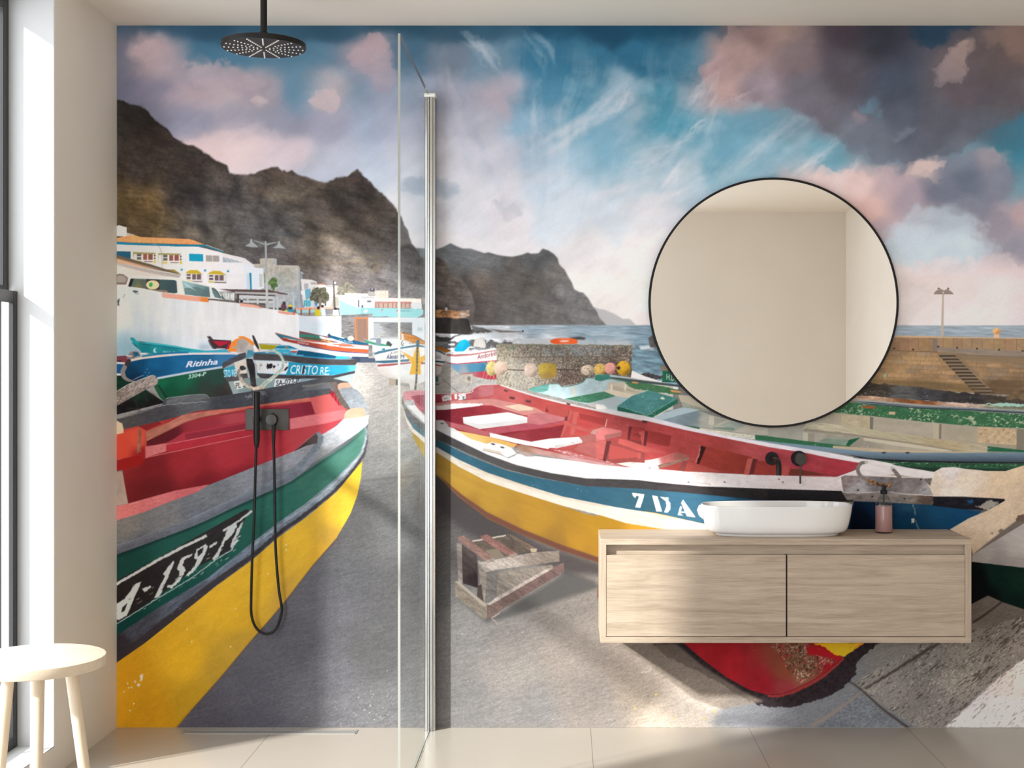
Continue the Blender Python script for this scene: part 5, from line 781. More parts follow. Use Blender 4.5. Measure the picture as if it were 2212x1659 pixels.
# thole pads
P("810,690 830,640 890,620 1000,645 1060,670 1105,720 1030,755 960,725", lit(250, 244, 238), E1); P("815,670 960,700 1000,745 1030,755 940,725 810,690", lit(226, 206, 184), E1); P("1025,750 1105,718 1095,740 1035,760", lit(206, 200, 196), E1)
for u, v in ((900, 637), (980, 665)): O(840 + u / 4, 800 + v / 4, 5, 1.8, lit(90, 84, 82), 12)
P("400,430 470,430 510,470 515,505 450,500 400,470", (166, 160, 158), E1); O(955, 915, 4, 1.4, (80, 76, 76)); S("810,690 960,725 1030,757 1105,722", .8, lit(110, 100, 96), E1, sm=False)
for u, v in ((1570, 1020), (1604, 1047), (1100, 1045), (790, 1045)): O(1290 + u / 4, 780 + v / 4, 2.4, 1.4, (90, 78, 76), 30)
S("620,1035 720,1038 800,1050 900,1055 980,1062", 1, (120, 106, 104), E2, rough=(2, 4, 2), alpha=.7)
# stencilled Z D'AG
PL = (214, 200, 192)
P("300,1138 406,1150 402,1175 372,1268 328,1262 362,1170 340,1160 330,1182 312,1168", PL, E2); P("475,1160 520,1168 560,1300 512,1298", PL, E2); P("540,1170 600,1180 632,1230 632,1280 610,1308 578,1306 600,1250 592,1210", PL, E2); P("595,1175 618,1180 612,1205 600,1200", PL, E2)
P("740,1195 850,1350 775,1340 725,1225", PL, E2); P("718,1250 700,1315 695,1330 745,1335 720,1318 732,1262", PL, E2); P("715,1300 765,1300 765,1312 715,1310", PL, E2); P("920,1232 880,1245 862,1285 880,1335 920,1368 950,1370 910,1310 905,1265 935,1240", PL, E2)
# iron bow plate and cleat
P("590,520 700,500 1000,500 1330,530 1400,600 1430,480 1500,440 1600,435 1700,450 1900,470 2050,470 2212,420 3380,300 3380,560 2212,850 1770,1190 1740,1060 1570,975 1730,880 1900,810 2048,725 2040,710 1700,690 1420,690 640,650", [60, (1830, 1030, (206, 190, 184)), (2020, 1050, (206, 186, 166)), (2080, 1030, (208, 188, 166)), (2180, 1030, (206, 178, 146)), (2060, 1015, (206, 192, 190)), (2150, 1080, (198, 172, 144)), (2100, 1150, (190, 166, 140)), (2200, 1060, (190, 164, 138)), (2050, 1065, (212, 196, 184))], E4, tex=[('n', .05, 24, 12, -20, 4), ('n', .06, 4, 3, 0, 7), ('s', .07, 7, 1.5, 35, (130, 108, 92), 5)])
P("790,410 880,380 1000,400 1200,440 1440,478 1430,530 1340,535 1100,500 880,510 780,500 600,518 760,460", (208, 196, 192), E4, tex=WT)
P("630,520 660,508 900,515 1100,525 1340,530 1400,620 1425,680 1000,665 650,655", [30, (1830, 1035, (124, 108, 104)), (1900, 1045, (104, 96, 96)), (1980, 1045, (120, 110, 108)), (1850, 1058, (150, 142, 142)), (2000, 1060, (140, 134, 134))], E4, tex=[('n', .20, 10, 6, 0, 4)]); P("640,655 1000,665 1420,685 1430,750 1400,760 1100,745 680,720", [30, (1840, 1075, (112, 100, 94)), (1950, 1078, (120, 110, 102)), (2005, 1080, (90, 74, 64))], E4, tex=[('n', .22, 10, 6, 0, 4)]); S("640,652 800,660 1000,650 1200,668 1420,680", 2, (190, 180, 174), E4, rough=(1.5, 5, 2), alpha=.8)
for u, v in ((776, 634), (1320, 542), (1180, 708), (900, 690)): O(1659 + u / 4, 900 + v / 4, 2.6, 1.8, (50, 44, 44))
S("845,395 800,405 775,450 790,500 840,540 880,565", [6, 8, 8, 8, 7, 6], (118, 106, 98), E4, tex=[('n', .12, 4, 8, 40, 4)]); S("1070,445 1110,490 1140,540 1125,575 1080,595", [7, 8, 9, 8, 7], (108, 98, 92), E4, tex=[('n', .12, 4, 8, 40, 4)]); O(1659 + 848 / 4, 900 + 393 / 4, 4, 3.6, (170, 164, 156)); O(1659 + 1070 / 4, 900 + 443 / 4, 4, 3.6, (176, 170, 162))
P("840,540 900,545 960,575 1070,575 1060,610 980,605 900,585", (130, 88, 56), E4, rough=(2, 4, 2), tex=[('s', .4, 3, 3, 0, (50, 40, 36), 3), ('s', .35, 3, 3, 20, (196, 150, 110), 8)])
P("1770,1190 1900,1080 2100,930 2212,845 3380,520 3380,600 2212,915 1950,1080 1775,1195", (104, 92, 84), E4, alpha=.8, feather=1.5); P("2130,885 2160,850 2212,845 2212,905 2150,905", (96, 76, 66), E4, rough=(3, 6, 2)); P("1990,990 2020,968 2040,985 2000,1010", (110, 92, 80), E4, rough=(2, 5, 2)); P("1920,1005 1945,1000 1940,1020", (100, 84, 74), E4)
# white / dark green hull behind bow
P("1765,1195 1950,1080 2212,920 3380,600 3380,1500 2212,1310 1900,1290 1760,1255", [50, (2130, 1200, (150, 140, 134)), (2200, 1180, (164, 154, 148)), (2150, 1215, (134, 124, 120)), (2200, 1220, (140, 130, 124))], E4, tex=WT)
P("1755,52 2060,88 2212,105 3380,220 3380,620 2212,465 2020,400 1900,345 1755,420", [40, (2110, 1250, (4, 8, 8)), (2150, 1240, (10, 30, 24)), (2200, 1260, (10, 34, 26)), (2200, 1300, (8, 24, 20)), (2120, 1290, (6, 8, 8))], E5, tex=[('n', .1, 14, 10, 0, 4)])
# red keel foot under the cabinet
P("-1000,755 -900,860 -560,1020 -160,1260 0,1310 200,1312 300,1290 480,1230 650,1140 760,1020 760,940 830,860 960,755", (38, 30, 32), E5, rough=(3, 7, 2), tex=[('n', .3, 6, 5, -30, 4), ('s', .10, 4, 2, -30, (96, 66, 56), 3)])
P("-730,755 -560,900 -360,1050 -160,1160 0,1205 130,1200 300,1130 480,1030 650,880 600,860 560,755", [60, (1500, 1410, (140, 24, 30)), (1560, 1440, (136, 22, 28)), (1640, 1480, (130, 22, 30)), (1700, 1490, (124, 40, 44)), (1700, 1440, (112, 54, 36)), (1740, 1430, (84, 60, 40)), (1730, 1465, (124, 70, 52)), (1780, 1420, (134, 16, 22)), (1790, 1400, (150, 16, 22))], E5, tex=[('n', .08, 20, 20, 0, 4), ('s', .05, 4, 2, 10, (226, 160, 160), 3)])
P("20,755 330,755 380,800 560,860 590,900 300,1090 230,1080 150,930 60,820", (96, 72, 48), E5, alpha=.75, rough=(7, 12, 2), tex=[('s', .45, 3, 4, 0, (150, 34, 36), 3), ('s', .4, 2, 2.5, 0, (190, 160, 140), 8), ('s', .35, 3, 4, 0, (36, 26, 22), 12)]); P("330,790 400,790 600,860 560,890 340,850", (150, 20, 28), E5, rough=(2, 6, 2))
P("390,755 830,755 740,820 650,878 590,860 480,790", (206, 154, 24), E5, rough=(2.5, 7, 2), tex=[('s', .2, 5, 4, -30, (120, 84, 30), 4)]); P("735,810 800,755 830,755 760,805", (206, 120, 30), E5)
S("0,1212 130,1205 310,1135 490,1030 650,890", [4, 6, 7, 7, 5], (150, 44, 42), E5, alpha=.8, rough=(1.5, 6, 2)); S("0,1200 130,1192 300,1120 480,1020 640,885", 1.6, (90, 20, 26), E5)
# shadow of keel on slab
P("1560,1240 1700,1240 1900,1300 2212,1440 2400,1600 2200,1620 2100,1560 1900,1400", (120, 102, 88), E6, alpha=.0)
P([(1336, 1390), (1460, 1390), (1520, 1440), (1600, 1490), (1650, 1515), (1560, 1532), (1500, 1510), (1420, 1450)], lit(150, 132, 116), feather=3, alpha=.75, tex=CON)
# ---- timber chock under the red boat ---------------------------------------------------------
WD = [('n', .16, 16, 4, 30, 4), ('n', .10, 3, 2, 10, 6, 2), ('s', .10, 5, 2, 30, lit(172, 164, 158), 6)]
P("500,840 760,1010 900,960 1430,640 1440,600 1700,700 1740,760 1500,830 1000,1000 760,1060 640,960", lit(92, 88, 86), E6, feather=7, alpha=.8)
P("540,380 680,470 690,700 690,760 560,720", [20, (1010, 1220, lit(88, 75, 72)), (1020, 1260, lit(55, 43, 44))], E6, tex=WD); P("505,370 550,375 556,740 520,720", lit(158, 141, 132), E6, tex=WD)
P("850,640 900,620 1330,560 1350,590 860,870 760,890 740,660", lit(155, 140, 127), E6, tex=WD); P("740,620 860,650 850,870 750,890", [20, (1050, 1250, lit(142, 131, 125)), (1065, 1290, lit(128, 119, 114))], E6, tex=WD); P("690,520 770,560 750,900 720,870 700,640", lit(170, 154, 141), E6, tex=WD)
P("690,540 1190,450 1390,440 1395,530 860,600 750,625", [30, (1060, 1215, lit(200, 182, 169)), (1200, 1200, lit(155, 136, 123))], E6, tex=WD); P("640,350 930,300 935,312 645,362", lit(211, 192, 179), E6); P("650,365 940,310 1140,440 820,510", lit(102, 87, 76), E6, tex=WD); P("750,435 860,420 920,490 830,510", lit(144, 126, 107), E6)
P("930,290 980,300 1200,420 1190,450 1140,440", lit(123, 101, 85), E6, tex=WD); P("1140,420 1200,420 1195,450 1150,450", lit(202, 175, 146), E6)
P("515,315 570,308 825,500 820,535 770,540 520,345", lit(156, 117, 106), E6, tex=WD); P("765,515 828,498 828,530 770,545", lit(170, 152, 139), E6, tex=WD); P("715,310 770,298 1025,460 1025,490 970,495 720,335", lit(153, 106, 97), E6, tex=WD); P("960,470 1028,460 1025,490 970,500", lit(169, 143, 132), E6)
P("490,705 515,700 765,910 765,1030 740,1028 495,830", lit(149, 133, 118), E6, tex=WD); P("490,702 520,700 770,912 740,920", lit(184, 168, 151), E6); P("765,905 860,850 1300,600 1430,540 1435,620 1000,880 770,1030", [30, (1060, 1320, lit(125, 101, 92)), (1150, 1270, lit(132, 103, 97))], E6, tex=WD); P("765,905 850,840 1290,590 1340,590 800,905", lit(200, 183, 169), E6, tex=WD)
P("690,740 720,730 740,880 680,830", lit(85, 70, 64), E6); S("810,1020 860,985 880,975", 3, lit(184, 164, 148), E6, rough=(2, 4, 2)); S("815,1030 850,1060 860,1075", 2.4, lit(197, 171, 155), E6, rough=(2, 4, 2))
# ---- nearest boat at left --------------------------------------------------------------------
GT = [('n', .10, 12, 4, -20, 4), ('n', .07, 2.4, 1.8, 0, 8, 2), ('s', .08, 3.5, 1.6, -20, (170, 172, 174), 4)]
P("2140,260 2170,300 2180,380 2160,520 2130,720 2110,900 2040,1150 1900,1400 1700,1656 -20,1656 -20,390 400,250 430,200 760,165 800,200 1200,140 1800,30 1870,30 2000,60", (96, 96, 98), D1)
# interior reds
INR = [60, (300, 950, (172, 58, 50)), (330, 1000, (112, 26, 30)), (340, 1060, (96, 24, 26)), (400, 1000, (140, 34, 40)), (500, 980, (158, 40, 48)), (600, 960, (170, 46, 54)), (520, 1040, (120, 26, 34)), (440, 1060, (108, 24, 28)), (650, 950, (172, 56, 62)), (700, 920, (176, 60, 66))]
P("20,470 300,330 600,300 1100,255 1500,215 1850,160 1960,230 2000,290 1970,370 1800,520 1530,660 1200,790 800,950 100,1115 50,850", INR, D1, tex=[('n', .04, 14, 8, -15, 4)])
P("180,440 340,370 390,420 260,480", (126, 32, 34), D1)
P("250,490 450,410 580,340 1000,280 1400,230 1660,190 1680,225 1250,270 760,360 570,420 260,575", [40, (330, 930, (160, 96, 78)), (400, 905, (168, 100, 84)), (520, 885, (186, 92, 76)), (640, 865, (196, 104, 84))], D1, tex=[('n', .12, 14, 4, -20, 4)]); S("255,577 570,422 760,362 1100,320", 1.4, (110, 60, 50), D1)
P("260,575 570,425 1000,335 1120,325 1120,400 580,490 430,600 260,612", [40, (350, 945, (84, 24, 30)), (440, 920, (140, 40, 50)), (520, 900, (164, 58, 66))], D1)
P("1670,200 1850,160 1960,230 1995,290 1960,370 1700,330", [40, (690, 880, (196, 86, 82)), (730, 880, (200, 84, 84)), (735, 900, (196, 76, 80))], D1); P("1260,290 1680,230 1715,335 1500,375 1500,300", [40, (640, 890, (134, 38, 54)), (670, 880, (124, 32, 46))], D1)
P("1490,380 1720,340 1960,300 1985,310 1960,380 1800,420 1500,470", (206, 104, 106), D1, tex=[('n', .05, 6, 4, 0, 4)]); P("1850,130 1900,160 1950,260 1920,265 1840,160", (140, 30, 40), D1)
for u in (1880, 1905, 1925): S(f"{u},170 {u},{u-1650}", 1, (206, 90, 92), D1, sm=False)
P("250,620 430,585 600,500 1120,400 1120,475 430,600 430,660 245,720", (150, 50, 56), D1); P("250,620 430,590 430,660 250,712", (186, 98, 98), D1, tex=[('n', .08, 5, 3, 0, 4)]); P("580,500 1120,405 1120,440 620,560 440,590", (156, 44, 56), D1)
P("590,510 1120,420 1110,470 600,560", (120, 32, 44), D1, alpha=.7); P("430,600 1110,470 1180,480 1170,520 430,665", (160, 38, 48), D1, tex=[('n', .05, 8, 4, 0, 4)]); S("430,600 800,530 1110,472", 1.2, (206, 110, 114), D1); S("250,715 600,640 1170,522", 1.6, (196, 96, 100), D1)
P("-20,520 200,452 248,480 240,740 190,690 -20,740", [30, (260, 965, (190, 62, 44)), (300, 950, (196, 70, 50)), (310, 980, (140, 28, 28))], D1); P("-20,745 190,690 235,740 210,780 -20,835", (140, 24, 22), D1); P("190,465 215,460 210,660 175,680", (140, 84, 66), D1, tex=[('n', .2, 4, 8, 0, 4)])
P("-20,380 40,395 60,440 60,500 -20,520", (196, 170, 140), D1, tex=WT); P("-20,840 50,830 100,1110 -20,1135", [20, (258, 1050, (150, 128, 114)), (270, 1080, (162, 138, 124))], D1, tex=[('n', .08, 8, 14, 0, 4)])
# far gunwale (dark)
P("-20,385 20,372 390,255 430,205 500,190 740,165 800,200 1190,135 1600,60 1850,10 1880,35 2000,60 1900,130 1850,60 1640,100 1600,140 1850,115 1850,160 1700,190 1000,290 700,310 420,390 60,470 50,420", [60, (270, 910, (70, 66, 66)), (340, 890, (64, 62, 66)), (420, 860, (84, 84, 86)), (480, 870, (60, 60, 66)), (560, 860, (66, 66, 70)), (680, 840, (78, 78, 82)), (720, 830, (70, 68, 68))], D1, tex=GT)
S("15,375 200,325 400,262 700,235 780,235", 1.6, (150, 150, 150), D1, rough=(1.5, 5, 2), alpha=.8); S("428,205 500,190 745,167 800,200", 1, (160, 160, 160), D1); P("430,220 500,195 740,170 790,205 430,245", (92, 92, 94), D1, tex=GT); P("1600,90 1700,80 1830,60 1700,100 1610,105", (116, 110, 104), D1)
P("1110,185 1160,165 1170,200 1130,210", (130, 128, 134), D1, rough=(4, 5, 2), alpha=.7); P("1240,140 1300,150 1300,180 1250,185", (130, 128, 130), D1, rough=(5, 4, 3), alpha=.6)
P("1840,60 1900,60 1950,150 2040,290 1990,300 1940,260 1880,150", (96, 84, 78), D1, tex=GT)
P("1915,80 1990,65 2020,85 2020,130 1930,140", (200, 140, 116), D1, sm=True, tex=WT); P("1930,120 2030,110 2110,160 2165,260 2175,330 2140,360 2050,330 2000,260 1940,170", [30, (740, 850, (128, 130, 134)), (770, 870, (144, 148, 152)), (785, 890, (150, 152, 154))], D1, sm=True, tex=GT); P("1980,320 2030,290 2120,285 2150,310 2140,370 2060,385 1970,380", (206, 160, 130), D1, sm=True, tex=WT)
# near gunwale and hull bands
P("2140,360 2180,340 2175,420 2140,460 2000,560 1700,760 1400,950 900,1160 500,1330 -20,1520 -20,1240 250,1150 500,1060 800,950 1200,790 1530,660 1700,560 1900,440 1960,380", [70, (280, 1140, (112, 106, 100)), (350, 1130, (106, 104, 104)), (450, 1080, (104, 104, 106)), (550, 1030, (122, 122, 126)), (620, 990, (136, 134, 138)), (700, 950, (160, 160, 162)), (760, 920, (190, 188, 186)), (300, 1170, (84, 84, 90)), (450, 1110, (88, 90, 98)), (600, 1040, (98, 98, 104)), (700, 980, (120, 116, 114))], D1, tex=GT)
P("-20,1138 100,1110 500,1000 800,945 700,1010 450,1100 250,1180 -20,1262", [40, (260, 1110, (196, 104, 100)), (330, 1085, (190, 98, 98)), (420, 1055, (180, 86, 88))], D1, tex=[('n', .08, 6, 2, -15, 4), ('s', .14, 6, 1.6, -15, (226, 170, 166), 3)])
P("-20,1510 300,1390 700,1240 1000,1100 1300,970 1500,880 1640,770 1750,640 1785,580 1790,530 1750,490 1700,510 1620,580 1530,665 1650,560 1720,500 1740,560 1650,680 1540,790 1300,930 900,1110 500,1300 -20,1480", (110, 114, 120), D1, tex=GT)
S("-20,1525 300,1408 700,1258 1000,1118 1300,985 1500,895 1640,785 1760,640", [16, 16, 15, 14, 13, 12, 10, 8], [60, (260, 1180, (84, 84, 90)), (450, 1120, (92, 94, 102)), (600, 1050, (100, 102, 110)), (690, 975, (124, 126, 132))], D1, tex=GT)
P("1530,662 1640,575 1720,505 1740,530 1735,590 1640,610", [20, (650, 965, (60, 44, 42)), (680, 945, (80, 66, 64))], D1)
GRN = [70, (260, 1230, (22, 58, 50)), (400, 1190, (30, 74, 64)), (500, 1120, (36, 86, 72)), (600, 1080, (42, 92, 78)), (680, 1020, (52, 98, 82)), (760, 960, (72, 118, 102)), (785, 930, (88, 130, 114)), (540, 1160, (34, 80, 68)), (260, 1370, (12, 50, 46)), (400, 1290, (18, 64, 56)), (500, 1210, (28, 76, 66))]
P("-20,1560 300,1430 700,1280 1000,1140 1300,1010 1500,915 1640,830 1780,730 2000,590 2140,450 2160,480 2150,570 2100,690 1900,895 1640,1110 1390,1285 1160,1465 800,1755 400,1995 -20,2270", GRN, D1, tex=[('n', .05, 14, 5, -25, 4), ('s', .05, 3, 1.4, -50, (150, 176, 168), 4)])
S("-20,1572 300,1446 700,1296 1000,1156 1300,1024 1500,930 1640,842 1800,735 2000,600 2130,480", [9, 9, 8, 7, 6, 5, 4, 4, 3, 2], (14, 30, 28), D1, alpha=.55, feather=2.5)
S("-20,1525 300,1408 700,1258 1000,1118 1300,985 1500,895 1640,785 1760,640", [16, 16, 15, 14, 13, 12, 10, 8], [60, (260, 1180, (84, 84, 90)), (450, 1120, (92, 94, 102)), (600, 1050, (100, 102, 110)), (690, 975, (124, 126, 132))], D1, tex=GT)
S("-20,1500 300,1386 700,1238 1000,1098 1300,966 1500,876", 1.4, (130, 132, 140), D1, alpha=.5, feather=1)
# name plate A-159-PL
P("-20,400 400,170 760,-30 1120,-230 1150,-215 1090,-100 1030,60 1000,120 700,270 350,530 -20,770", [40, (260, 1300, (34, 28, 28)), (450, 1210, (40, 36, 36))], D2, tex=[('n', .12, 8, 4, -30, 4), ('s', .10, 4, 1.8, -30, (170, 168, 162), 7)])
for s, w in (("-20,430 350,215 560,105 780,0", 6), ("920,-40 1060,-130 1172,-215", 4.5), ("-20,775 350,545 620,385 850,215", 1.6), ("840,215 1000,120 1040,20 1075,0", 2)): S(s, w, (176, 174, 168), D2, sm=False, rough=(1, 5, 3))
WP = (176, 176, 170)
P("160,420 215,395 90,690 20,730 -20,720 -20,690 60,560", WP, D2, rough=(1.2, 5, 2)); P("-20,600 70,545 60,620 -20,660", WP, D2, rough=(1.2, 5, 2)); P("50,620 95,580 70,650 40,665", (38, 32, 32), D2)
P("220,460 290,430 300,445 265,475 240,490", WP, D2, rough=(1.5, 4, 2)); P("400,330 490,215 500,235 370,530 322,540 420,350", WP, D2, rough=(1, 5, 2))
P("520,290 560,190 660,155 650,175 590,205 570,250 600,300 540,400 480,455 440,450 440,430 480,430 530,370 545,310", WP, D2, rough=(1.6, 5, 2)); P("670,200 690,120 770,70 790,95 740,210 680,300 620,350 600,340 620,315 660,280 700,210", WP, D2, rough=(2, 5, 3)); P("700,130 750,100 740,150 700,180", (38, 32, 32), D2, rough=(1.5, 5, 2))
P("900,90 960,-60 1030,-120 1040,-80 990,10 940,40 880,180 840,215 830,200", WP, D2, rough=(2, 5, 3)); P("1045,-60 1095,-130 1060,-20 1010,60 1040,30 1060,40 990,110 980,90", WP, D2, rough=(2, 5, 4)); P("800,90 870,50 870,70 800,110", WP, D2, rough=(2, 4, 3))
for k in range(70):
    t = rs.uniform(0, 1); x = 262 + t * 250; y = 1322 - t * 140 + rs.uniform(-28, 28) * (1 - t * .45)
    S([(x, y), (x + rs.uniform(3, 9), y - rs.uniform(2, 6))], rs.uniform(.5, 1.6), WP if rs.rand() < .6 else (34, 28, 28), alpha=.7, sm=False)
# grey rubbing strake
P("-20,2262 400,1985 800,1745 1160,1458 1390,1278 1640,1104 1900,888 2100,684 2146,560 2150,440 2182,520 2165,640 2122,742 1900,1012 1640,1228 1390,1408 1180,1592 850,1832 500,2112 250,2312 -20,2505", [60, (262, 1400, (40, 34, 38)), (300, 1370, (60, 60, 68)), (400, 1310, (74, 78, 88)), (500, 1230, (98, 106, 118)), (600, 1160, (108, 116, 126)), (700, 1080, (124, 132, 138)), (770, 1000, (132, 138, 142))], D1, tex=[('n', .20, 16, 4, -35, 4), ('n', .12, 3, 2, -35, 9)])
S("2172,520 2150,640 2100,745 1900,985 1640,1198 1390,1378 1180,1558 850,1796 500,2075 250,2272 -20,2462", [2, 4, 6, 8, 8, 9, 10, 14, 16, 18, 20], (46, 38, 40), D1, alpha=.85, feather=.8, rough=(1.5, 6, 3), tex=[('s', .10, 6, 1.6, -35, (170, 164, 164), 4)])
S("2156,520 2130,640 2080,720 1900,918 1640,1134 1390,1310 1160,1490", 2.4, (186, 192, 196), D1, alpha=.6, feather=1.5, rough=(1.5, 5, 3))
# yellow planks
P("2124,742 1900,1012 1640,1228 1390,1408 1180,1592 850,1832 500,2112 250,2312 -20,2500 -20,3060 510,3060 650,2890 900,2610 1150,2310 1430,1988 1700,1638 1900,1408 2020,1200 2080,1040 2112,880", [80, (270, 1470, (184, 128, 18)), (330, 1540, (178, 124, 16)), (400, 1420, (198, 146, 26)), (500, 1330, (206, 154, 32)), (560, 1260, (212, 160, 36)), (650, 1180, (212, 162, 40)), (740, 1110, (214, 168, 46)), (775, 1060, (212, 168, 46)), (700, 1200, (200, 148, 42)), (620, 1290, (190, 144, 50)), (520, 1400, (178, 136, 40)), (420, 1520, (166, 124, 24)), (480, 1450, (168, 128, 36)), (720, 1165, (178, 136, 50))], D1, tex=[('n', .035, 40, 14, -40, 4), ('n', .03, 5, 3, -40, 8), ('s', .05, 4, 1.5, -55, (226, 190, 110), 4), ('s', .045, 5, 1.5, -60, (120, 90, 30), 9)])
S("1920,20 1700,255 1430,605 1150,925 900,1225 650,1505 515,1660", 3, (96, 60, 44), D2, alpha=.5, feather=1.5)
for s in ("205,1200 232,1195 222,1250 200,1260", "180,1285 208,1280 200,1308 176,1300", "145,1260 170,1255 165,1275"): P(s, (206, 186, 176), D2, rough=(2, 4, 2))
for u, v in ((95, 1278), (130, 1310), (105, 1315), (65, 1350), (150, 1450), (115, 1510), (610, 810), (650, 915), (985, 960), (1030, 630), (1465, 80), (1465, 125), (1310, 330)): O(252 + u / 4, 1157 + v / 4, 1.4, 2, (214, 196, 150), 20)
# ---------------------------------------------------------------------------------------------
#  helpers
# ---------------------------------------------------------------------------------------------
def link(o, parent=None):
    COL.objects.link(o)
    if parent is not None: o.parent = parent
    return o

def tag(o, label=None, cat=None, group=None, kind=None):
    if label: o['label'] = label
    if cat: o['category'] = cat
    if group: o['group'] = group
    if kind: o['kind'] = kind
    return o

def thing(name, label, cat, loc=(0, 0, 0), group=None):
    o = bpy.data.objects.new(name, None); o.location = loc; o.empty_display_size = .05
    link(o); bpy.context.view_layer.update()
    return tag(o, label, cat, group)

def obj(name, bm, mat, parent=None, smooth_angle=35):
    me = bpy.data.meshes.new(name)
    bmesh.ops.recalc_face_normals(bm, faces=bm.faces)
    bm.to_mesh(me); bm.free()
    o = bpy.data.objects.new(name, me); me.materials.append(mat)
    link(o)
    if parent is not None:
        if parent.type == 'MESH': bpy.context.view_layer.update()
        o.parent = parent
        me.transform(Matrix.Translation(-parent.matrix_world.translation))
    if smooth_angle:
        me.polygons.foreach_set('use_smooth', [True] * len(me.polygons))
        me.set_sharp_from_angle(angle=math.radians(smooth_angle))
    return o

def BM(): return bmesh.new()

def box(bm, x0, x1, y0, y1, z0, z1, bev=0.0, seg=2):
    r = bmesh.ops.create_cube(bm, size=1)
    vs = r['verts']
    for v in vs:
        v.co = Vector(((x0 + x1) / 2 + v.co.x * (x1 - x0), (y0 + y1) / 2 + v.co.y * (y1 - y0), (z0 + z1) / 2 + v.co.z * (z1 - z0)))
    if bev:
        es = list({e for v in vs for e in v.link_edges})
        bmesh.ops.bevel(bm, geom=es, offset=bev, segments=seg, affect='EDGES', profile=.5)
    return bm

def rings(bm, rs, cap0=True, cap1=True):
    """skin a list of equal-length closed rings of points"""
    vr = [[bm.verts.new(p) for p in r] for r in rs]
    n = len(vr[0])
    for a, b in zip(vr, vr[1:]):
        for i in range(n):
            bm.faces.new((a[i], a[(i + 1) % n], b[(i + 1) % n], b[i]))
    if cap0: bm.faces.new(vr[0][::-1])
    if cap1: bm.faces.new(vr[-1])
    return bm

def lathe(bm, prof, c=(0, 0, 0), axis='Z', n=48, cap0=True, cap1=True):
    """profile of (radius, height) turned about an axis"""
    rs = []
    for r, h in prof:
        ring = []
        for k in range(n):
            a = 2 * math.pi * k / n
            u, v = r * math.cos(a), r * math.sin(a)
            p = (u, v, h) if axis == 'Z' else (u, -h, v) if axis == 'Y' else (h, u, v)
            ring.append((c[0] + p[0], c[1] + p[1], c[2] + p[2]))
        rs.append(ring)
    return rings(bm, rs, cap0, cap1)

def catmull(p, n=8):
    p = [Vector(q) for q in p]; out = []
    for i in range(len(p) - 1):
        a, b, c, d = p[max(i - 1, 0)], p[i], p[i + 1], p[min(i + 2, len(p) - 1)]
        for k in range(n):
            t = k / n
            out.append(.5 * ((2 * b) + (c - a) * t + (2 * a - 5 * b + 4 * c - d) * t * t + (-a + 3 * b - 3 * c + d) * t ** 3))
    return out + [p[-1]]

def tube(bm, path, r, n=16):
    """round tube along a path; r = radius or list of radii"""
    path = [Vector(p) for p in path]
    rs = []
    ref = None
    for i, p in enumerate(path):
        t = (path[min(i + 1, len(path) - 1)] - path[max(i - 1, 0)]).normalized()
        if ref is None:
            ref = Vector((1, 0, 0)) if abs(t.x) < .9 else Vector((0, 1, 0))
        ref = (ref - t * ref.dot(t)).normalized()
        b = t.cross(ref)
        q = r if np.isscalar(r) else r[i]
        rs.append([p + (ref * math.cos(2 * math.pi * k / n) + b * math.sin(2 * math.pi * k / n)) * q for k in range(n)])
    return rings(bm, rs)

def bez(p, q, s, n=10):
    return [(1 - t) ** 2 * Vector(p) + 2 * t * (1 - t) * Vector(q) + t * t * Vector(s) for t in [k / n for k in range(n + 1)]]

# ---------------------------------------------------------------------------------------------
#  materials (all node based)
# ---------------------------------------------------------------------------------------------
def mat(name, color=(.8, .8, .8), rough=.5, metal=0.0, spec=.5, trans=0.0, ior=1.45, coat=0.0):
    m = bpy.data.materials.new(name); m.use_nodes = True
    b = m.node_tree.nodes['Principled BSDF']
    b.inputs['Base Color'].default_value = (*color, 1); b.inputs['Roughness'].default_value = rough
    b.inputs['Metallic'].default_value = metal; b.inputs['Specular IOR Level'].default_value = spec
    b.inputs['Transmission Weight'].default_value = trans; b.inputs['IOR'].default_value = ior; b.inputs['Coat Weight'].default_value = coat
    return m

def nodes(m): return m.node_tree.nodes, m.node_tree.links, m.node_tree.nodes['Principled BSDF']

def mottle(m, c0, c1, scale=6.0, detail=5, stretch=(1, 1, 1), bump=0.0, bscale=None):
    """fine plaster-like variation between two colours"""
    N, L, b = nodes(m)
    tc = N.new('ShaderNodeTexCoord'); mp = N.new('ShaderNodeMapping'); mp.inputs['Scale'].default_value = stretch
    L.new(tc.outputs['Object'], mp.inputs['Vector'])
    t = N.new('ShaderNodeTexNoise'); t.inputs['Scale'].default_value = scale; t.inputs['Detail'].default_value = detail
    L.new(mp.outputs[0], t.inputs['Vector'])
    r = N.new('ShaderNodeValToRGB'); r.color_ramp.elements[0].color = (*c0, 1); r.color_ramp.elements[1].color = (*c1, 1)
    r.color_ramp.elements[0].position = .3; r.color_ramp.elements[1].position = .7
    L.new(t.outputs['Fac'], r.inputs[0]); L.new(r.outputs[0], b.inputs['Base Color'])
    if bump:
        t2 = N.new('ShaderNodeTexNoise'); t2.inputs['Scale'].default_value = bscale or scale * 12; t2.inputs['Detail'].default_value = 4
        L.new(mp.outputs[0], t2.inputs['Vector'])
        bp = N.new('ShaderNodeBump'); bp.inputs['Strength'].default_value = bump; bp.inputs['Distance'].default_value = .002
        L.new(t2.outputs['Fac'], bp.inputs['Height']); L.new(bp.outputs[0], b.inputs['Normal'])
    return m

def srgb(r, g, b):
    f = lambda v: (v / 255 / 12.92) if v <= 10 else ((v / 255 + .055) / 1.055) ** 2.4
    return f(r), f(g), f(b)

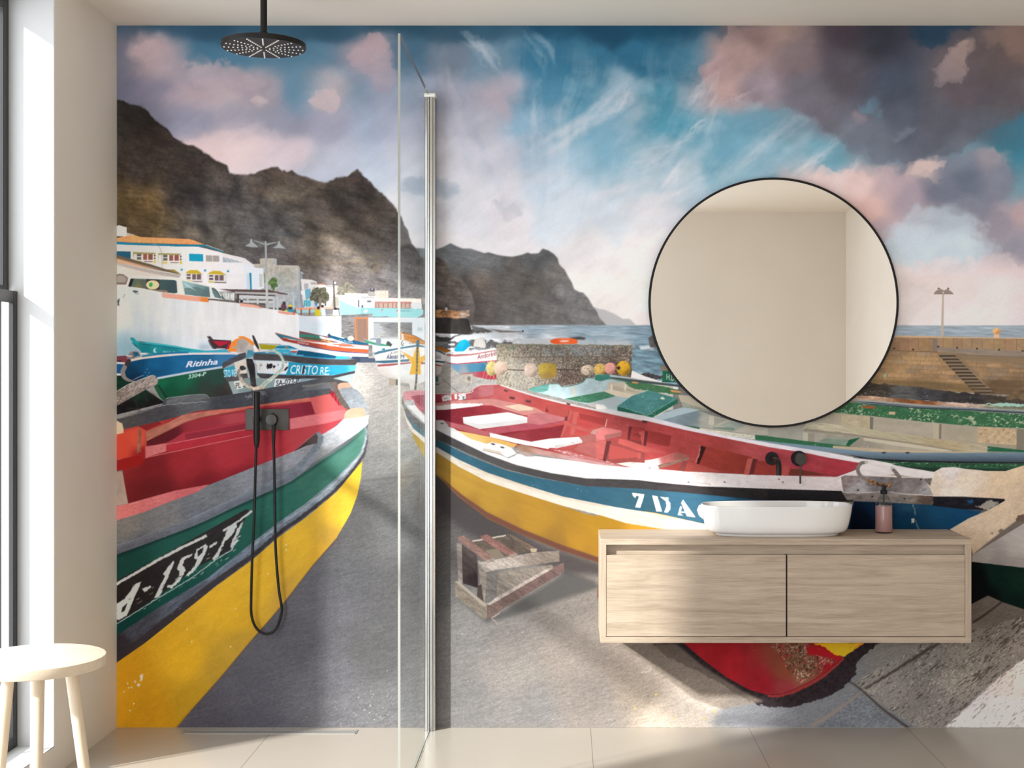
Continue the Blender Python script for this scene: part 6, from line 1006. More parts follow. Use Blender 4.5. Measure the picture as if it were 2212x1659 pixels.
def wood(name, light, dark, axis='X', rough=.5, fine=1.0):
    """straight-grained veneer: long streaks + cathedral waves"""
    m = mat(name, light, rough, spec=.3); N, L, b = nodes(m)
    tc = N.new('ShaderNodeTexCoord'); mp = N.new('ShaderNodeMapping')
    s = {'X': (.9, 14, 14), 'Z': (14, 14, .9), 'Y': (14, .9, 14)}[axis]
    mp.inputs['Scale'].default_value = s; L.new(tc.outputs['Object'], mp.inputs['Vector'])
    n1 = N.new('ShaderNodeTexNoise'); n1.inputs['Scale'].default_value = 2.6 * fine; n1.inputs['Detail'].default_value = 8; n1.inputs['Roughness'].default_value = .62; n1.inputs['Distortion'].default_value = 1.1
    L.new(mp.outputs[0], n1.inputs['Vector'])
    mp2 = N.new('ShaderNodeMapping'); mp2.inputs['Scale'].default_value = tuple(v * (2.2 if v > 2 else 1.2) for v in s); L.new(tc.outputs['Object'], mp2.inputs['Vector'])
    n2 = N.new('ShaderNodeTexNoise'); n2.inputs['Scale'].default_value = 11 * fine; n2.inputs['Detail'].default_value = 6; n2.inputs['Roughness'].default_value = .7
    L.new(mp2.outputs[0], n2.inputs['Vector'])
    mx = N.new('ShaderNodeMath'); mx.operation = 'MULTIPLY_ADD'; mx.inputs[1].default_value = .42; L.new(n2.outputs['Fac'], mx.inputs[0]); 
    sc = N.new('ShaderNodeMath'); sc.operation = 'MULTIPLY'; sc.inputs[1].default_value = .62; L.new(n1.outputs['Fac'], sc.inputs[0]); L.new(sc.outputs[0], mx.inputs[2])
    r = N.new('ShaderNodeValToRGB'); r.color_ramp.elements[0].position = .36; r.color_ramp.elements[1].position = .62
    r.color_ramp.elements[0].color = (*dark, 1); r.color_ramp.elements[1].color = (*light, 1)
    L.new(mx.outputs[0], r.inputs[0]); L.new(r.outputs[0], b.inputs['Base Color'])
    bp = N.new('ShaderNodeBump'); bp.inputs['Strength'].default_value = .12; bp.inputs['Distance'].default_value = .001
    L.new(n2.outputs['Fac'], bp.inputs['Height']); L.new(bp.outputs[0], b.inputs['Normal'])
    return m

def clear_glass(name, tint=(1, 1, 1), refl=1.0):
    """architectural thin glass: see-through with a Fresnel sheen, lets the sun pass"""
    m = bpy.data.materials.new(name); m.use_nodes = True
    N, L = m.node_tree.nodes, m.node_tree.links; N.clear()
    out = N.new('ShaderNodeOutputMaterial'); mx = N.new('ShaderNodeMixShader')
    tr = N.new('ShaderNodeBsdfTransparent'); tr.inputs[0].default_value = (*tint, 1)
    gl = N.new('ShaderNodeBsdfGlossy'); gl.inputs['Roughness'].default_value = 0.0; gl.inputs[0].default_value = (.95, .97, .96, 1)
    fr = N.new('ShaderNodeFresnel')
    ge = N.new('ShaderNodeNewGeometry'); io = N.new('ShaderNodeMapRange')      # same sheen on the front and the back face of the sheet
    io.inputs[3].default_value = 1.45; io.inputs[4].default_value = 1 / 1.45
    L.new(ge.outputs['Backfacing'], io.inputs[0]); L.new(io.outputs[0], fr.inputs[0])
    mu = N.new('ShaderNodeMath'); mu.operation = 'MULTIPLY'; mu.inputs[1].default_value = refl
    L.new(fr.outputs[0], mu.inputs[0]); L.new(mu.outputs[0], mx.inputs[0]); L.new(tr.outputs[0], mx.inputs[1]); L.new(gl.outputs[0], mx.inputs[2]); L.new(mx.outputs[0], out.inputs[0])
    return m

M_wall = mottle(mat('beige lime plaster', rough=.85, spec=.2), (.72, .668, .60), (.75, .70, .632), 3.0, 6, bump=.25, bscale=45)
M_ceil = mottle(mat('warm white ceiling paint', rough=.9, spec=.1), (.76, .70, .62), (.775, .715, .635), 2.0, 3)
M_reveal = mat('white reveal paint', (.50, .495, .485), .7, spec=.2)
M_out = mat('white render outside', (.78, .77, .75), .8)
M_black = mat('matt black metal', (.0085, .008, .0075), .42, 0.0, .28)
M_frame = mat('dark window metal', (.018, .017, .016), .32, 0, .5)
M_graphite = mat('brushed graphite metal', (.060, .056, .050), .42, .6, .4)
M_chrome = mat('polished aluminium', (.46, .445, .415), .22, 1.0)
M_cap = mat('satin white metal', (.78, .77, .72), .35, .2)
M_dark = mat('dark rubber gasket', (.02, .02, .02), .6)
M_mirror = mat('mirror silver', (.97, .965, .955), 0.0, 1.0)
M_ceramic = mat('white glazed ceramic', (.80, .795, .785), .12, spec=.5, coat=.3)
M_nozzle = mat('pale silicone', (.70, .68, .62), .5)
M_steel = mat('brushed steel', (.46, .45, .43), .42, .5)
M_vanity = wood('pale oak veneer', (.53, .43, .335), (.335, .258, .192), 'X', .5)
M_vanityz = wood('pale oak veneer upright', (.53, .43, .335), (.365, .285, .215), 'Z', .5)
M_birch = wood('pale birch', (.73, .615, .475), (.66, .54, .395), 'X', .5)
M_birchz = wood('pale birch leg', (.73, .615, .475), (.64, .52, .38), 'Z', .5, .7)
M_glass = clear_glass('window glass', (.97, .98, .98), .25)
M_shower = clear_glass('shower glass', (.975, .985, .98), .12)
M_rim = mat('glass rim with painted reflection', (.03, .04, .042), .2, spec=.3)  # top edge of the glass painted dark to imitate its internal reflection
M_edge = mat('polished glass edge', (.36, .37, .34), .2, spec=.4)
M_soap = mat('pink liquid soap', (.60, .32, .31), .25, spec=.4)
M_bottle = clear_glass('bottle glass', (.80, .82, .82), 1.0)

# floor: large beige tiles with hairline joints
M_floor = mat('beige porcelain tiles', (.56, .50, .415), .22, spec=.42); N, L, b = nodes(M_floor)
tc = N.new('ShaderNodeTexCoord'); sp = N.new('ShaderNodeSeparateXYZ'); L.new(tc.outputs['Object'], sp.inputs[0])
def line(axis, period, off, w):
    a = N.new('ShaderNodeMath'); a.operation = 'ADD'; a.inputs[1].default_value = -off + 50 * period; L.new(sp.outputs[axis], a.inputs[0])
    md = N.new('ShaderNodeMath'); md.operation = 'MODULO'; md.inputs[1].default_value = period; L.new(a.outputs[0], md.inputs[0])
    c = N.new('ShaderNodeMath'); c.operation = 'LESS_THAN'; c.inputs[1].default_value = w; L.new(md.outputs[0], c.inputs[0]); return c
lx = line(0, .6, .0914, .0022); ly = line(1, 1.2, -1.18, .0022)
mxl = N.new('ShaderNodeMath'); mxl.operation = 'MAXIMUM'; L.new(lx.outputs[0], mxl.inputs[0]); L.new(ly.outputs[0], mxl.inputs[1])
nz = N.new('ShaderNodeTexNoise'); nz.inputs['Scale'].default_value = 5; nz.inputs['Detail'].default_value = 6; L.new(tc.outputs['Object'], nz.inputs['Vector'])
rp = N.new('ShaderNodeValToRGB'); rp.color_ramp.elements[0].color = (.445, .40, .345, 1); rp.color_ramp.elements[1].color = (.47, .425, .37, 1); L.new(nz.outputs['Fac'], rp.inputs[0])
mc = N.new('ShaderNodeMix'); mc.data_type = 'RGBA'; L.new(mxl.outputs[0], mc.inputs[0]); L.new(rp.outputs[0], mc.inputs[6]); mc.inputs[7].default_value = (.20, .17, .14, 1)
L.new(mc.outputs[2], b.inputs['Base Color'])

# ---------------------------------------------------------------------------------------------
#  room shell
# ---------------------------------------------------------------------------------------------
XL, XR, YR, H = -1.7062, 2.25, -5.75, wz(55)
T = .25
def shell(name, m, *boxes):
    bm = BM()
    for q in boxes: box(bm, *q)
    return tag(obj(name, bm, m, smooth_angle=0), kind='structure')
shell('floor', M_floor, (XL - T, XR + T, YR - T, T, -.12, 0))
shell('ceiling', M_ceil, (XL - T, XR + T, YR - T, T, H, H + .15))
shell('wall_back', M_wall, (XL, XR, 0, T, 0, H))
WY0, WY1, WZ0, WZ1 = -.618, -2.15, .096, 2.60          # window opening in the left wall
WY3, WY4 = -3.70, -5.30                                 # unseen opening added in the left wall to let in more light
shell('wall_left', M_wall, (XL - T, XL, WY0, T, 0, H), (XL - T, XL, WY3, WY1, 0, H), (XL - T, XL, YR - T, WY4, 0, H), (XL - T, XL, WY1, WY0, 0, WZ0), (XL - T, XL, WY1, WY0, WZ1, H), (XL - T, XL, WY4, WY3, 0, WZ0), (XL - T, XL, WY4, WY3, 2.45, H))
shell('wall_right', M_wall, (XR, XR + T, YR - T, T, 0, H))
RX0, RX1, RZ0, RZ1 = -1.55, .47, .08, 2.48               # unseen tall window added in the rear wall for fill light
shell('wall_rear', M_wall, (XL - T, RX0, YR - T, YR, 0, H), (RX1, XR + T, YR - T, YR, 0, H), (RX0, RX1, YR - T, YR, 0, RZ0), (RX0, RX1, YR - T, YR, RZ1, H))
e = .004                                                  # white-painted lining of the window opening
shell('trim_1', M_reveal, (XL - T, XL - .0015, WY0 - e, WY0, WZ0, WZ1), (XL - T, XL - .0015, WY1, WY1 + e, WZ0, WZ1), (XL - T, XL - .0015, WY1, WY0, WZ0, WZ0 + e), (XL - T, XL - .0015, WY1, WY0, WZ1 - e, WZ1))
shell('added_trim_3', M_reveal, (XL - T, XL - .0015, WY3 - e, WY3, WZ0, 2.45), (XL - T, XL - .0015, WY4, WY4 + e, WZ0, 2.45), (XL - T, XL - .0015, WY4, WY3, WZ0, WZ0 + e), (XL - T, XL - .0015, WY4, WY3, 2.45 - e, 2.45))  # lining of the added opening in the left wall
shell('added_trim_2', M_reveal, (RX0, RX0 + e, YR - T, YR - .0015, RZ0, RZ1), (RX1 - e, RX1, YR - T, YR - .0015, RZ0, RZ1), (RX0, RX1, YR - T, YR - .0015, RZ0, RZ0 + e), (RX0, RX1, YR - T, YR - .0015, RZ1 - e, RZ1))  # lining of the added rear window

def frame_bm(u0, u1, z0, z1, w0, w1, p0, p1, along='Y', wtop=None, wbot=None):
    """rectangular frame in the plane of a wall, members mitred as boxes"""
    bm = BM(); wt = wtop or w0; wb = wbot or w0
    def m(a, b, c, d):
        if along == 'Y': box(bm, p0, p1, a, b, c, d, .0015, 1)
        else: box(bm, a, b, p0, p1, c, d, .0015, 1)
    lo, hi = min(u0, u1), max(u0, u1)
    m(lo, lo + w0, z0, z1); m(hi - w0, hi, z0, z1); m(lo + w0, hi - w0, z0, z0 + wb); m(lo + w0, hi - w0, z1 - wt, z1)
    return bm
# left window: slim upper sash over a lower sash that stands 3 cm further in
PU, PL2 = -1.858, -1.8286
win = tag(thing('window_1', None, None, (PU, (WY0 + WY1) / 2, WZ0)), kind='structure')
obj('sash_frame', frame_bm(WY0 - e, WY1 + e, 1.618, WZ1 - e, .041, .041, PU - .014, PU, wbot=.016), M_frame, win)
lo = obj('sash_frame', frame_bm(WY0 - e, WY1 + e, WZ0 + e, 1.616, .034, .034, PL2 - .016, PL2, wtop=.040), M_frame, win)
bm = BM(); box(bm, PL2 - .013, PL2 - .004, -.749, -.741, WZ0 + .04, 1.576); obj('glazing_bar', bm, M_frame, win)
bm = BM(); box(bm, PU - .009, PU - .005, WY1 + .045, WY0 - .045, 1.634, WZ1 - .045); obj('pane', bm, M_glass, win)
bm = BM(); box(bm, PL2 - .010, PL2 - .006, WY1 + .038, WY0 - .038, WZ0 + .038, 1.576); obj('pane', bm, M_glass, win)
added_win3 = tag(thing('added_window_3', None, None, (PU, (WY3 + WY4) / 2, WZ0)), kind='structure')  # unseen window, added to brighten the rear and right walls
obj('frame', frame_bm(WY3 - e, WY4 + e, WZ0 + e, 2.45 - e, .045, 0, PU - .04, PU), M_frame, added_win3)
bm = BM(); box(bm, PU - .02, PU - .016, WY4 + .05, WY3 - .05, WZ0 + .05, 2.40); obj('pane', bm, M_glass, added_win3)
added_win2 = tag(thing('added_window_2', None, None, ((RX0 + RX1) / 2, YR - .15, RZ0)), kind='structure')  # unseen window, added to light the mural from the front
obj('frame', frame_bm(RX0 + e, RX1 - e, RZ0 + e, RZ1 - e, .045, 0, YR - .17, YR - .12, along='X'), M_frame, added_win2)
bm = BM(); box(bm, (RX0 + RX1) / 2 - .02, (RX0 + RX1) / 2 + .02, YR - .165, YR - .125, RZ0 + .05, RZ1 - .05); obj('mullion', bm, M_frame, added_win2)
for a, q in ((RX0 + .05, (RX0 + RX1) / 2 - .02), ((RX0 + RX1) / 2 + .02, RX1 - .05)):
    bm = BM(); box(bm, a, q, YR - .147, YR - .143, RZ0 + .05, RZ1 - .05); obj('pane', bm, M_glass, added_win2)

# ---------------------------------------------------------------------------------------------
#  the mural: a fine mesh glued to the wall carrying the print colours
# ---------------------------------------------------------------------------------------------
# room light along the wall; print colours are lightened where it is dim
PRINT_X = [252, 300, 400, 520, 640, 900, 1100, 1300, 1500, 1700, 1900, 2212, 2504]
WALL_LIGHT = [.56, .62, .74, .95, 1.05, 1.02, .95, .88, .80, .76, .74, .68, .60]
def mural():
    def axis(spans):
        out = []
        for a, b_, st in spans:
            n = max(1, int(round((b_ - a) / st))); out += list(np.linspace(a, b_, n, endpoint=False))
        return np.array(out + [spans[-1][1]])
    xs = axis([(252.6, 2216, 1.28), (2216, 2503, 5)])
    ys = axis([(55.6, 480, 2.0), (480, 1130, 1.22), (1130, 1571.4, 1.5)])
    gx, gy = np.meshgrid(xs, ys)
    c = bil(IMG, gx - MX0 - .5, gy - MY0 - .5) / 255.0
    c = np.clip(c, 0, 1); c = c * .93 + c.mean(-1, keepdims=True) * .07
    sheet = np.interp(gx, PRINT_X, WALL_LIGHT) * np.interp(gy, [55, 150, 210, 1340, 1571], [.90, .95, 1, 1, .80])
    sheet = sheet * (1 - .25 * np.clip((gx - 1420) / 160, 0, 1) * np.clip((gy - 1370) / 30, 0, 1))  # print lightened below the vanity to offset its shade
    c = np.where(c <= .04045, c / 12.92, ((c + .055) / 1.055) ** 2.4) / (sheet[..., None] * np.array([1.02, .97, .917]))
    c = np.clip(c, 0.002, .92).astype(np.float32)
    nx, ny = len(xs), len(ys); nv = nx * ny
    co = np.empty((nv, 3), np.float32)
    co[:, 0] = (gx.ravel() - 1223) / K; co[:, 1] = -.0015; co[:, 2] = EYE + (819 - gy.ravel()) / K
    i = np.arange(nv).reshape(ny, nx)
    q = np.stack([i[1:, :-1], i[1:, 1:], i[:-1, 1:], i[:-1, :-1]], -1).reshape(-1, 4)
    me = bpy.data.meshes.new('mural')
    me.vertices.add(nv); me.vertices.foreach_set('co', co.ravel())
    me.loops.add(q.size); me.loops.foreach_set('vertex_index', q.ravel().astype(np.int32))
    me.polygons.add(len(q)); me.polygons.foreach_set('loop_start', np.arange(0, q.size, 4, dtype=np.int32))
    me.update(calc_edges=True)
    at = me.color_attributes.new('ink', 'FLOAT_COLOR', 'POINT')
    at.data.foreach_set('color', np.concatenate([c.reshape(-1, 3), np.ones((nv, 1), np.float32)], 1).ravel())
    m = mat('printed wallpaper', rough=.7, spec=.06); N, L, b = nodes(m)
    a = N.new('ShaderNodeVertexColor'); a.layer_name = 'ink'
    tc = N.new('ShaderNodeTexCoord'); nz = N.new('ShaderNodeTexNoise'); nz.inputs['Scale'].default_value = 420; nz.inputs['Detail'].default_value = 3
    L.new(tc.outputs['Object'], nz.inputs['Vector'])
    mr = N.new('ShaderNodeMapRange'); mr.inputs[1].default_value = .3; mr.inputs[2].default_value = .7; mr.inputs[3].default_value = .95; mr.inputs[4].default_value = 1.05
    L.new(nz.outputs['Fac'], mr.inputs[0])
    mx = N.new('ShaderNodeMix'); mx.data_type = 'RGBA'; mx.blend_type = 'MULTIPLY'; mx.inputs[0].default_value = 1
    L.new(a.outputs[0], mx.inputs[6]); L.new(mr.outputs[0], mx.inputs[7]); L.new(mx.outputs[2], b.inputs['Base Color'])
    me.materials.append(m)
    o = bpy.data.objects.new('mural', me); link(o)
    tag(o, 'full-wall printed mural of painted fishing boats on a harbour slip beneath cliffs', 'wall mural')
mural()

# ---------------------------------------------------------------------------------------------
#  shower
# ---------------------------------------------------------------------------------------------
# glass screen standing at right angles to the wall, held in a chrome wall channel
GX0, GX1, GY = -.522, -.514, -.934
GT_ = wz(203, .05)
sc_ = thing('shower_screen', 'clear fixed glass shower screen in a chrome wall channel', 'shower screen', (-.512, -.03, 0))
bm = BM(); box(bm, GX0, GX1, GY, -.02, .002, GT_); g = obj('glass_pane', bm, M_shower, sc_, 0)
g.data.materials.append(M_edge); g.data.materials.append(M_rim)
for f in g.data.polygons:
    if abs(f.normal.x) < .5: f.material_index = 2 if f.normal.z > .5 else 1
bm = BM()     # channel profile: plan outline with ridges, extruded upwards
pl = [(-.532, 0), (-.532, -.046), (-.529, -.0505), (-.524, -.0525), (-.524, -.047), (-.5215, -.047), (-.5215, -.0535), (-.5145, -.0535), (-.5145, -.047), (-.512, -.047), (-.512, -.0525), (-.503, -.0525), (-.5005, -.050), (-.5005, -.040), (-.4985, -.040), (-.4985, -.046), (-.4945, -.046), (-.492, -.043), (-.492, 0)]
rings(bm, [[(x, y, z) for x, y in pl] for z in (.001, GT_ - .012)]); obj('wall_channel', bm, M_chrome, sc_, 25)
bm = BM(); box(bm, -.5335, -.4905, -.056, 0, GT_ - .012, GT_ + .004, .004, 3); obj('end_cap', bm, M_cap, sc_)
bm = BM(); box(bm, -.5226, -.5214, -.0545, -.046, .001, GT_ - .012); box(bm, -.5146, -.5134, -.0545, -.046, .001, GT_ - .012); obj('gasket', bm, M_dark, sc_, 0)

# rain shower from the ceiling
hx, hy, hz, hr = -1.016, -.587, 2.4347, .140
rh = thing('rain_shower', 'round black rain shower head hanging on a ceiling pipe', 'shower head', (hx, hy, H))
bm = BM(); lathe(bm, [(.0112, H), (.0112, hz + .05)], (hx, hy, 0), n=32); obj('pipe', bm, M_black, rh)
bm = BM(); lathe(bm, [(.0112, hz + .056), (.0135, hz + .054), (.0135, hz + .034), (.0155, hz + .031), (.0155, hz + .018)], (hx, hy, 0), n=32); obj('swivel_joint', bm, M_black, rh)
bm = BM(); lathe(bm, [(.028, H), (.028, H - .006), (.026, H - .008)], (hx, hy, 0), n=40); obj('ceiling_rose', bm, M_black, rh)
bm = BM(); lathe(bm, [(.02, hz + .019), (hr - .003, hz + .0185), (hr, hz + .016), (hr, hz + .002), (hr - .002, hz), (hr - .006, hz)], (hx, hy, 0), n=96); disc = obj('head_disc', bm, M_black, rh)
bm = BM()
spokes = [i * 22.5 + 11.25 for i in range(16)]
for i, a in enumerate(spokes):
    for k in range(9 if i % 2 else 6):
        if i % 2: rr = .022 + k * .0135
        else: rr = .055 + k * .0148
        ca, sa = math.cos(math.radians(a)), math.sin(math.radians(a))
        lathe(bm, [(.0030, hz + .0005), (.0028, hz - .0022), (.0014, hz - .0032)], (hx + rr * ca, hy + rr * sa, 0), n=8)
obj('nozzle_field', bm, M_nozzle, disc)

# concealed mixer with hand shower
mixer = thing('shower_mixer', 'dark rectangular shower mixer plate with round knob on the mural', 'shower mixer', (wx(578), 0, wz(906)))
bm = BM(); box(bm, wx(531.3), wx(624.9), -.008, -.0015, wz(928.8), wz(883.3), .001, 2); plate = obj('plate', bm, M_graphite, mixer)
kx, kz = wx(585.6, .038), wz(906.6, .038)
bm = BM(); lathe(bm, [(.0215, .008), (.0215, .036), (.0205, .038), (.019, .0385)], (kx, 0, kz), 'Y', 48); obj('knob', bm, M_graphite, mixer)
bm = BM(); box(bm, kx - .0055, kx - .0035, -.0095, -.008, kz + .0225, kz + .026); box(bm, kx - .0005, kx + .0045, -.0095, -.008, kz + .0215, kz + .0265); obj('index_mark', bm, M_black, plate, 0)
ox = wx(590.9, .033)
bm = BM(); tube(bm, [(ox, -.008, wz(915)), (ox, -.022, wz(915)), (ox, -.030, wz(917)), (ox, -.033, wz(921)), (ox, -.033, wz(934)), (ox, -.033, wz(954))], [.0075, .0075, .0075, .0074, .007, .0064], 24); obj('hose_outlet', bm, M_black, mixer)
sx = wx(554.5)
bm = BM(); box(bm, sx - .008, sx + .008, -.034, -.008, wz(912), wz(898), .002, 2); obj('holder', bm, M_black, mixer)
hs = thing('hand_shower', 'slim black stick hand shower hanging upright in its wall holder', 'hand shower', (sx, -.045, wz(967)))
d = .046
hxx = wx(554.5, d)
bm = BM(); lathe(bm, [(.0095, wz(846, d)), (.0112, wz(847.5, d)), (.0116, wz(860, d)), (.0116, wz(946, d)), (.0113, wz(947, d)), (.0113, wz(951, d)), (.0108, wz(952, d))], (hxx, -d, 0), n=40); hand = obj('handle', bm, M_black, hs)
bm = BM(); lathe(bm, [(.0108, wz(952, d)), (.0106, wz(957, d)), (.0075, wz(966, d)), (.0060, wz(967, d))], (hxx, -d, 0), n=32); obj('hose_nut', bm, M_black, hand)
bm = BM()
for k in range(15):
    box(bm, hxx - .0128, hxx - .0110, -d - .0012, -d + .0012, wz(852 + k * 4.2, d), wz(850 + k * 4.2, d), .0004, 1)
obj('spray_face', bm, M_nozzle, hand)
hp = [(553.5, 966), (552, 1010), (549.5, 1108), (544.5, 1215), (542.6, 1290), (543.5, 1330), (554, 1357), (574, 1369.5), (596, 1359), (608, 1324), (607.5, 1305), (602, 1270), (595.8, 1193), (594, 1120), (592.2, 1000), (590.9, 953)]
dd = np.interp(np.arange(len(hp)), [0, 3, 6, 9, 12, len(hp) - 1], [.046, .034, .022, .020, .026, .033])
path = catmull([(wx(x, q), -q, wz(y, q)) for (x, y), q in zip(hp, dd)], 10)
bm = BM(); tube(bm, path, .0050, 14); hose = obj('shower_hose', bm, M_black); tag(hose, 'black flexible shower hose hanging in a long loop below the mixer', 'shower hose')

# slot drain
dr = thing('floor_drain', 'long slim steel slot drain in the shower floor', 'drain', ((wx(396, .087) + wx(773, .04)) / 2, -.062, 0))
x0, x1, y0, y1 = -1.434, -.783, -.089, -.037
bm = BM(); box(bm, x0, x1, y0, y0 + .004, 0, .0015); box(bm, x0, x1, y1 - .004, y1, 0, .0015); box(bm, x0, x0 + .004, y0, y1, 0, .0015); box(bm, x1 - .004, x1, y0, y1, 0, .0015); obj('drain_frame', bm, M_steel, dr, 0)
bm = BM(); box(bm, x0 + .006, x1 - .006, y0 + .006, y1 - .006, 0, .0010, .0003, 1); obj('drain_cover', bm, M_steel, dr, 0)

# ---------------------------------------------------------------------------------------------
#  wash place
# ---------------------------------------------------------------------------------------------
VX0, VX1, VD, VZ0, VZ1 = .1225, 1.4453, .309, .3823, .754
t = .0215
va = thing('vanity_unit', 'wall-hung pale oak vanity unit with two wide drawers', 'vanity', ((VX0 + VX1) / 2, -VD / 2, VZ0))
bm = BM(); box(bm, VX0, VX1, -VD, -.002, VZ1 - t, VZ1, .0008, 1); obj('top_panel', bm, M_vanity, va)
bm = BM(); box(bm, VX0, VX1, -VD, -.002, VZ0, VZ0 + t, .0008, 1); obj('bottom_panel', bm, M_vanity, va)
for a, b_ in ((VX0, VX0 + t - .001), (VX1 - t, VX1)):
    bm = BM(); box(bm, a, b_, -VD, -.002, VZ0 + t, VZ1 - t, .0006, 1); obj('side_panel', bm, M_vanityz, va)
bm = BM(); box(bm, VX0 + t, VX1 - t, -VD + .045, -VD + .03, VZ1 - t - .06, VZ1 - t); obj('finger_rail', bm, M_vanity, va)
bm = BM(); box(bm, VX0 + t, VX1 - t, -.014, -.002, VZ0 + t, VZ1 - t); obj('back_panel', bm, M_dark, va)
dz0, dz1 = VZ0 + t + .002, wz(1199.3, VD)
mid0, mid1 = wx(1697.8, VD), wx(1701.3, VD)
for a, b_ in ((VX0 + t, mid0), (mid1, VX1 - t - .001)):
    bm = BM(); box(bm, a, b_, -VD + .0012, -VD + .022, dz0, dz1, .0008, 1); obj('drawer', bm, M_vanity, va)
bm = BM(); box(bm, mid0 - .003, mid1 + .003, -VD + .012, -VD + .03, dz0, dz1); obj('centre_rail', bm, M_dark, va, 0)

# vessel basin: stacked rounded outlines
bcx, bcy, bz = .773, -.155, VZ1
def ring(a, b_, z, ex=2.9, n=96):
    out = []
    for k in range(n):
        q = 2 * math.pi * k / n; c, s_ = math.cos(q), math.sin(q)
        out.append((bcx + a * math.copysign(abs(c) ** (2 / ex), c), bcy + b_ * math.copysign(abs(s_) ** (2 / ex), s_), bz + z))
    return out
ba, bb = .276, .128
prof = [(.80, .0), (.815, .0), (.822, .003), (.822, .0065), (.815, .0072), (.85, .0085), (.90, .013), (.932, .022), (.955, .040), (.975, .065), (.99, .09), (.998, .104), (1.0, .1085), (.998, .1100), (.990, .1108), (.983, .1100), (.980, .1080), (.972, .09), (.95, .055), (.90, .030), (.80, .019), (.55, .016), (.25, .0145), (.07, .014)]
bm = BM(); rings(bm, [ring(ba * s_, bb * (1 - (1 - s_) * 1.35) if s_ > .5 else bb * s_, z) for s_, z in prof], True, True)
bas = thing('vessel_basin', 'white oval ceramic vessel basin standing on the oak vanity', 'basin', (bcx, bcy, bz))
obj('bowl', bm, M_ceramic, bas, 60)
bm = BM(); lathe(bm, [(.026, bz + .0140), (.026, bz + .0165), (.022, bz + .0175), (.004, bz + .0178)], (bcx, bcy, 0), n=32); obj('waste_plug', bm, M_steel, bas)

# wall spout
fx, fz = wx(1667), wz(990.2)
fa = thing('basin_spout', 'black wall-mounted bent basin spout beside the lever mixer', 'tap', (fx, 0, fz))
bm = BM(); lathe(bm, [(.0248, .0015), (.0248, .010), (.0236, .012), (.010, .0122)], (fx, 0, fz), 'Y', 40); obj('rosette', bm, M_black, fa)
bm = BM(); p = [(fx, -.010, fz), (fx, -.12, fz)] + bez((fx, -.135, fz), (fx, -.165, fz), (fx, -.168, fz - .024), 10) + [(fx, -.170, fz - .053)]
tube(bm, p, .0098, 24); obj('spout', bm, M_black, fa)
qx, qz = wx(1724.8), wz(990)
lm = thing('basin_mixer', 'black round wall mixer with thin lever pin pointing down', 'mixer tap', (qx, 0, qz))
bm = BM(); lathe(bm, [(.0288, .0015), (.0288, .008), (.0275, .010), (.010, .0102)], (qx, 0, qz), 'Y', 48); obj('rosette', bm, M_black, lm)
bm = BM(); lathe(bm, [(.021, .009), (.0222, .016), (.0222, .046), (.0212, .048), (.005, .0482)], (qx + .0015, 0, qz - .001), 'Y', 48); obj('knob', bm, M_graphite, lm)
bm = BM(); tube(bm, [(qx + .001, -.034, qz - .02), (qx + .001, -.034, wz(1044.8, .034))], .0036, 12); obj('lever', bm, M_graphite, lm)

# mirror
mx_, mz_, mr_ = wx(1671.4, .026), wz(653.5, .026), 270.3 / (K * CAMD / (CAMD - .026))
mi = thing('round_mirror', 'large round wall mirror with thin black frame', 'mirror', (mx_, 0, mz_ - mr_))
bm = BM(); lathe(bm, [(mr_ - .0075, .004), (mr_ - .0005, .004), (mr_, .006), (mr_, .025), (mr_ - .001, .026), (mr_ - .0074, .026), (mr_ - .0077, .0235), (mr_ - .0085, .0232)], (mx_, 0, mz_), 'Y', 160, False, False)
obj('frame', bm, M_black, mi, 30)
bm = BM(); lathe(bm, [(mr_ - .007, .0175), (mr_ - .007, .0228)], (mx_, 0, mz_), 'Y', 160); obj('mirror_glass', bm, M_mirror, mi, 30)
bm = BM(); lathe(bm, [(mr_ - .008, .0015), (mr_ - .008, .0174)], (mx_, 0, mz_), 'Y', 96); obj('backing_board', bm, M_dark, mi, 30)

# soap dispenser
sxx, syy, r0 = 1.1775, -.12, .0325
sd = thing('soap_dispenser', 'glass pump bottle of pink soap right of the basin', 'soap dispenser', (sxx, syy, VZ1))
z = VZ1
bm = BM(); lathe(bm, [(r0 - .006, z + .0005), (r0 - .001, z + .003), (r0, z + .008), (r0, z + .104), (r0 - .002, z + .113), (r0 - .009, z + .126), (r0 - .018, z + .137), (.0105, z + .143), (.0105, z + .152)], (sxx, syy, 0), n=48, cap1=False); obj('bottle', bm, M_bottle, sd, 60)
bm = BM(); lathe(bm, [(r0 - .008, z + .003), (r0 - .0025, z + .0055), (r0 - .0015, z + .010), (r0 - .0015, z + .100)], (sxx, syy, 0), n=48); obj('liquid_soap', bm, M_soap, sd, 40)
bm = BM(); tube(bm, [(sxx, syy, z + .101), (sxx, syy, z + .15)], .0028, 12); obj('dip_tube', bm, M_dark, sd)
bm = BM(); lathe(bm, [(.0122, z + .144), (.0128, z + .146), (.0128, z + .158), (.0095, z + .160), (.0082, z + .161), (.0082, z + .166)], (sxx, syy, 0), n=32); pc = obj('pump_collar', bm, M_black, sd)
bm = BM(); lathe(bm, [(.0045, z + .164), (.0045, z + .168), (.0078, z + .169), (.0082, z + .178), (.0070, z + .180)], (sxx, syy, 0), n=24); tube(bm, [(sxx, syy, z + .1745), (sxx, syy - .02, z + .1745), (sxx, syy - .030, z + .172)], [.0045, .0042, .0036], 14); obj('pump_head', bm, M_black, sd)

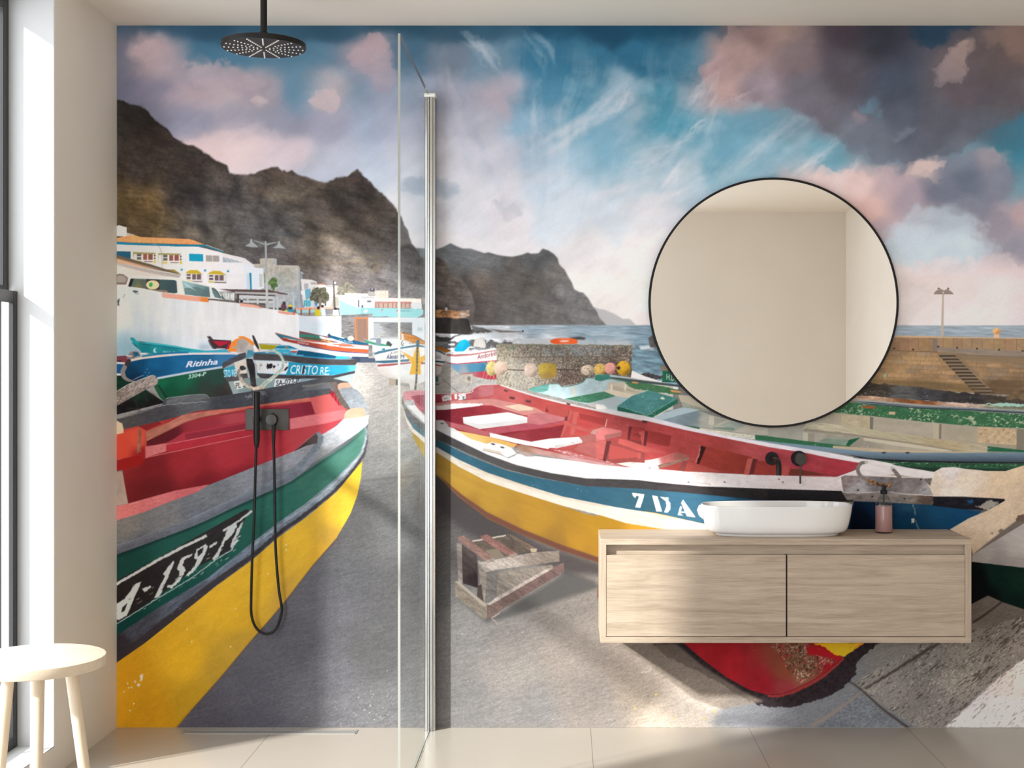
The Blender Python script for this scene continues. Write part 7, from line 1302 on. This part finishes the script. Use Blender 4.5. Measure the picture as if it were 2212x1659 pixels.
# ---------------------------------------------------------------------------------------------
#  stool in front of the window
# ---------------------------------------------------------------------------------------------
cx, cy, sz, sr = -1.461, -1.40, .56, .185
st = thing('stool', 'round pale birch stool standing by the window', 'stool', (cx, cy, 0))
bm = BM(); lathe(bm, [(sr - .004, sz - .030), (sr - .001, sz - .0285), (sr, sz - .026), (sr, sz - .004), (sr - .001, sz - .0015), (sr - .004, sz)], (cx, cy, 0), n=128); obj('seat', bm, M_birch, st, 40)
for (tx, ty), (bx_, by_) in (((.040, -.085), (.062, -.165)), ((.078, .048), (.132, .085)), ((-.088, .035), (-.150, .070))):
    bm = BM(); tube(bm, [(cx + tx, cy + ty, sz - .031), (cx + (tx + bx_) / 2, cy + (ty + by_) / 2, (sz - .03) / 2), (cx + bx_, cy + by_, .001)], [.0175, .0165, .0135], 28); obj('leg', bm, M_birchz, st, 60)

# ---------------------------------------------------------------------------------------------
#  daylight and camera
# ---------------------------------------------------------------------------------------------
sun = bpy.data.lights.new('sun', 'SUN'); sun.energy = 8.2; sun.angle = math.radians(2.2); sun.color = (1.0, .962, .91)
so = bpy.data.objects.new('sun', sun); COL.objects.link(so)
dv = Vector((1.27, 1.0, -.857)).normalized()
so.rotation_euler = (-dv).to_track_quat('Z', 'Y').to_euler()
w = bpy.data.worlds.new('sky'); SC.world = w; w.use_nodes = True
bg = w.node_tree.nodes['Background']; bg.inputs[0].default_value = (.92, .965, 1.04, 1); bg.inputs[1].default_value = 4.7
for nm, loc, rot, sx_, sy_ in (('added_daylight_3', (XL - T - .02, (WY3 + WY4) / 2, (WZ0 + 2.45) / 2), (0, math.radians(-90), 0), 2.45 - WZ0, WY3 - WY4), ('daylight_1', (XL - T - .02, (WY0 + WY1) / 2, (WZ0 + WZ1) / 2), (0, math.radians(-90), 0), WZ1 - WZ0, WY0 - WY1), ('added_daylight_2', ((RX0 + RX1) / 2, YR - T - .02, (RZ0 + RZ1) / 2), (math.radians(90), 0, 0), RX1 - RX0, RZ1 - RZ0)):  # sky portals at the windows; two serve the added, unseen ones
    l = bpy.data.lights.new(nm, 'AREA'); l.shape = 'RECTANGLE'; l.size = sx_; l.size_y = sy_; l.cycles.is_portal = True
    lo_ = bpy.data.objects.new(nm, l); lo_.location = loc; lo_.rotation_euler = rot; COL.objects.link(lo_)

cam = bpy.data.cameras.new('camera'); co_ = bpy.data.objects.new('camera', cam); COL.objects.link(co_); SC.camera = co_
co_.location = (0, -CAMD, EYE); co_.rotation_euler = (math.radians(90), 0, 0)
cam.sensor_width = 36; cam.sensor_fit = 'HORIZONTAL'; cam.lens = 36 * K * CAMD / 2212
cam.shift_x = -(1223 - 1106) / 2212; cam.shift_y = -(829.5 - 819) / 2212
cam.clip_start = .02

vs = SC.view_settings
SC.display_settings.display_device = 'sRGB'
vs.view_transform = 'Standard'; vs.look = 'None'; vs.gamma = 1; vs.use_curve_mapping = False; vs.exposure = 0.0
cy_ = SC.cycles
cy_.use_denoising = True; cy_.max_bounces = 14; cy_.diffuse_bounces = 8; cy_.glossy_bounces = 6; cy_.transmission_bounces = 8; cy_.transparent_max_bounces = 16
cy_.sample_clamp_indirect = 8; cy_.caustics_reflective = False; cy_.caustics_refractive = False
